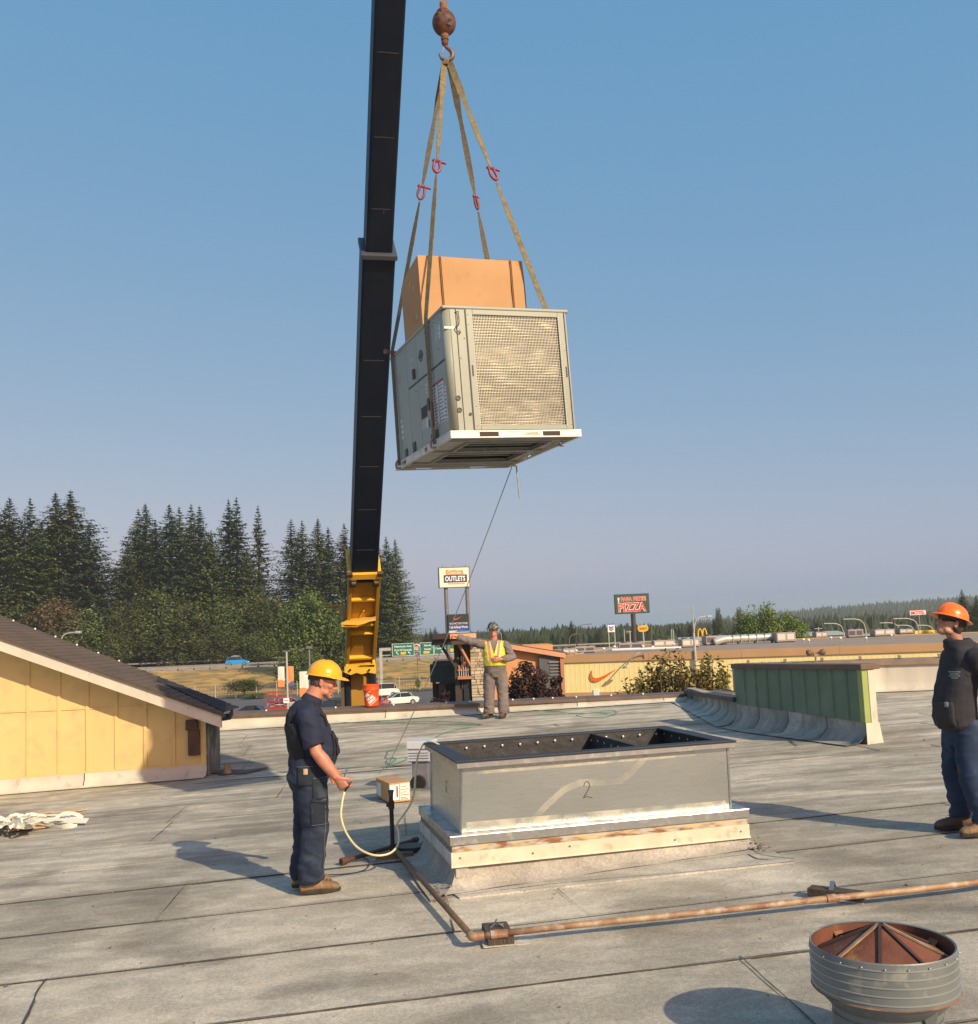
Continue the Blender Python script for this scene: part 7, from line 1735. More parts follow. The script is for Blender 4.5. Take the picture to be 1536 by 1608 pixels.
# ================================================================== SIGNS
M_SG = mk('sign_green', (.008, .16, .11), (.008, .14, .10), 2, .5); M_POLE = mk('pole_grey', (.20, .20, .20), (.16, .16, .16), 3, .5, .4); M_POLEL = mk('pole_light', (.48, .47, .44), (.4, .4, .38), 3, .5, .3)
def sign(name, label, cat, box, Y, polespx, mats, th=.35, yaw=0.0, base=GZ, pr_=.18, pmat=None, frame_mat=None):
    """panel whose front fills the pixel box at depth Y; returns (thing, width, height) with local origin at the panel centre front"""
    x0, y0, x1, y1 = box; a = P((x0 + x1) / 2, (y0 + y1) / 2, Y); w_ = (x1 - x0) / FPX * Y / cos(yaw); h = (y1 - y0) / FPX * Y
    o = thing(name, label, cat, (a.x, Y, base), yaw)
    cz = a.z - base
    m = MB(); m.box((-w_ / 2, 0, cz - h / 2), (w_ / 2, th, cz + h / 2)); m.build('panel', mats, o)
    for px in polespx:
        x = (px - (x0 + x1) / 2) / FPX * Y; m = MB(); m.tube([(x, th / 2, 0), (x, th / 2, cz - h / 2)], pr_, 12); m.build('pole', pmat or M_POLE, o)
    return o, w_, h, cz
CR = mk('sign_cream', (.78, .72, .58), (.72, .66, .52), 2, .6)
o, w_, h, cz = sign('outlet_sign', 'tall two poled cream sign reading OUTLETS above a darker store panel', 'sign', (690.5, 891, 737, 921.5), 110, (700, 733.5), CR, .8, yaw=radians(9), pr_=.22)
m = MB(); f_ = .07
for lo, hi in (((-w_ / 2 - f_, -.06, cz + h / 2), (w_ / 2 + f_, .86, cz + h / 2 + f_)), ((-w_ / 2 - f_, -.06, cz - h / 2 - f_), (w_ / 2 + f_, .86, cz - h / 2)), ((-w_ / 2 - f_, -.06, cz - h / 2), (-w_ / 2, .86, cz + h / 2)), ((w_ / 2, -.06, cz - h / 2), (w_ / 2 + f_, .86, cz + h / 2))): m.box(lo, hi)
m.build('frame', mk('frame_brown', (.2, .17, .13), rough=.5), o)
M_SNAVY = mk('sign_navy', (.018, .03, .10), rough=.5); M_SOR = mk('sign_orange', (.72, .27, .05), rough=.5)
m = MB(); m.box((-w_ * .36, -.03, cz - h * .27), (w_ * .42, 0, cz + h * .12)); m.build('name_band', M_SNAVY, o)
text('OUTLETS', (.02 * w_, -.035, cz - h * .075), w_ * .68, h * .27, M_WHITE, o, t=.02, bold=.03)
m = MB(); m.poly([(-w_ * .28, -.01, cz + h * .14), (w_ * .30, -.01, cz + h * .14), (w_ * .30, -.01, cz + h * .32), (w_ * .22, -.01, cz + h * .36), (w_ * .12, -.01, cz + h * .33), (0, -.01, cz + h * .38), (-w_ * .12, -.01, cz + h * .34), (-w_ * .28, -.01, cz + h * .40)], (0, -.02, 0)); m.build('orange_banner', M_SOR, o)
text('Centralia', (0, -.035, cz + h * .24), w_ * .46, h * .17, CR, o, t=.02, bold=.01, name='lettering')
m = MB(); m.box((-w_ * .22, -.02, cz - h * .36), (w_ * .34, 0, cz - h * .31)); m.build('small_line', M_SOR, o)
for x in (-.38, 0, .4): m = MB(); m.tube([(w_ * x, .4, cz + h / 2), (w_ * x, .4, cz + h / 2 + .35)], .03, 6); m.build('spike', M_POLE, o)
# lower panel between the poles
zc = P(718, 977, 110).z - GZ; wl = 33 / FPX * 110; hl = 25 / FPX * 110
m = MB(); m.box((-wl / 2 + .25, -.05, zc - hl / 2), (wl / 2 + .25, .35, zc + hl / 2)); m.build('store_panel', mk('panel_black', (.012, .012, .016), rough=.5), o)
m = MB(); m.poly([(x - .35, -.06, zc + .25 + z) for x, z in swoosh_pts(1.0, .38)], (0, -.02, 0)); m.build('tick_emblem', mk('tick_red', (.6, .10, .06), rough=.5), o)
m = MB(); m.box((-wl / 2 + .3, -.08, zc - hl * .48), (wl / 2 + .2, -.05, zc - hl * .18)); m.build('store_band', mk('band_blue', (.02, .04, .22), rough=.5), o)
text('NIKE FACTORY STORE', (.25, -.07, zc - hl * .08), wl * .86, hl * .12, M_WHITE, o, t=.01, bold=0)
text('Bath & Body Works', (.25, -.09, zc - hl * .33), wl * .86, hl * .2, M_WHITE, o, t=.01, bold=.01)
m = MB(); m.box((-wl / 2 + .25, -.04, zc - hl * .85), (wl / 2 + .25, .3, zc - hl * .52)); m.build('blank_panel', mk('panel_grey', (.5, .5, .5), rough=.5), o)

M_PZ = mk('pizza_green', (.015, .06, .045), (.02, .05, .04), 1, .5); M_PR = mk('pizza_red', (.55, .02, .035), rough=.5)
o, w_, h, cz = sign('pizza_sign', 'dark green pole sign reading PAPA PETE\'S PIZZA in red and white', 'sign', (966, 932.5, 1020, 963.5), 180, (994,), M_PZ, .9, yaw=radians(4), pr_=.45, pmat=mk('pole_dark', (.04, .035, .035), rough=.5))
for s_, c_, ww, hh2 in (("PAPA PETE'S", (.04, .24), .72, .22), ('PIZZA', (-.01, -.17), .80, .42)):
    text(s_, (w_ * c_[0], -.02, cz + h * c_[1]), w_ * ww * 1.03, h * hh2 * 1.12, mk('pizza_pale', (.75, .55, .45), rough=.5), o, t=.02, bold=.07, name='lettering_outline')
    text(s_, (w_ * c_[0], -.05, cz + h * c_[1]), w_ * ww, h * hh2, M_PR, o, t=.03, bold=.01)
m = MB(); m.ell((-w_ * .40, -.05, cz + h * .26), (.22, .05, .3), n=10, m=6); m.box((-w_ * .42, -.08, cz + h * .08), (-w_ * .38, -.03, cz + h * .22)); m.build('cook_mark', mk('pizza_pale', (.75, .55, .45)), o)
o, w_, h, cz = sign('petrol_sign', 'white petrol station sign with blue and red chevrons on two thin poles', 'sign', (954.5, 979.5, 965.5, 992.5), 210, (955.5, 965), M_WHITE, .4, pr_=.1, pmat=M_POLEL)
for z0, mt in ((.05, mk('chev_blue', (.02, .08, .35), rough=.5)), (-.22, mk('chev_red', (.6, .04, .06), rough=.5))):
    m = MB(); m.poly([(-w_ * .32, -.02, cz + h * (z0 + .2)), (0, -.02, cz + h * (z0 + .02)), (w_ * .32, -.02, cz + h * (z0 + .2)), (w_ * .32, -.02, cz + h * (z0 + .02)), (0, -.02, cz + h * (z0 - .18)), (-w_ * .32, -.02, cz + h * (z0 + .02))], (0, -.03, 0)); m.build('chevron', mt, o)
m = MB(); m.box((-w_ / 2, -.02, cz + h * .38), (w_ / 2, 0, cz + h * .5)); m.build('blue_band', MATS['chev_blue'], o)
M_DY = mk('diner_yellow', (.80, .42, .02), rough=.5)
a = P(1010, 987, 215); o = thing('diner_sign', 'yellow hexagonal diner sign on a pole right of the pizza sign', 'sign', (a.x, 215, GZ)); cz = a.z - GZ; w_ = 17 / FPX * 215; h = 10.5 / FPX * 215
m = MB(); m.poly([(-w_ / 2, 0, cz), (-w_ * .42, 0, cz + h * .4), (w_ * .38, 0, cz + h * .5), (w_ / 2, 0, cz + h * .05), (w_ * .40, 0, cz - h * .35), (0, 0, cz - h * .5), (-w_ * .4, 0, cz - h * .4)], (0, .4, 0)); m.build('panel', M_DY, o)
text("DENNY'S", (0, -.03, cz), w_ * .72, h * .42, mk('diner_red', (.5, .08, .02), rough=.5), o, t=.02, bold=.02)
m = MB(); m.tube([(0, .2, 0), (0, .2, cz - h * .4)], .15, 8); m.build('pole', M_POLEL, o)
a = P(1103, 995, 240); o = thing('arches_sign', 'small yellow double arch sign left of the silver duct', 'sign', (a.x, 240, GZ)); cz = a.z - GZ
m = MB(); w9 = 1.1; hh9 = 7 / FPX * 240
for s_ in (-1, 1): m.tube([(s_ * w9 * .5 + .5 * w9 * cos(t), 0, cz - hh9 + hh9 * 2.1 * sin(t)) for t in [pi * k / 12 for k in range(13)]], .14, 6)
m.build('arch', mk('arch_yellow', (.85, .45, .02), rough=.5), o)
m = MB(); m.tube([(0, 0, 0), (0, 0, cz - hh9)], .15, 8); m.box((-1.3, -.1, cz - hh9 - .5), (1.3, .1, cz - hh9)); m.build('pole', M_POLEL, o)
# motel sign, billboards, road signs at the right
o, w_, h, cz = sign('motel_sign', 'small white and red motel sign on a tall pole above the hillside at the right', 'sign', (1429, 957.5, 1454, 965.5), 320, (1443,), mk('motel_white', (.75, .6, .58), rough=.5), .6, pr_=.3, pmat=M_POLE)
text('MOTEL', (0, -.04, cz - h * .08), w_ * .85, h * .62, mk('motel_red', (.5, .04, .05), rough=.5), o, t=.03, bold=.02); m = MB(); m.box((-w_ / 2, -.03, cz + h * .35), (w_ / 2, 0, cz + h / 2)); m.build('red_edge', MATS['motel_red'], o)
sign('white_billboard', 'plain white billboard standing behind the store roof', 'sign', (1332, 996, 1350, 1001.5), 260, (1341,), M_WHITE, .3, pr_=.2)
o, w_, h, cz = sign('red_billboard', 'faded red billboard behind the store roof near the right', 'sign', (1375, 995, 1391, 1003), 250, (1383,), mk('red_board', (.55, .09, .10), (.5, .2, .2), 2, .6), .3, pr_=.2)
m = MB(); m.box((-w_ * .3, -.03, cz - h * .1), (w_ * .3, 0, cz + h * .15)); m.build('pale_print', mk('pink', (.7, .4, .4)), o)
o, w_, h, cz = sign('yellow_sign', 'yellow storefront sign with orange letters beside the face of the right hand man', 'sign', (1437, 990, 1468, 999), 230, (1445, 1462), mk('sign_yellow', (.78, .58, .04), rough=.5), 2.0, pr_=.2)
text('CENTRALIA', (w_ * .06, -.04, cz - h * .1), w_ * .8, h * .5, mk('letters_orange', (.55, .22, .02), rough=.5), o, t=.03, bold=.02)
m = MB(); m.box((-w_ * .5, 0, cz - h * .95), (w_ * .5, 2, cz - h * .5)); m.build('fascia', mk('fascia_pale', (.5, .48, .4), rough=.6), o)
for x0_, x1_ in ((1429.5, 1440.5), (1441.5, 1452)):
    o, w_, h, cz = sign('road_sign', 'teal green road sign in front of the yellow storefront, %s' % ('the left one of two' if x0_ < 1440 else 'the right one of two'), 'road sign', (x0_, 995.5, x1_, 1007), 200, ((x0_ + x1_) / 2,), mk('sign_teal', (.03, .28, .22), rough=.5), .1, pr_=.08)
    m = MB(); m.box((-w_ * .3, -.02, cz + h * .1), (w_ * .35, 0, cz + h * .2)); m.box((-w_ * .35, -.02, cz - h * .2), (w_ * .3, 0, cz - h * .1)); m.build('lettering', M_WHITE, o)
# overhead highway signs
gY = 150
ga = P(598, 1023, gY)
o = thing('sign_gantry', 'grey gantry post and beam carrying the green highway signs', 'gantry', (ga.x, gY, bankz(ga.x, gY)))
gz_ = P(598, 1020, gY).z; m = MB(); q0 = P(597, 1068, gY); m.bar((ga.x, gY, bankz(ga.x, gY)), (ga.x, gY, gz_), .42, .42); m.build('post', M_POLEL, o, world=True)
b9 = P(716, 1016, gY); m = MB(); m.bar((ga.x - .2, gY + .1, gz_), (b9.x, gY + .1, gz_ + .0), .3, .45); m.bar((ga.x, gY + .1, gz_ - .9), (b9.x, gY + .1, gz_ - .9), .12, .12); m.build('beam', M_POLEL, o, world=True)
gs = [((616, 1010.5, 650.5, 1030), ['Harrison Ave', 'Port Of Centralia'], 'wide green highway sign reading Harrison Ave and Port Of Centralia', 2), ((659.5, 1009, 681, 1028.5), ['North', 'Seattle'], 'narrower green highway sign for the north bound road', 1), ((681.8, 1008, 702, 1027), ['Factory Outlets', 'Centralia'], 'green highway sign crossed by the dark canopy brace', 0), ((703.5, 1006, 717, 1026), ['Lewis'], 'green highway sign with red top beside the tower', 3)]
for (bx_, words, lb, kind) in gs:
    o, w_, h, cz = sign('highway_sign', lb, 'road sign', bx_, gY - .3, (), M_SG, .1, base=ga.z)
    o['group'] = 'green highway signs on the gantry'
    m = MB(); t_ = .05
    for lo, hi in (((-w_ / 2, -.03, cz + h / 2 - t_), (w_ / 2, 0, cz + h / 2)), ((-w_ / 2, -.03, cz - h / 2), (w_ / 2, 0, cz - h / 2 + t_)), ((-w_ / 2, -.03, cz - h / 2 + t_), (-w_ / 2 + t_, 0, cz + h / 2 - t_)), ((w_ / 2 - t_, -.03, cz - h / 2 + t_), (w_ / 2, 0, cz + h / 2 - t_))): m.box(lo, hi)
    m.build('border', M_WHITE, o)
    for k, s_ in enumerate(words): text(s_, (0 if kind != 1 else .15, -.02, cz + h * (.27 - .29 * k)), w_ * (.78 if len(s_) > 8 else .5), h * .16, M_WHITE, o, t=.02, bold=.02)
    if kind in (1, 2): m = MB(); m.box((-w_ * .12 if kind == 2 else -w_ * .25, -.04, cz - h * .38), (w_ * .12 if kind == 2 else w_ * .2, -.0, cz - h * .18)); m.build('yellow_plate', mk('plate_yellow', (.65, .45, .03), rough=.5), o)
    for x in ((-.27, .27) if kind == 2 else ((.1,) if kind == 0 else ())):
        m = MB(); m.tube([(w_ * x + .12, -.03, cz - h * .40), (w_ * x + .08, -.03, cz - h * .28), (w_ * x - .1, -.03, cz - h * .22)], .05, 5); m.poly([(w_ * x - .22, -.02, cz - h * .22), (w_ * x - .05, -.02, cz - h * .13), (w_ * x - .05, -.02, cz - h * .31)], (0, -.03, 0)); m.build('arrow', M_WHITE, o)
    if kind == 1: m = MB(); m.ell((-w_ * .32, -.02, cz + h * .25), (.2, .03, .22), n=12, m=6); m.build('shield', MATS['chev_blue'], o); m = MB(); m.bar((w_ * .38, -.03, cz), (w_ * .38, -.03, cz + h * .3), .08, .04); m.build('arrow', M_WHITE, o)
    if kind == 3: m = MB(); m.box((-w_ * .5, -.05, cz + h * .2), (w_ * .5, .0, cz + h * .5)); m.build('red_top', mk('sign_red', (.45, .03, .03), rough=.5), o); m = MB(); m.ell((-.1, -.05, cz - h * .25), (.3, .03, .3), n=12, m=6); m.build('yellow_disc', MATS['plate_yellow'], o)
a = P(654.5, 1016, gY + 2); o = thing('round_sign', 'round red and white no entry sign between the two left highway signs', 'road sign', (a.x, gY + 2, GZ)); cz = a.z - GZ
def disc(mb, c, r_, th=.05, n=24): mb.poly([(c[0] + r_ * cos(2 * pi * k / n), c[1], c[2] + r_ * sin(2 * pi * k / n)) for k in range(n)], (0, th, 0))
m = MB(); disc(m, (0, 0, cz), .5); m.build('white_plate', M_WHITE, o); m = MB(); disc(m, (-.05, -.03, cz), .4, .02); m.build('red_disc', MATS['sign_red'], o); m = MB(); m.bar((0, .1, .5), (0, .1, cz), .08, .08); m.build('post', M_POLE, o)

# banners on the two lamp posts at the left
M_BNW = mk('banner_cream', (.74, .72, .62), (.68, .66, .58), 1, .7); M_BNO = mk('banner_orange', (.74, .28, .09), (.68, .25, .08), 1, .7); M_BNB = mk('banner_blue', (.10, .11, .28), rough=.7)
for (pxp, y0, Yp, lb, flags) in ((450, 1023, 95, 'lamp post carrying a cream banner and an orange banner, left of the yellow hard hat', ((437, 446.5, 1046.5, 1079, 0), (450.5, 461, 1046, 1077.5, 1))), (485.5, 1019, 88, 'lamp post half hidden by the yellow hard hat with a cream and orange banner', ((471, 485, 1054, 1094, 0),))):
    a = P(pxp, y0, Yp); o = thing('lamp_post', lb, 'lamp post', (a.x, Yp, GZ)); H9 = a.z - GZ
    m = MB(); m.tube([(0, 0, 0), (0, 0, H9)], [.12, .09], 10); m.build('pole', M_POLEL if pxp < 460 else M_POLE, o)
    m = MB(); 
    if pxp < 460: m.box((-.4, -.1, H9 - .05), (-.08, .1, H9 + .08)); m.box((.1, -.1, H9 - .02), (.35, .1, H9 + .12))
    else: m.box((-.25, -.2, H9), (.25, .2, H9 + .25))
    m.build('lamp_head', M_POLE, o, bevel=.02)
    for x0_, x1_, ya, yb, kind in flags:
        p0, p1 = P(x0_, yb, Yp) - o.location, P(x1_, ya, Yp) - o.location
        top = MB(); top.grid(lambda u, v: V((p0.x + (p1.x - p0.x) * u, .02 * sin(u * 5 + v * 3), p0.z + (p1.z - p0.z) * v)), 6, 12)
        f = top.build('banner', M_BNW if kind == 0 else M_BNO, o, recalc=False); s9 = f.modifiers.new('s', 'SOLIDIFY'); s9.thickness = .02
        if kind == 0: m = MB(); m.poly([(p0.x + .005, -.05, p0.z), (p1.x - .005, -.05, p0.z), (p1.x - .005, -.05, p0.z + (p1.z - p0.z) * .30), (p0.x + (p1.x - p0.x) * .4, -.05, p0.z + (p1.z - p0.z) * .36), (p0.x + .005, -.05, p0.z + (p1.z - p0.z) * .33)], (0, .015, 0)); m.build('banner_print', M_BNO, f)
        else: m = MB(); m.poly([(p0.x + .005, -.05, p0.z), (p1.x - .005, -.05, p0.z), (p1.x - .005, -.05, p0.z + (p1.z - p0.z) * .28), (p0.x + .005, -.05, p0.z + (p1.z - p0.z) * .08)], (0, .015, 0)); m.build('banner_print', M_BNB, f)
        m = MB(); m.bar((p0.x, 0, p1.z + .02), (p1.x, 0, p1.z + .02), .03, .03); m.bar((p0.x, 0, p0.z - .02), (p1.x, 0, p0.z - .02), .03, .03); m.build('banner_rod', M_POLE, f)

# street lamps with curved arms
def street_lamp(px, ytop, Y, arm, rise, lb, mat=M_POLEL, pr9=.11, spike=0):
    a = P(px, ytop, Y); o = thing('street_lamp', lb, 'street lamp', (a.x, Y, GZ), group='street lamps with curved arms'); H9 = a.z - GZ
    m = MB(); m.tube([(0, 0, 0), (0, 0, H9 - rise)], [pr9 * 1.2, pr9], 8); m.build('pole', mat, o)
    if spike: m = MB(); m.tube([(0, 0, H9 - rise), (0, 0, H9 + spike)], pr9 * .5, 6); m.build('mast_tip', mat, o)
    s_ = 1 if arm > 0 else -1
    m = MB(); m.tube(spline([(0, 0, H9 - rise), (s_ * abs(arm) * .12, 0, H9 - rise * .35), (s_ * abs(arm) * .45, 0, H9 - rise * .05), (arm, 0, H9)], 5), pr9 * .75, 6); m.build('arm', mat, o)
    m = MB(); m.cbox((arm, 0, H9), (abs(arm) * .28, .35, .16)); m.build('lamp_head', mat, o, bevel=.03)
street_lamp(1088, 969, 84, 1.4, 1.4, 'nearest tall grey street lamp with curved arm, in front of the store', pr9=.10, spike=1.0)
street_lamp(904, 981, 190, 2.8, 2.2, 'street lamp whose arm bends right, above the orange roof end', mat=M_POLE)
street_lamp(893, 996, 215, 2.0, 2.2, 'lower street lamp just left of the tall dark conifer', mat=M_POLE)
for px, yt, Y, arm, lb in ((1324, 978, 230, -4.0, 'pale street lamp arching left below the start of the hill'), (1358, 971, 220, -4.2, 'pale street lamp with long arm left of the red billboard'), (1412, 977, 230, -4.0, 'pale street lamp between the red billboard and motel sign'), (1441, 970, 220, -4.8, 'pale street lamp arching left just under the motel sign'), (1436, 981, 250, -4.0, 'lower pale street lamp under the motel sign'), (1466, 981, 240, -3.6, 'pale street lamp arching left toward the right hand man')):
    street_lamp(px, yt, Y, arm, 2.4, lb, pr9=.14)
street_lamp(787, 991, 180, -3.0, .6, 'street lamp showing behind the camouflage hard hat', mat=M_POLE)
a = P(100, 1000, 62); street_lamp(96, 994, 62, 1.1, .5, 'street lamp head peeping over the brown roof at the left', pr9=.06)
for px, yt, lb in ((1403, 972, 'dark wooden utility pole left of the motel sign'), (1285, 985, 'thin grey pole right of the round green tree'), (989, 990, 'thin pale twin lamp pole left of the pizza sign pole')):
    a = P(px, yt, 225); o = thing('utility_pole', lb, 'pole', (a.x, 225, GZ)); m = MB(); m.tube([(0, 0, 0), (0, 0, a.z - GZ)], .2 if px == 1403 else .12, 8); m.build('pole', MATS['pole_dark'] if px == 1403 else M_POLEL, o); m = MB(); m.bar((-.9, 0, a.z - GZ - .3), (.9, 0, a.z - GZ - .3), .12, .12); m.build('cross_arm', MATS['pole_dark'] if px == 1403 else M_POLEL, o)
for px in (980, 1054, 1057, 1377, 1391): 
    a = P(px, 988, 260); o = thing('thin_pole', 'thin distant pole against the far tree line', 'pole', (a.x, 260, GZ), group='thin distant poles'); o['label'] = {980: 'thin pole left of the pizza sign pole', 1054: 'thin pole left of the tall grey lamp, first of a close pair', 1057: 'thin pole left of the tall grey lamp, second of a close pair', 1377: 'thin pole rising behind the red billboard', 1391: 'thin pole at the right end of the red billboard'}[px]; m = MB(); m.tube([(0, 0, 0), (0, 0, a.z - GZ)], .12, 6); m.build('pole', M_POLEL, o)

# guard rails
M_GR = mk('rail_metal', (.38, .35, .31), (.3, .28, .25), 1, .5, .3)
def guard_rail(Y, z, x0, x1, label, step=4.0, posts=True, h=.75):
    o = thing('guard_rail', label, 'guard rail', (x0, Y, z)); n_ = int((x1 - x0) / step)
    m = MB(); m.box((0, -.05, h - .32), (x1 - x0, .05, h)); m.box((0, -.08, h - .20), (x1 - x0, -.05, h - .12)); m.build('rail', M_GR, o)
    pm = MB(); pm.box((-.12, .05, 0), (.12, .25, h + .08)); p0_ = pm.build('post', mk('rail_post', (.05, .045, .04), rough=.8), o)
    for i in range(1, n_):
        c = p0_.copy(); COL.objects.link(c); c.parent = o; c.location = (i * step, 0, 0)
guard_rail(183.5, -5.05, -110, 30, 'nearer guard rail with dark posts along the edge of the highway', step=3.0)
guard_rail(229, -4.9, -150, 40, 'farther pale barrier rail along the back of the highway', step=4.0, h=.9)
# chain link fence at the parking lot
fo = thing('mesh_fence', 'low grey wire fence between the parking lot and the dry grass bank', 'fence', (-60, 140, GZ))
m = MB()
for i in range(190): m.box((i * .4, -.01, .1), (i * .4 + .05, .01, 1.7))
for k in range(4): m.box((0, -.02, .2 + k * .5), (76, 0, .26 + k * .5))
m.build('wire_mesh', M_POLE, fo, stuff=True)
for i in range(27):
    m = MB(); m.tube([(i * 2.9, 0, 0), (i * 2.9, 0, 2.0)], .06, 6); m.build('post', M_POLEL, fo)

# ================================================================== CARS
M_TY = mk('car_tyre', (.02, .02, .02), rough=.8); M_GL = mk('car_glass', (.03, .035, .04), rough=.06); M_RIM = mk('car_rim', (.4, .4, .4), rough=.35, metal=.7)
def car(px, py, Y, yaw, paint, label, kind='sedan', z=None):
    a = P(px, py, Y); zz = a.z if z is None else z; o = thing('parked_car' if Y < 200 else 'driving_car', label, 'car', (a.x, Y, zz), yaw)
    L9, W9 = (4.7, 1.8) if kind != 'suv' else (4.9, 1.95); hb_, ht = (.95, 1.42) if kind != 'suv' else (1.1, 1.75)
    low = [(-L9 / 2, .45), (-L9 / 2 + .05, .75), (-L9 / 2 + .25, .88 * hb_ / .95), (-L9 * .28, hb_), (L9 * .16, hb_), (L9 * .40, hb_ * .82), (L9 / 2 - .06, .62), (L9 / 2, .42), (L9 / 2 - .1, .25), (-L9 / 2 + .1, .25)]
    m = MB(); rings = []
    for y, s_ in ((-W9 / 2, .94), (-W9 / 2 + .12, 1.0), (W9 / 2 - .12, 1.0), (W9 / 2, .94)):
        rings.append([V((x * (s_ if abs(y) > W9 / 2 - .1 else 1), y, .55 + (z - .55) * (s_ if abs(y) > W9 / 2 - .1 else 1))) for x, z in low])
    m.loft(rings); m.build('body', paint, o, bevel=.04)
    back = -L9 * .43 if kind == 'suv' else -L9 * .36
    cab = [(back, hb_ - .03), (back + (.25 if kind == 'suv' else .62), ht - .03), (-.1, ht), (L9 * .06, ht - .05), (L9 * .23, hb_ - .03)]
    m = MB(); m.loft([[V((x, y, z)) for x, z in cab] if abs(y) < W9 / 2 - .2 else [V((x * .96, y, z - .0)) for x, z in cab] for y in (-W9 / 2 + .16, W9 / 2 - .16)]); m.build('cabin_glass', M_GL, o)
    m = MB(); m.box((back + (.35 if kind == 'suv' else .7), -W9 / 2 + .22, ht - .03), (L9 * .05, W9 / 2 - .22, ht + .02)); m.build('roof', paint, o, bevel=.02)
    m = MB()
    for y in (-W9 / 2 + .14, W9 / 2 - .16):
        for x in (-.05, back + .35): m.bar((x, y, hb_ - .05), (x * .98, y, ht), .07, .03)
        m.bar((L9 * .23, y, hb_ - .03), (L9 * .06, y, ht - .02), .06, .03); m.bar((back, y, hb_ - .03), (back + (.25 if kind == 'suv' else .62), y, ht - .02), .06, .03)
    m.build('pillar', paint, o)
    for sx in (-.31, .30):
        for sy in (-1, 1):
            m = MB(); m.tube([(L9 * sx, sy * (W9 / 2 - .2), .33), (L9 * sx, sy * (W9 / 2 + .02), .33)], .33, 16); t_ = m.build('wheel', M_TY, o)
            m = MB(); m.tube([(L9 * sx, sy * (W9 / 2 - .1), .33), (L9 * sx, sy * (W9 / 2 + .035), .33)], .19, 12); m.build('rim', M_RIM, t_)
    for sy in (-1, 1):
        m = MB(); m.cbox((L9 / 2 - .12, sy * .62, .66), (.2, .34, .13)); m.build('headlight', mk('lamp_clear', (.6, .6, .58), rough=.2), o, bevel=.02)
        m = MB(); m.cbox((-L9 / 2 + .08, sy * .66, .78), (.14, .3, .14)); m.build('tail_light', mk('lamp_red', (.4, .02, .02), rough=.3), o, bevel=.02)
    return o
PW = mk('paint_white', (.72, .70, .66), rough=.3, coat=.6); PB = mk('paint_black', (.012, .014, .018), rough=.25, coat=.6); PL = mk('paint_light_blue', (.28, .42, .48), rough=.3, coat=.6); PR_ = mk('paint_red', (.30, .015, .02), rough=.3, coat=.6); PA = mk('paint_azure', (.01, .26, .62), rough=.3, coat=.6)
oc = car(373, 1041, 208, radians(8), PA, 'bright blue estate car driving on the highway in front of the dark trees', 'suv', z=-4.945)
m = MB(); m.box((-1.2, -.7, 1.8), (.6, .7, 1.95)); m.box((-.9, -.5, 1.95), (.2, -.2, 2.05)); m.build('roof_rack', M_RIM, oc)
car(597, 1083, 128, radians(195), PW, 'white estate car parked behind the crane mast', 'suv', z=GZ + .03)
car(625, 1102, 112, radians(205), PW, 'white saloon parked between the bucket and the dark green building', 'sedan', z=GZ + .03)
car(650, 1110, 93, radians(15), PL, 'light blue saloon parked close behind the low parapet', 'sedan', z=GZ + .03)
car(682, 1109, 95, radians(190), mk('paint_pale_pink', (.5, .42, .42), rough=.3, coat=.6), 'pale car parked right of the light blue saloon', 'sedan', z=GZ + .03)
car(594, 1104, 108, radians(80), PR_, 'dark red car peeping out right of the orange bucket', 'sedan', z=GZ + .03)
car(528, 1106, 104, radians(70), PB, 'black car parked between the man in navy and the crane', 'sedan', z=GZ + .03)
car(390, 1117, 100, radians(178), PB, 'black saloon parked at the far left behind the gable roof edge', 'sedan', z=GZ + .03)
car(452, 1106, 112, radians(30), mk('paint_grey', (.3, .32, .33), rough=.3, coat=.6), 'grey car parked under the banner lamp post', 'sedan', z=GZ + .03)
# red boom lift machine
a = P(438, 1104, 106); o = thing('red_lift', 'small red scissor lift standing in the parking lot below the banners', 'lift', (a.x, 106, GZ + .03)); M_RD = mk('lift_red', (.42, .03, .02), (.36, .03, .02), 2, .5)
m = MB(); m.box((-1.3, -.6, .35), (1.3, .6, .8)); m.build('chassis', M_RD, o, bevel=.04)
for k in range(2): m = MB(); m.bar((-1.1, 0, .8 + k * .25), (1.1, 0, 1.05 + k * .25), .12, .08); m.bar((1.1, .15, .8 + k * .25), (-1.1, .15, 1.05 + k * .25), .12, .08); m.build('scissor_arm', M_RD, o)
m = MB(); m.box((-1.3, -.6, 1.35), (1.3, .6, 1.45))
for x in (-1.28, -.4, .4, 1.28):
    for y in (-.58, .58): m.bar((x, y, 1.45), (x, y, 2.4), .06, .06)
for y in (-.58, .58): m.bar((-1.3, y, 2.4), (1.3, y, 2.4), .06, .06); m.bar((-1.3, y, 1.9), (1.3, y, 1.9), .05, .05)
m.build('platform', M_RD, o)
for x in (-.9, .9):
    for y in (-.6, .6): m = MB(); m.tube([(x, y - .08, .3), (x, y + .08, .3)], .3, 12); m.build('wheel', M_TY, o)
a = P(450, 1100, 94.5); o = thing('small_sign', 'small white notice on the banner lamp post', 'sign', (a.x, 94.4, a.z)); m = MB(); m.box((-.28, 0, -.22), (.28, .03, .22)); m.build('plate', M_WHITE, o); m = MB(); m.box((-.2, -.01, -.02), (.2, 0, .03)); m.build('print', M_LI, o)

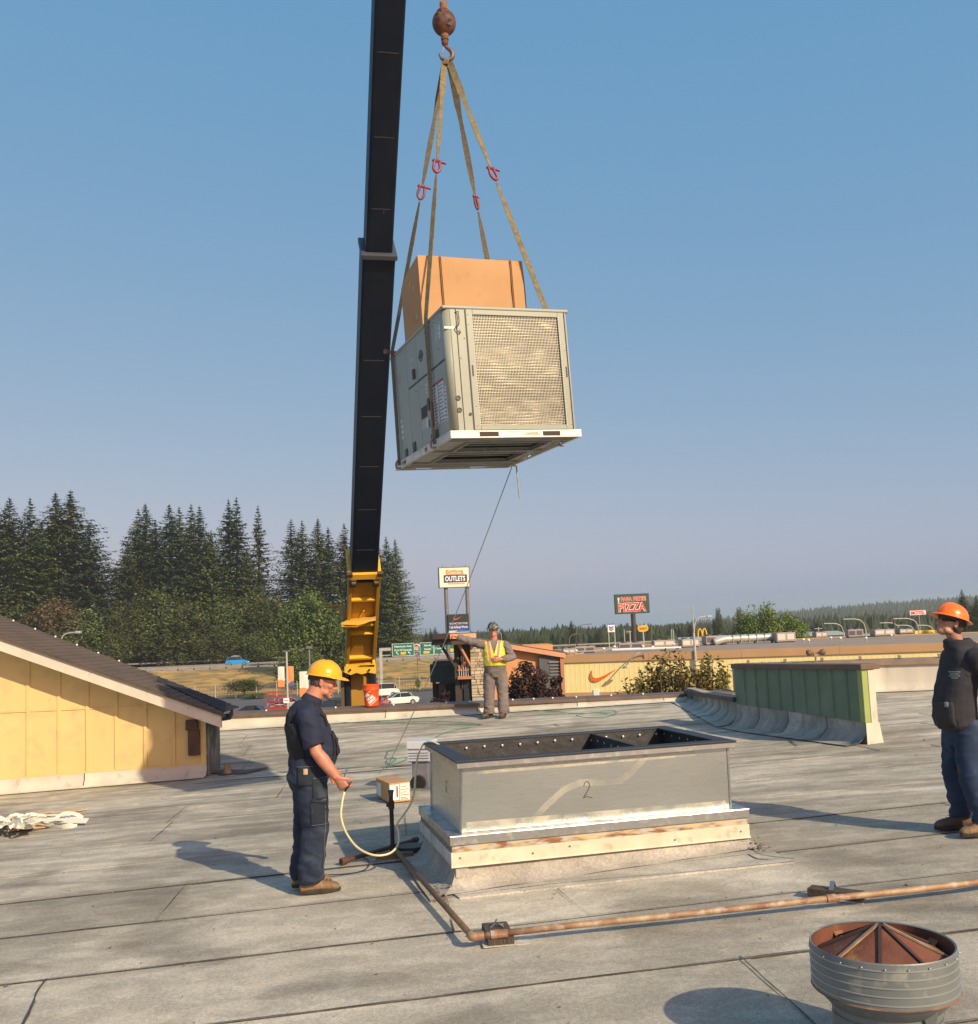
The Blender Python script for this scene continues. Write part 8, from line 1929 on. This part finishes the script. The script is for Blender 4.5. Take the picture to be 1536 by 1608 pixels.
# ================================================================== TREES
rt_ = random.Random(21)
def conifer_mesh(seed, h, rad, nb=520, twig=1.0, bare=.06):
    r_ = random.Random(seed); vs = []; fs = []
    for i in range(nb):
        t = bare + (1 - bare) * (round(i / 9) * 9 + r_.uniform(0, 2.5)) / nb; t = min(t, .995); z = h * t
        R9 = min(rad * 1.35 * (1 - t) ** 1.05, rad * .62)
        if r_.random() < .06: R9 *= 1.25
        az = r_.uniform(0, 2 * pi); ca, sa = cos(az), sin(az); R9 = R9 * (.86 + .30 * noise.noise(V((ca * 1.6 + seed, sa * 1.6, t * 7))) + .25 * noise.noise(V((ca * 3, sa * 3 + seed, t * 22)))) * r_.uniform(.72, 1.1) + .12; droop = r_.uniform(.10, .38) * (1 - t * .7); up = .12 * t
        nt_ = max(6, int(R9 * 3.1 / twig)); lw = V((-sa, ca, 0))
        for k in range(nt_):
            s_ = (k + r_.random()) / nt_; s_ = .12 + .88 * s_ ** .75; rr = R9 * s_
            p = V((ca * rr, sa * rr, z - droop * rr * (1.0 - .5 * s_) * 1.0 + up * rr + .25 * s_ * s_ * R9 * .25))
            side = r_.choice((-1, 1)); l_ = twig * r_.uniform(.55, 1.15) * (1.1 - .5 * s_) * min(1, .3 + (1 - t) * h * .10)
            d = (V((ca, sa, 0)) * r_.uniform(.3, .9) + lw * side * r_.uniform(.3, 1.0) + V((0, 0, r_.uniform(-.75, .15)))).normalized()
            w9 = d.cross(V((r_.uniform(-.4, .4), r_.uniform(-.4, .4), 1))).normalized() * l_ * .30
            n0 = len(vs); vs += [p - w9, p + w9, p + d * l_ + w9 * .35, p + d * l_ * 1.25, p + d * l_ - w9 * .35]; fs.append((n0, n0 + 1, n0 + 2, n0 + 3, n0 + 4))
    vs += [V((-.12, 0, h * .97)), V((.12, 0, h * .97)), V((0, 0, h * 1.012)), V((0, -.12, h * .97)), V((0, .12, h * .97)), V((0, 0, h * 1.012))]; fs += [(len(vs) - 6, len(vs) - 5, len(vs) - 4), (len(vs) - 3, len(vs) - 2, len(vs) - 1)]
    # dense core so the trunk zone is not see-through
    for i in range(int(nb * 1.2)):
        t = r_.random() ** 1.2 * .95 + .03; z = h * t; R9 = rad * (1 - t) * .5 * r_.random(); az = r_.uniform(0, 2 * pi); p = V((cos(az) * R9, sin(az) * R9, z)); l_ = twig * r_.uniform(.8, 1.6) * min(1, .25 + (1 - t) * h * .09)
        d = V((r_.uniform(-1, 1), r_.uniform(-1, 1), r_.uniform(-1, .3))).normalized(); w9 = d.cross(V((.3, .2, 1))).normalized() * l_ * .4; n0 = len(vs); vs += [p - w9, p + w9, p + d * l_]; fs.append((n0, n0 + 1, n0 + 2))
    me = bpy.data.meshes.new('crown'); me.from_pydata(vs, [], fs); me.update(); return me
def trunk_mesh(h, r0_, r1_=.1, lean=0):
    m = MB(); m.tube([(0, 0, 0), (0, 0, h * .5), (0, 0, h)], [r0_, r0_ * .55, r1_], 8); me = m.mesh('trunk'); return me
M_FIR = leaf_mat('fir_needles', (.028, .046, .012), (.066, .088, .022), (.15, .15, .045))
M_FIRB = leaf_mat('bluish_needles', (.024, .044, .022), (.052, .078, .034), (.10, .125, .05))
M_LEAF = leaf_mat('broad_leaves', (.026, .045, .014), (.062, .095, .026), (.14, .155, .05))
M_LEAFD = leaf_mat('dark_broad_leaves', (.022, .038, .011), (.054, .078, .022), (.13, .135, .042))
M_LEAFR = leaf_mat('reddish_leaves', (.03, .028, .012), (.075, .050, .024), (.13, .085, .045))
M_LEAFB = leaf_mat('bright_leaves', (.04, .07, .012), (.10, .15, .03), (.20, .24, .06))
M_PLUM = leaf_mat('plum_leaves', (.012, .007, .007), (.035, .016, .014), (.075, .038, .032))
M_OLV = leaf_mat('olive_leaves', (.10, .09, .02), (.24, .20, .06), (.42, .36, .13))
M_BARK = mk('bark', (.07, .05, .038), (.045, .033, .026), 2, .9)
cm = [conifer_mesh(s_, 40, 15.5, nb=630, twig=1.0) for s_ in range(3)] + [conifer_mesh(10, 40, 12.5, nb=500, twig=.95, bare=.1), conifer_mesh(11, 40, 10.0, nb=380, twig=.9, bare=.12)]
for me in cm: me.materials.append(M_FIR)
tkm = trunk_mesh(37, .6, .05); tkm.materials.append(M_BARK)
def conifer(px, py, Y, label, var=0, base=None, wide=1.0, mat=None, group='tall conifers beyond the highway'):
    a = P(px, py, Y); zb9 = base if base is not None else -5.5; H9 = a.z - zb9; s_ = H9 / 40
    o = thing('conifer_tree', label, 'tree', (a.x, Y, zb9), rt_.uniform(0, 6.28), group=group); o.scale = (s_ * wide * 1.12, s_ * wide * 1.12, s_)
    c = link('crown', cm[var], o); link('trunk', tkm, o)
    if mat: c.material_slots[0].link = 'OBJECT'; c.material_slots[0].material = mat
    return o
tops = [(-12, 775, 240, 1, 1.25, 'fir cut by the left picture edge'), (15, 781, 245, 0, 1.2, 'dense fir with rounded top at the very left edge of the wood'), (47, 782, 262, 3, 1.1, 'fir with thin tip between the rounded leftmost fir and the highest pair'),
        (87, 773, 250, 1, 1.15, 'left one of the highest pair of firs at the left'), (111, 770, 244, 2, 1.25, 'highest fir of the wood, right of its twin'), (140, 820, 238, 0, 1.15, 'shorter fir stepping down beside the gap of sky'), (62, 822, 236, 2, 1.3, 'broad lower fir in front of the left group'),
        (217, 799, 262, 3, 1.0, 'slim fir just right of the sky gap'), (228, 791, 250, 1, 1.05, 'pointed fir right of the sky gap with a needle thin tip'), (243, 816, 256, 4, 1.2, 'small fir tucked between two pointed firs'), (200, 850, 240, 2, 1.0, 'low fir with branches reaching into the sky gap'),
        (266, 792, 248, 0, 1.1, 'bushy topped fir in the middle group'), (281, 796, 260, 3, 1.1, 'fir behind the bushy topped one'), (300, 792, 262, 4, 1.3, 'thin grey tipped fir in the middle group'), (313, 795, 246, 2, 1.0, 'thin tipped fir on the right of the middle group'), (331, 838, 240, 1, 1.0, 'lower fir at the right of the middle group'),
        (359, 784, 254, 3, 1.0, 'tall twin tipped fir, left tip'), (371, 781, 248, 4, 1.15, 'tall twin tipped fir, right tip'), (405, 794, 250, 4, .95, 'open narrow fir standing free against the sky'), (388, 860, 240, 0, 1.0, 'low fir between the free standing firs'),
        (457, 815, 255, 3, 1.15, 'fir with straight pointed tip left of the crane group'), (474, 817, 262, 3, 1.1, 'second pointed fir left of the crane'), (499, 814, 250, 1, .95, 'broad fir left of the crane boom'), (515, 828, 258, 4, 1.3, 'small fir right of the broad one beside the crane'), (540, 822, 252, 3, 1.1, 'thin fir just left of the black boom'), (560, 828, 250, 2, 1.0, 'fir hidden mostly behind the crane boom'),
        (606, 842, 225, 2, .80, 'dark column shaped fir right of the crane boom'), (620, 846, 222, 1, .78, 'right half of the dark fir pair right of the crane'), (593, 850, 232, 0, .8, 'fir directly behind the yellow boom base')]
for i, (px, py, Y, var, wd_, lb) in enumerate(tops):
    if i == 0: lb = 'fir cut by the left picture edge'
    conifer(px, py, Y, lb, var, wide=wd_, mat=M_FIRB if i % 3 == 2 else None)
def broad_mesh(seed, rx, ry, rz, lobes=70, per=90, leaf=.45, hollow=.55, flat=.0):
    r_ = random.Random(seed); vs = []; fs = []
    for i in range(lobes):
        while True:
            p = V((r_.uniform(-1, 1), r_.uniform(-1, 1), r_.uniform(-.75, 1)))
            if hollow < p.length < 1: break
        c = V((p.x * rx, p.y * ry, p.z * rz)) * r_.uniform(.82, 1.08); lr9 = min(rx, rz) * r_.uniform(.20, .40)
        for k in range(per):
            d = V((r_.gauss(0, 1), r_.gauss(0, 1), r_.gauss(0, 1))).normalized(); q = c + d * lr9 * r_.uniform(.55, 1.05) ** .5 * V((1, 1, .75)).x
            n_ = (d + V((r_.uniform(-.9, .9), r_.uniform(-.9, .9), r_.uniform(-.4, .9)))).normalized(); u_ = n_.cross(V((.2, .3, 1))).normalized(); v_ = n_.cross(u_); l_ = leaf * r_.uniform(.5, 1.2)
            n0 = len(vs); vs += [q - u_ * l_ * .5, q + v_ * l_ * .35, q + u_ * l_ * .5, q - v_ * l_ * .35]; fs.append((n0, n0 + 1, n0 + 2, n0 + 3))
    me = bpy.data.meshes.new('crown'); me.from_pydata(vs, [], fs); me.update(); return me
def limbs_mesh(h, r0_, reach, seed, zc):
    r_ = random.Random(seed); m = MB(); m.tube([(0, 0, 0), (.1, 0, h * .35), (0, .1, h * .7)], [r0_, r0_ * .7, r0_ * .3], 8)
    for k in range(7):
        a = k * 2.4 + r_.random(); z0 = h * r_.uniform(.25, .6); m.tube(spline([(0, 0, z0), (cos(a) * reach * .4, sin(a) * reach * .4, z0 + h * .12), (cos(a) * reach * .8, sin(a) * reach * .8, z0 + h * .28)], 3), [r0_ * .35 * (1 - .12 * j) for j in range(7)], 6)
    return m.mesh('trunk')
bmv = [broad_mesh(1, 1, 1, 1, 95, 90, .085), broad_mesh(2, 1, 1, 1, 90, 90, .085), broad_mesh(3, 1, 1, 1, 60, 80, .11, .4)]
lmv = limbs_mesh(1.6, .06, .8, 4, 0); lmv.materials.append(M_BARK)
for me in bmv: me.materials.append(M_LEAF)
def broad(px, py, Y, w_px, label, var=0, base=-5.5, mat=M_LEAFD, group='broadleaf trees at the foot of the wood', name='broadleaf_tree', cut=1.0):
    """py = top of the crown, w_px = crown width in photo pixels"""
    a = P(px, py, Y); rx = w_px / FPX * Y / 2; H9 = a.z - base; rz9 = min(H9 * .52, max(rx * .95, H9 * .38)) * cut
    o = thing(name, label, 'tree', (a.x, Y, base), rt_.uniform(0, 6.28), group=group)
    c = link('crown', bmv[var], o); c.location = (0, 0, H9 - rz9); c.scale = (rx, rx, rz9)
    if mat is not M_LEAF: c.material_slots[0].link = 'OBJECT'; c.material_slots[0].material = mat
    t = link('trunk', lmv, o); t.scale = (rx, rx, H9 / 1.6)
    return o
for px, py, Y, wp, var, mt, lb in ((20, 935, 232, 120, 0, M_LEAFD, 'dark round broadleaf tree at the left edge behind the brown roof'), (88, 938, 230, 90, 1, M_LEAFR, 'reddish brown broadleaf tree above the brown roof'), (140, 960, 231, 80, 2, M_LEAF, 'green broadleaf tree sloping down beside the reddish one'),
        (198, 945, 234, 80, 1, M_LEAFD, 'dark broadleaf tree under the gap of sky'), (245, 926, 238, 110, 0, M_LEAFD, 'large dark domed broadleaf tree in the middle of the wood'), (295, 950, 232, 80, 2, M_LEAFD, 'dark broadleaf tree just right of the large dome'), (180, 990, 230, 70, 0, M_LEAFD, 'low dark bush tree at the foot of the sky gap'),
        (345, 940, 236, 80, 1, M_LEAF, 'green broadleaf tree behind the blue car, left'), (390, 925, 240, 90, 0, M_LEAFD, 'dark broadleaf tree behind the blue car, right'), (435, 945, 234, 80, 2, M_LEAFD, 'dark broadleaf tree left of the big green one'), (340, 985, 230, 80, 1, M_LEAFD, 'low dark tree right behind the highway rail'), (270, 985, 231, 100, 2, M_LEAFD, 'wide low dark tree at the highway edge'), (120, 995, 232, 90, 0, M_LEAFD, 'low dark tree right above the brown roof slope'), (410, 990, 231, 80, 0, M_LEAFD, 'low dark tree above the banners'), (640, 990, 236, 26, 2, M_LEAFD, 'small dark tree at the right foot of the dark firs')):
    broad(px, py, Y, wp, lb, var, mat=mt)
broad(492, 926, 168, 110, 'big fresh green broadleaf tree behind the yellow hard hat', 1, base=-7.0, mat=M_LEAF, cut=1.15)
broad(470, 1020, 150, 70, 'low green tree behind the banners', 2, base=-7.6, mat=M_LEAF)
broad(540, 990, 172, 70, 'green broadleaf tree left of the crane base', 0, base=-7.0, mat=M_LEAF)
broad(656, 1066, 139, 9, 'tiny green conical tree on the grass bank', 2, base=GZ, mat=M_LEAFB)
broad(382, 1066, 141, 60, 'dark green bush on the dry grass bank', 1, base=GZ, mat=M_LEAFD, cut=.7); broad(400, 1088, 137, 40, 'yellow green bush at the foot of the grass bank', 0, base=GZ, mat=M_LEAFB, cut=.7)
# plum coloured tree in front of the corner building
def clumptree(px, py, Y, w_px, base, seed, label, mat, lobes=70, per=110, leaf=.20, name='plum_tree', group=None, hollow=.35):
    a = P(px, py, Y); rx = w_px / FPX * Y / 2; H9 = a.z - base; rz9 = H9 * .46; me = broad_mesh(seed, rx, rx * .9, rz9, lobes, per, leaf, hollow); me.materials.append(mat)
    o = thing(name, label, 'tree', (a.x, Y, base)); c = link('crown', me, o, ); c.location = (0, 0, H9 - rz9 * 1.04)
    m = limbs_mesh(H9, .16, rx * .8, seed, 0); m.materials.append(M_BARK); link('trunk', m, o); if_g = group and tag(o, group=group); return o
clumptree(826, 1031, 55, 78, GZ, 31, 'dark plum red tree filling the space beside the yellow vest', M_PLUM, 110, 130, .19)
clumptree(866, 1052, 56, 40, GZ, 32, 'smaller plum red tree at the right of the big one', M_PLUM, 60, 110, .18)
clumptree(690, 1076, 52, 44, GZ, 33, 'low plum red bush below the dark green awning', M_PLUM, 60, 100, .16)
clumptree(664, 1085, 138, 30, GZ, 34, 'small dull green shrub at the fence', M_LEAF, 30, 50, .4, name='shrub')
# sparse sunlit shrub between us and the store
def sparse(px0, px1, py0, Y, base, seed, label, n_br=60):
    r_ = random.Random(seed); a = P((px0 + px1) / 2, py0, Y); W9 = (px1 - px0) / FPX * Y; H9 = a.z - base
    o = thing('sparse_tree', label, 'tree', (a.x, Y, base)); br = MB(); vs = []; fs = []
    br.tube([(0, 0, 0), (.1, 0, H9 * .35), (.0, 0, H9 * .55)], [.14, .1, .08], 8)
    for k in range(n_br):
        tx = r_.uniform(-.5, .5) * W9; ty = r_.uniform(-1.2, 1.2); tz = H9 * (1 - .12 * (abs(tx) / W9 * 2) ** 2) * r_.uniform(.86, 1.0); z0 = H9 * r_.uniform(.3, .55)
        q = spline([(0, 0, z0), (tx * .4, ty * .4, z0 + (tz - z0) * .35), (tx * .85, ty * .8, z0 + (tz - z0) * .75), (tx, ty, tz)], 5)
        br.tube(q, [.035 * (1 - j / len(q)) + .007 for j in range(len(q))], 5)
        for j in range(5, len(q)):
            for _ in range(5):
                c = q[j] + V((r_.gauss(0, .09), r_.gauss(0, .09), r_.gauss(0, .09))); u_ = V((r_.gauss(0, 1), r_.gauss(0, 1), r_.gauss(0, .7))).normalized(); w9 = u_.cross(V((.1, .4, 1))).normalized(); l_ = r_.uniform(.055, .11)
                n0 = len(vs); vs += [c - u_ * l_, c + w9 * l_ * .55, c + u_ * l_, c - w9 * l_ * .55]; fs.append((n0, n0 + 1, n0 + 2, n0 + 3))
    me = bpy.data.meshes.new('crown'); me.from_pydata(vs, [], fs); me.materials.append(M_OLV); link('crown', me, o); br.build('branches', mk('pale_bark', (.22, .16, .11), (.16, .12, .08), 4, .9), o)
sparse(1000, 1098, 1024, 33, GZ, 51, 'sparse sunlit shrubby tree in front of the store wall, left part', 85)
sparse(1072, 1150, 1028, 34, GZ, 52, 'sparse sunlit shrubby tree next to the green metal wall', 62)
sparse(968, 1030, 1062, 32, GZ, 53, 'low sparse sunlit shrub left of the taller ones', 45)
sparse(1180, 1215, 1026, 31, GZ, 54, 'few leafy twigs showing above the green metal wall', 8)
# far trees on the right
for i, (px, py, Y, var, lb) in enumerate(((897, 974, 300, 3, 'tall lone conifer left of the petrol sign'), (868, 993, 330, 0, 'rounded dark conifer left of the lone tall one'), (883, 997, 340, 4, 'small spiky conifer beside the rounded one'), (926, 997, 350, 3, 'small conifer right of the curved lamp'), (938, 990, 340, 0, 'broad conifer left of the petrol sign'), (944, 992, 360, 1, 'conifer right behind the broad one'), (916, 994, 370, 4, 'far thin conifer left of the petrol sign'), (978, 997, 360, 3, 'pointed conifer right of the petrol sign'), (995, 979, 330, 0, 'dark conifer behind the pizza sign pole'), (962, 998, 350, 1, 'low conifer under the petrol sign'), (1083, 978, 300, 0, 'dark conifer behind the tall lamp pole'), (1071, 990, 320, 4, 'small pointed conifer left of the tall lamp pole'), (1112, 983, 340, 4, 'thin conifer left of the poplar'), (1282, 975, 300, 1, 'dark conifer right of the round green tree'), (1510, 925, 215, 0, 'big dark conifer at the right edge behind the orange hard hat'), (1532, 935, 210, 1, 'dark conifer cut by the right edge of the picture'), (1492, 955, 225, 2, 'lower dark conifer behind the face of the right hand man'), (790, 992, 330, 3, 'conifer showing right of the camouflage hard hat'), (676, 986, 320, 4, 'small conifer just left of the canopy'), (683, 984, 325, 3, 'second small conifer above the canopy'), (669, 989, 318, 4, 'third small conifer left of the canopy'))):
    conifer(px, py, Y, lb, var, base=GZ, wide=1.7 if Y > 290 else 1.1, mat=M_FIRB if i % 2 else None, group='conifers on the far right side')
for px, py, Y, wp, var, mt, lb in ((1190, 950, 130, 66, 0, M_LEAFB, 'large round bright green tree behind the silver duct'), (1232, 962, 131, 62, 1, M_LEAFB, 'right half of the large green tree pair'), (1170, 972, 134, 40, 2, M_LEAF, 'darker green tree at the left foot of the large one'), (1040, 996, 300, 36, 0, M_LEAFD, 'dark round tree between the diner sign and the tall lamp'), (850, 997, 310, 34, 1, M_LEAF, 'low rounded tree above the orange roof'), (822, 1000, 320, 40, 2, M_LEAFD, 'low dark tree right of the yellow vest'), (954, 1001, 300, 20, 0, M_LEAF, 'small bushy tree under the petrol sign')):
    broad(px, py, Y, wp, lb, var, base=GZ, mat=mt, group='broadleaf trees behind the store')
def poplar(px, py, Y, w_px, label, mat):
    a = P(px, py, Y); o = thing('poplar_tree', label, 'tree', (a.x, Y, GZ)); H9 = a.z - GZ; rx = w_px / FPX * Y / 2
    c = link('crown', bmv[2], o); c.location = (0, 0, H9 * .58); c.scale = (rx, rx, H9 * .44); c.material_slots[0].link = 'OBJECT'; c.material_slots[0].material = mat; t = link('trunk', lmv, o); t.scale = (rx, rx, H9 / 1.6)
poplar(1128, 959, 320, 12, 'tall slim dark poplar between the arches and the round tree', M_LEAFD); poplar(1122, 975, 322, 10, 'shorter poplar leaning on the left of the slim one', M_LEAFD); poplar(1134, 978, 318, 9, 'shorter poplar on the right of the slim one', M_LEAFD); poplar(1161, 958, 300, 12, 'tall slim half bare reddish poplar', M_LEAFR)
# roadside grass band and low far roofs on the right
g = MB(); g.box((10, 165, GZ), (240, 420, GZ + .03)); tag(g.build('roadside_grass', mk('far_grass', (.16, .15, .06), (.24, .19, .09), .1, .95)), kind='structure')
for px, py, Y, w9, h9, col_, lb in ((1290, 1000, 240, 14, 2.6, (.35, .36, .30), 'low grey green roofed building behind the store, right of the green tree'), (1200, 1000, 235, 40, 2.4, (.30, .36, .34), 'low teal roofed building behind the silver duct'), (1410, 997, 260, 10, 3.4, (.45, .30, .18), 'tan low building left of the teal road signs'), (1350, 1001, 245, 12, 2.6, (.38, .33, .30), 'low brownish building below the white billboard')):
    a = P(px, py, Y); o = thing('low_building', lb, 'building', (a.x, Y, GZ)); H9 = a.z - GZ + .3; m = MB(); m.box((-w9 / 2, 0, 0), (w9 / 2, 12, H9 - .6)); m.build('wall', mk('far_wall', (.4, .36, .32), rough=.8), o); m = MB(); m.poly([(-w9 / 2 - .4, -.5, H9 - .6), (w9 / 2 + .4, -.5, H9 - .6), (w9 / 2 - .5, 6, H9 + .2), (-w9 / 2 + .5, 6, H9 + .2)], (0, 0, .12)); m.build('roof', mk('roof_' + lb[:9], col_, rough=.7), o)
    for k in range(3): m = MB(); m.box((-w9 / 2 + w9 * (.15 + .28 * k), -.05, 1.0), (-w9 / 2 + w9 * (.28 + .28 * k), 0, 2.2)); m.build('window', MATS['dark_glass'], o)

# wooded hill, far right, and the far tree belt
def hillz(u): return 0
hl_ = MB()
def hz2(x, y):
    t = max(0, min(1, (x - 440) / 560)); b = 23 * t ** .75 + 8 * noise.noise(V((x * .004, y * .003, 2))) * t; f_ = max(0, sin(pi * min(1, max(0, (y - 1250) / 1300)))); return GZ - 1 + b * f_
hl_.grid(lambda u, v: V((380 + 2400 * u, 1250 + 1300 * v, hz2(380 + 2400 * u, 1250 + 1300 * v))), 70, 30)
M_HILL = mk('wooded_hill', (.028, .045, .022), (.045, .06, .028), .05, .95, bump=.8, bscale=.3)
tag(hl_.build('hill', M_HILL, smooth=True), kind='structure')
fr = MB(); rf = random.Random(5)
def cone(mb, x, y, z, h, r_):
    n_ = 5; a0 = rf.random() * 6; vs = [V((x, y, z + h))] + [V((x + r_ * cos(a0 + 2 * pi * k / n_), y + r_ * sin(a0 + 2 * pi * k / n_), z + h * .02 * rf.random())) for k in range(n_)]; mb.add(vs, [(0, k + 1, (k + 1) % n_ + 1) for k in range(n_)])
for i in range(9000):
    x = 390 + 1300 * rf.random() ** .9; y = 1260 + 700 * rf.random(); h = rf.uniform(8, 17) * (1.25 if rf.random() < .1 else 1); cone(fr, x, y, hz2(x, y) - 1, h, h * rf.uniform(.24, .38))
o = fr.build('hill_forest', M_HILL if False else leaf_mat('hill_trees', (.022, .038, .018), (.034, .052, .024), (.055, .07, .032)), recalc=False); tag(o, 'dark conifer forest covering the far hill at the right', 'forest', kind='stuff')
fr = MB()
for i in range(9500):
    y = 420 + 900 * rf.random() ** 1.6; x = y * rf.uniform(-.3, .75) - 60; k9 = noise.noise(V((x * .012, y * .01, 0))) + .6 * noise.noise(V((x * .05, y * .03, 4)))
    h = max(4.0, (6.0 + 4.5 * k9) * rf.uniform(.7, 1.15)); cone(fr, x, y, GZ, h, h * rf.uniform(.25, .42)); 
for me_v, (x, y) in enumerate([]): pass
o = fr.build('tree_belt', MATS['hill_trees'], recalc=False); tag(o, 'low belt of far trees along the horizon behind the store', 'forest', kind='stuff')
def hill_far(): pass

# ================================================================== AIR
hb_ = MB(); hb_.box((-3900, -700, GZ - 1.5), (3900, 5000, 75)); HZ = bpy.data.materials.new('haze'); HZ.use_nodes = True; t = HZ.node_tree; t.nodes.clear()
ou = t.nodes.new('ShaderNodeOutputMaterial'); vo = t.nodes.new('ShaderNodeVolumePrincipled'); vo.inputs['Color'].default_value = (.74, .81, .82, 1); vo.inputs['Density'].default_value = .00024; vo.inputs['Anisotropy'].default_value = .2
t.links.new(vo.outputs[0], ou.inputs['Volume']); HAZE = True
if HAZE: tag(hb_.build('haze', HZ), kind='stuff', label='thin smoky haze in the air')
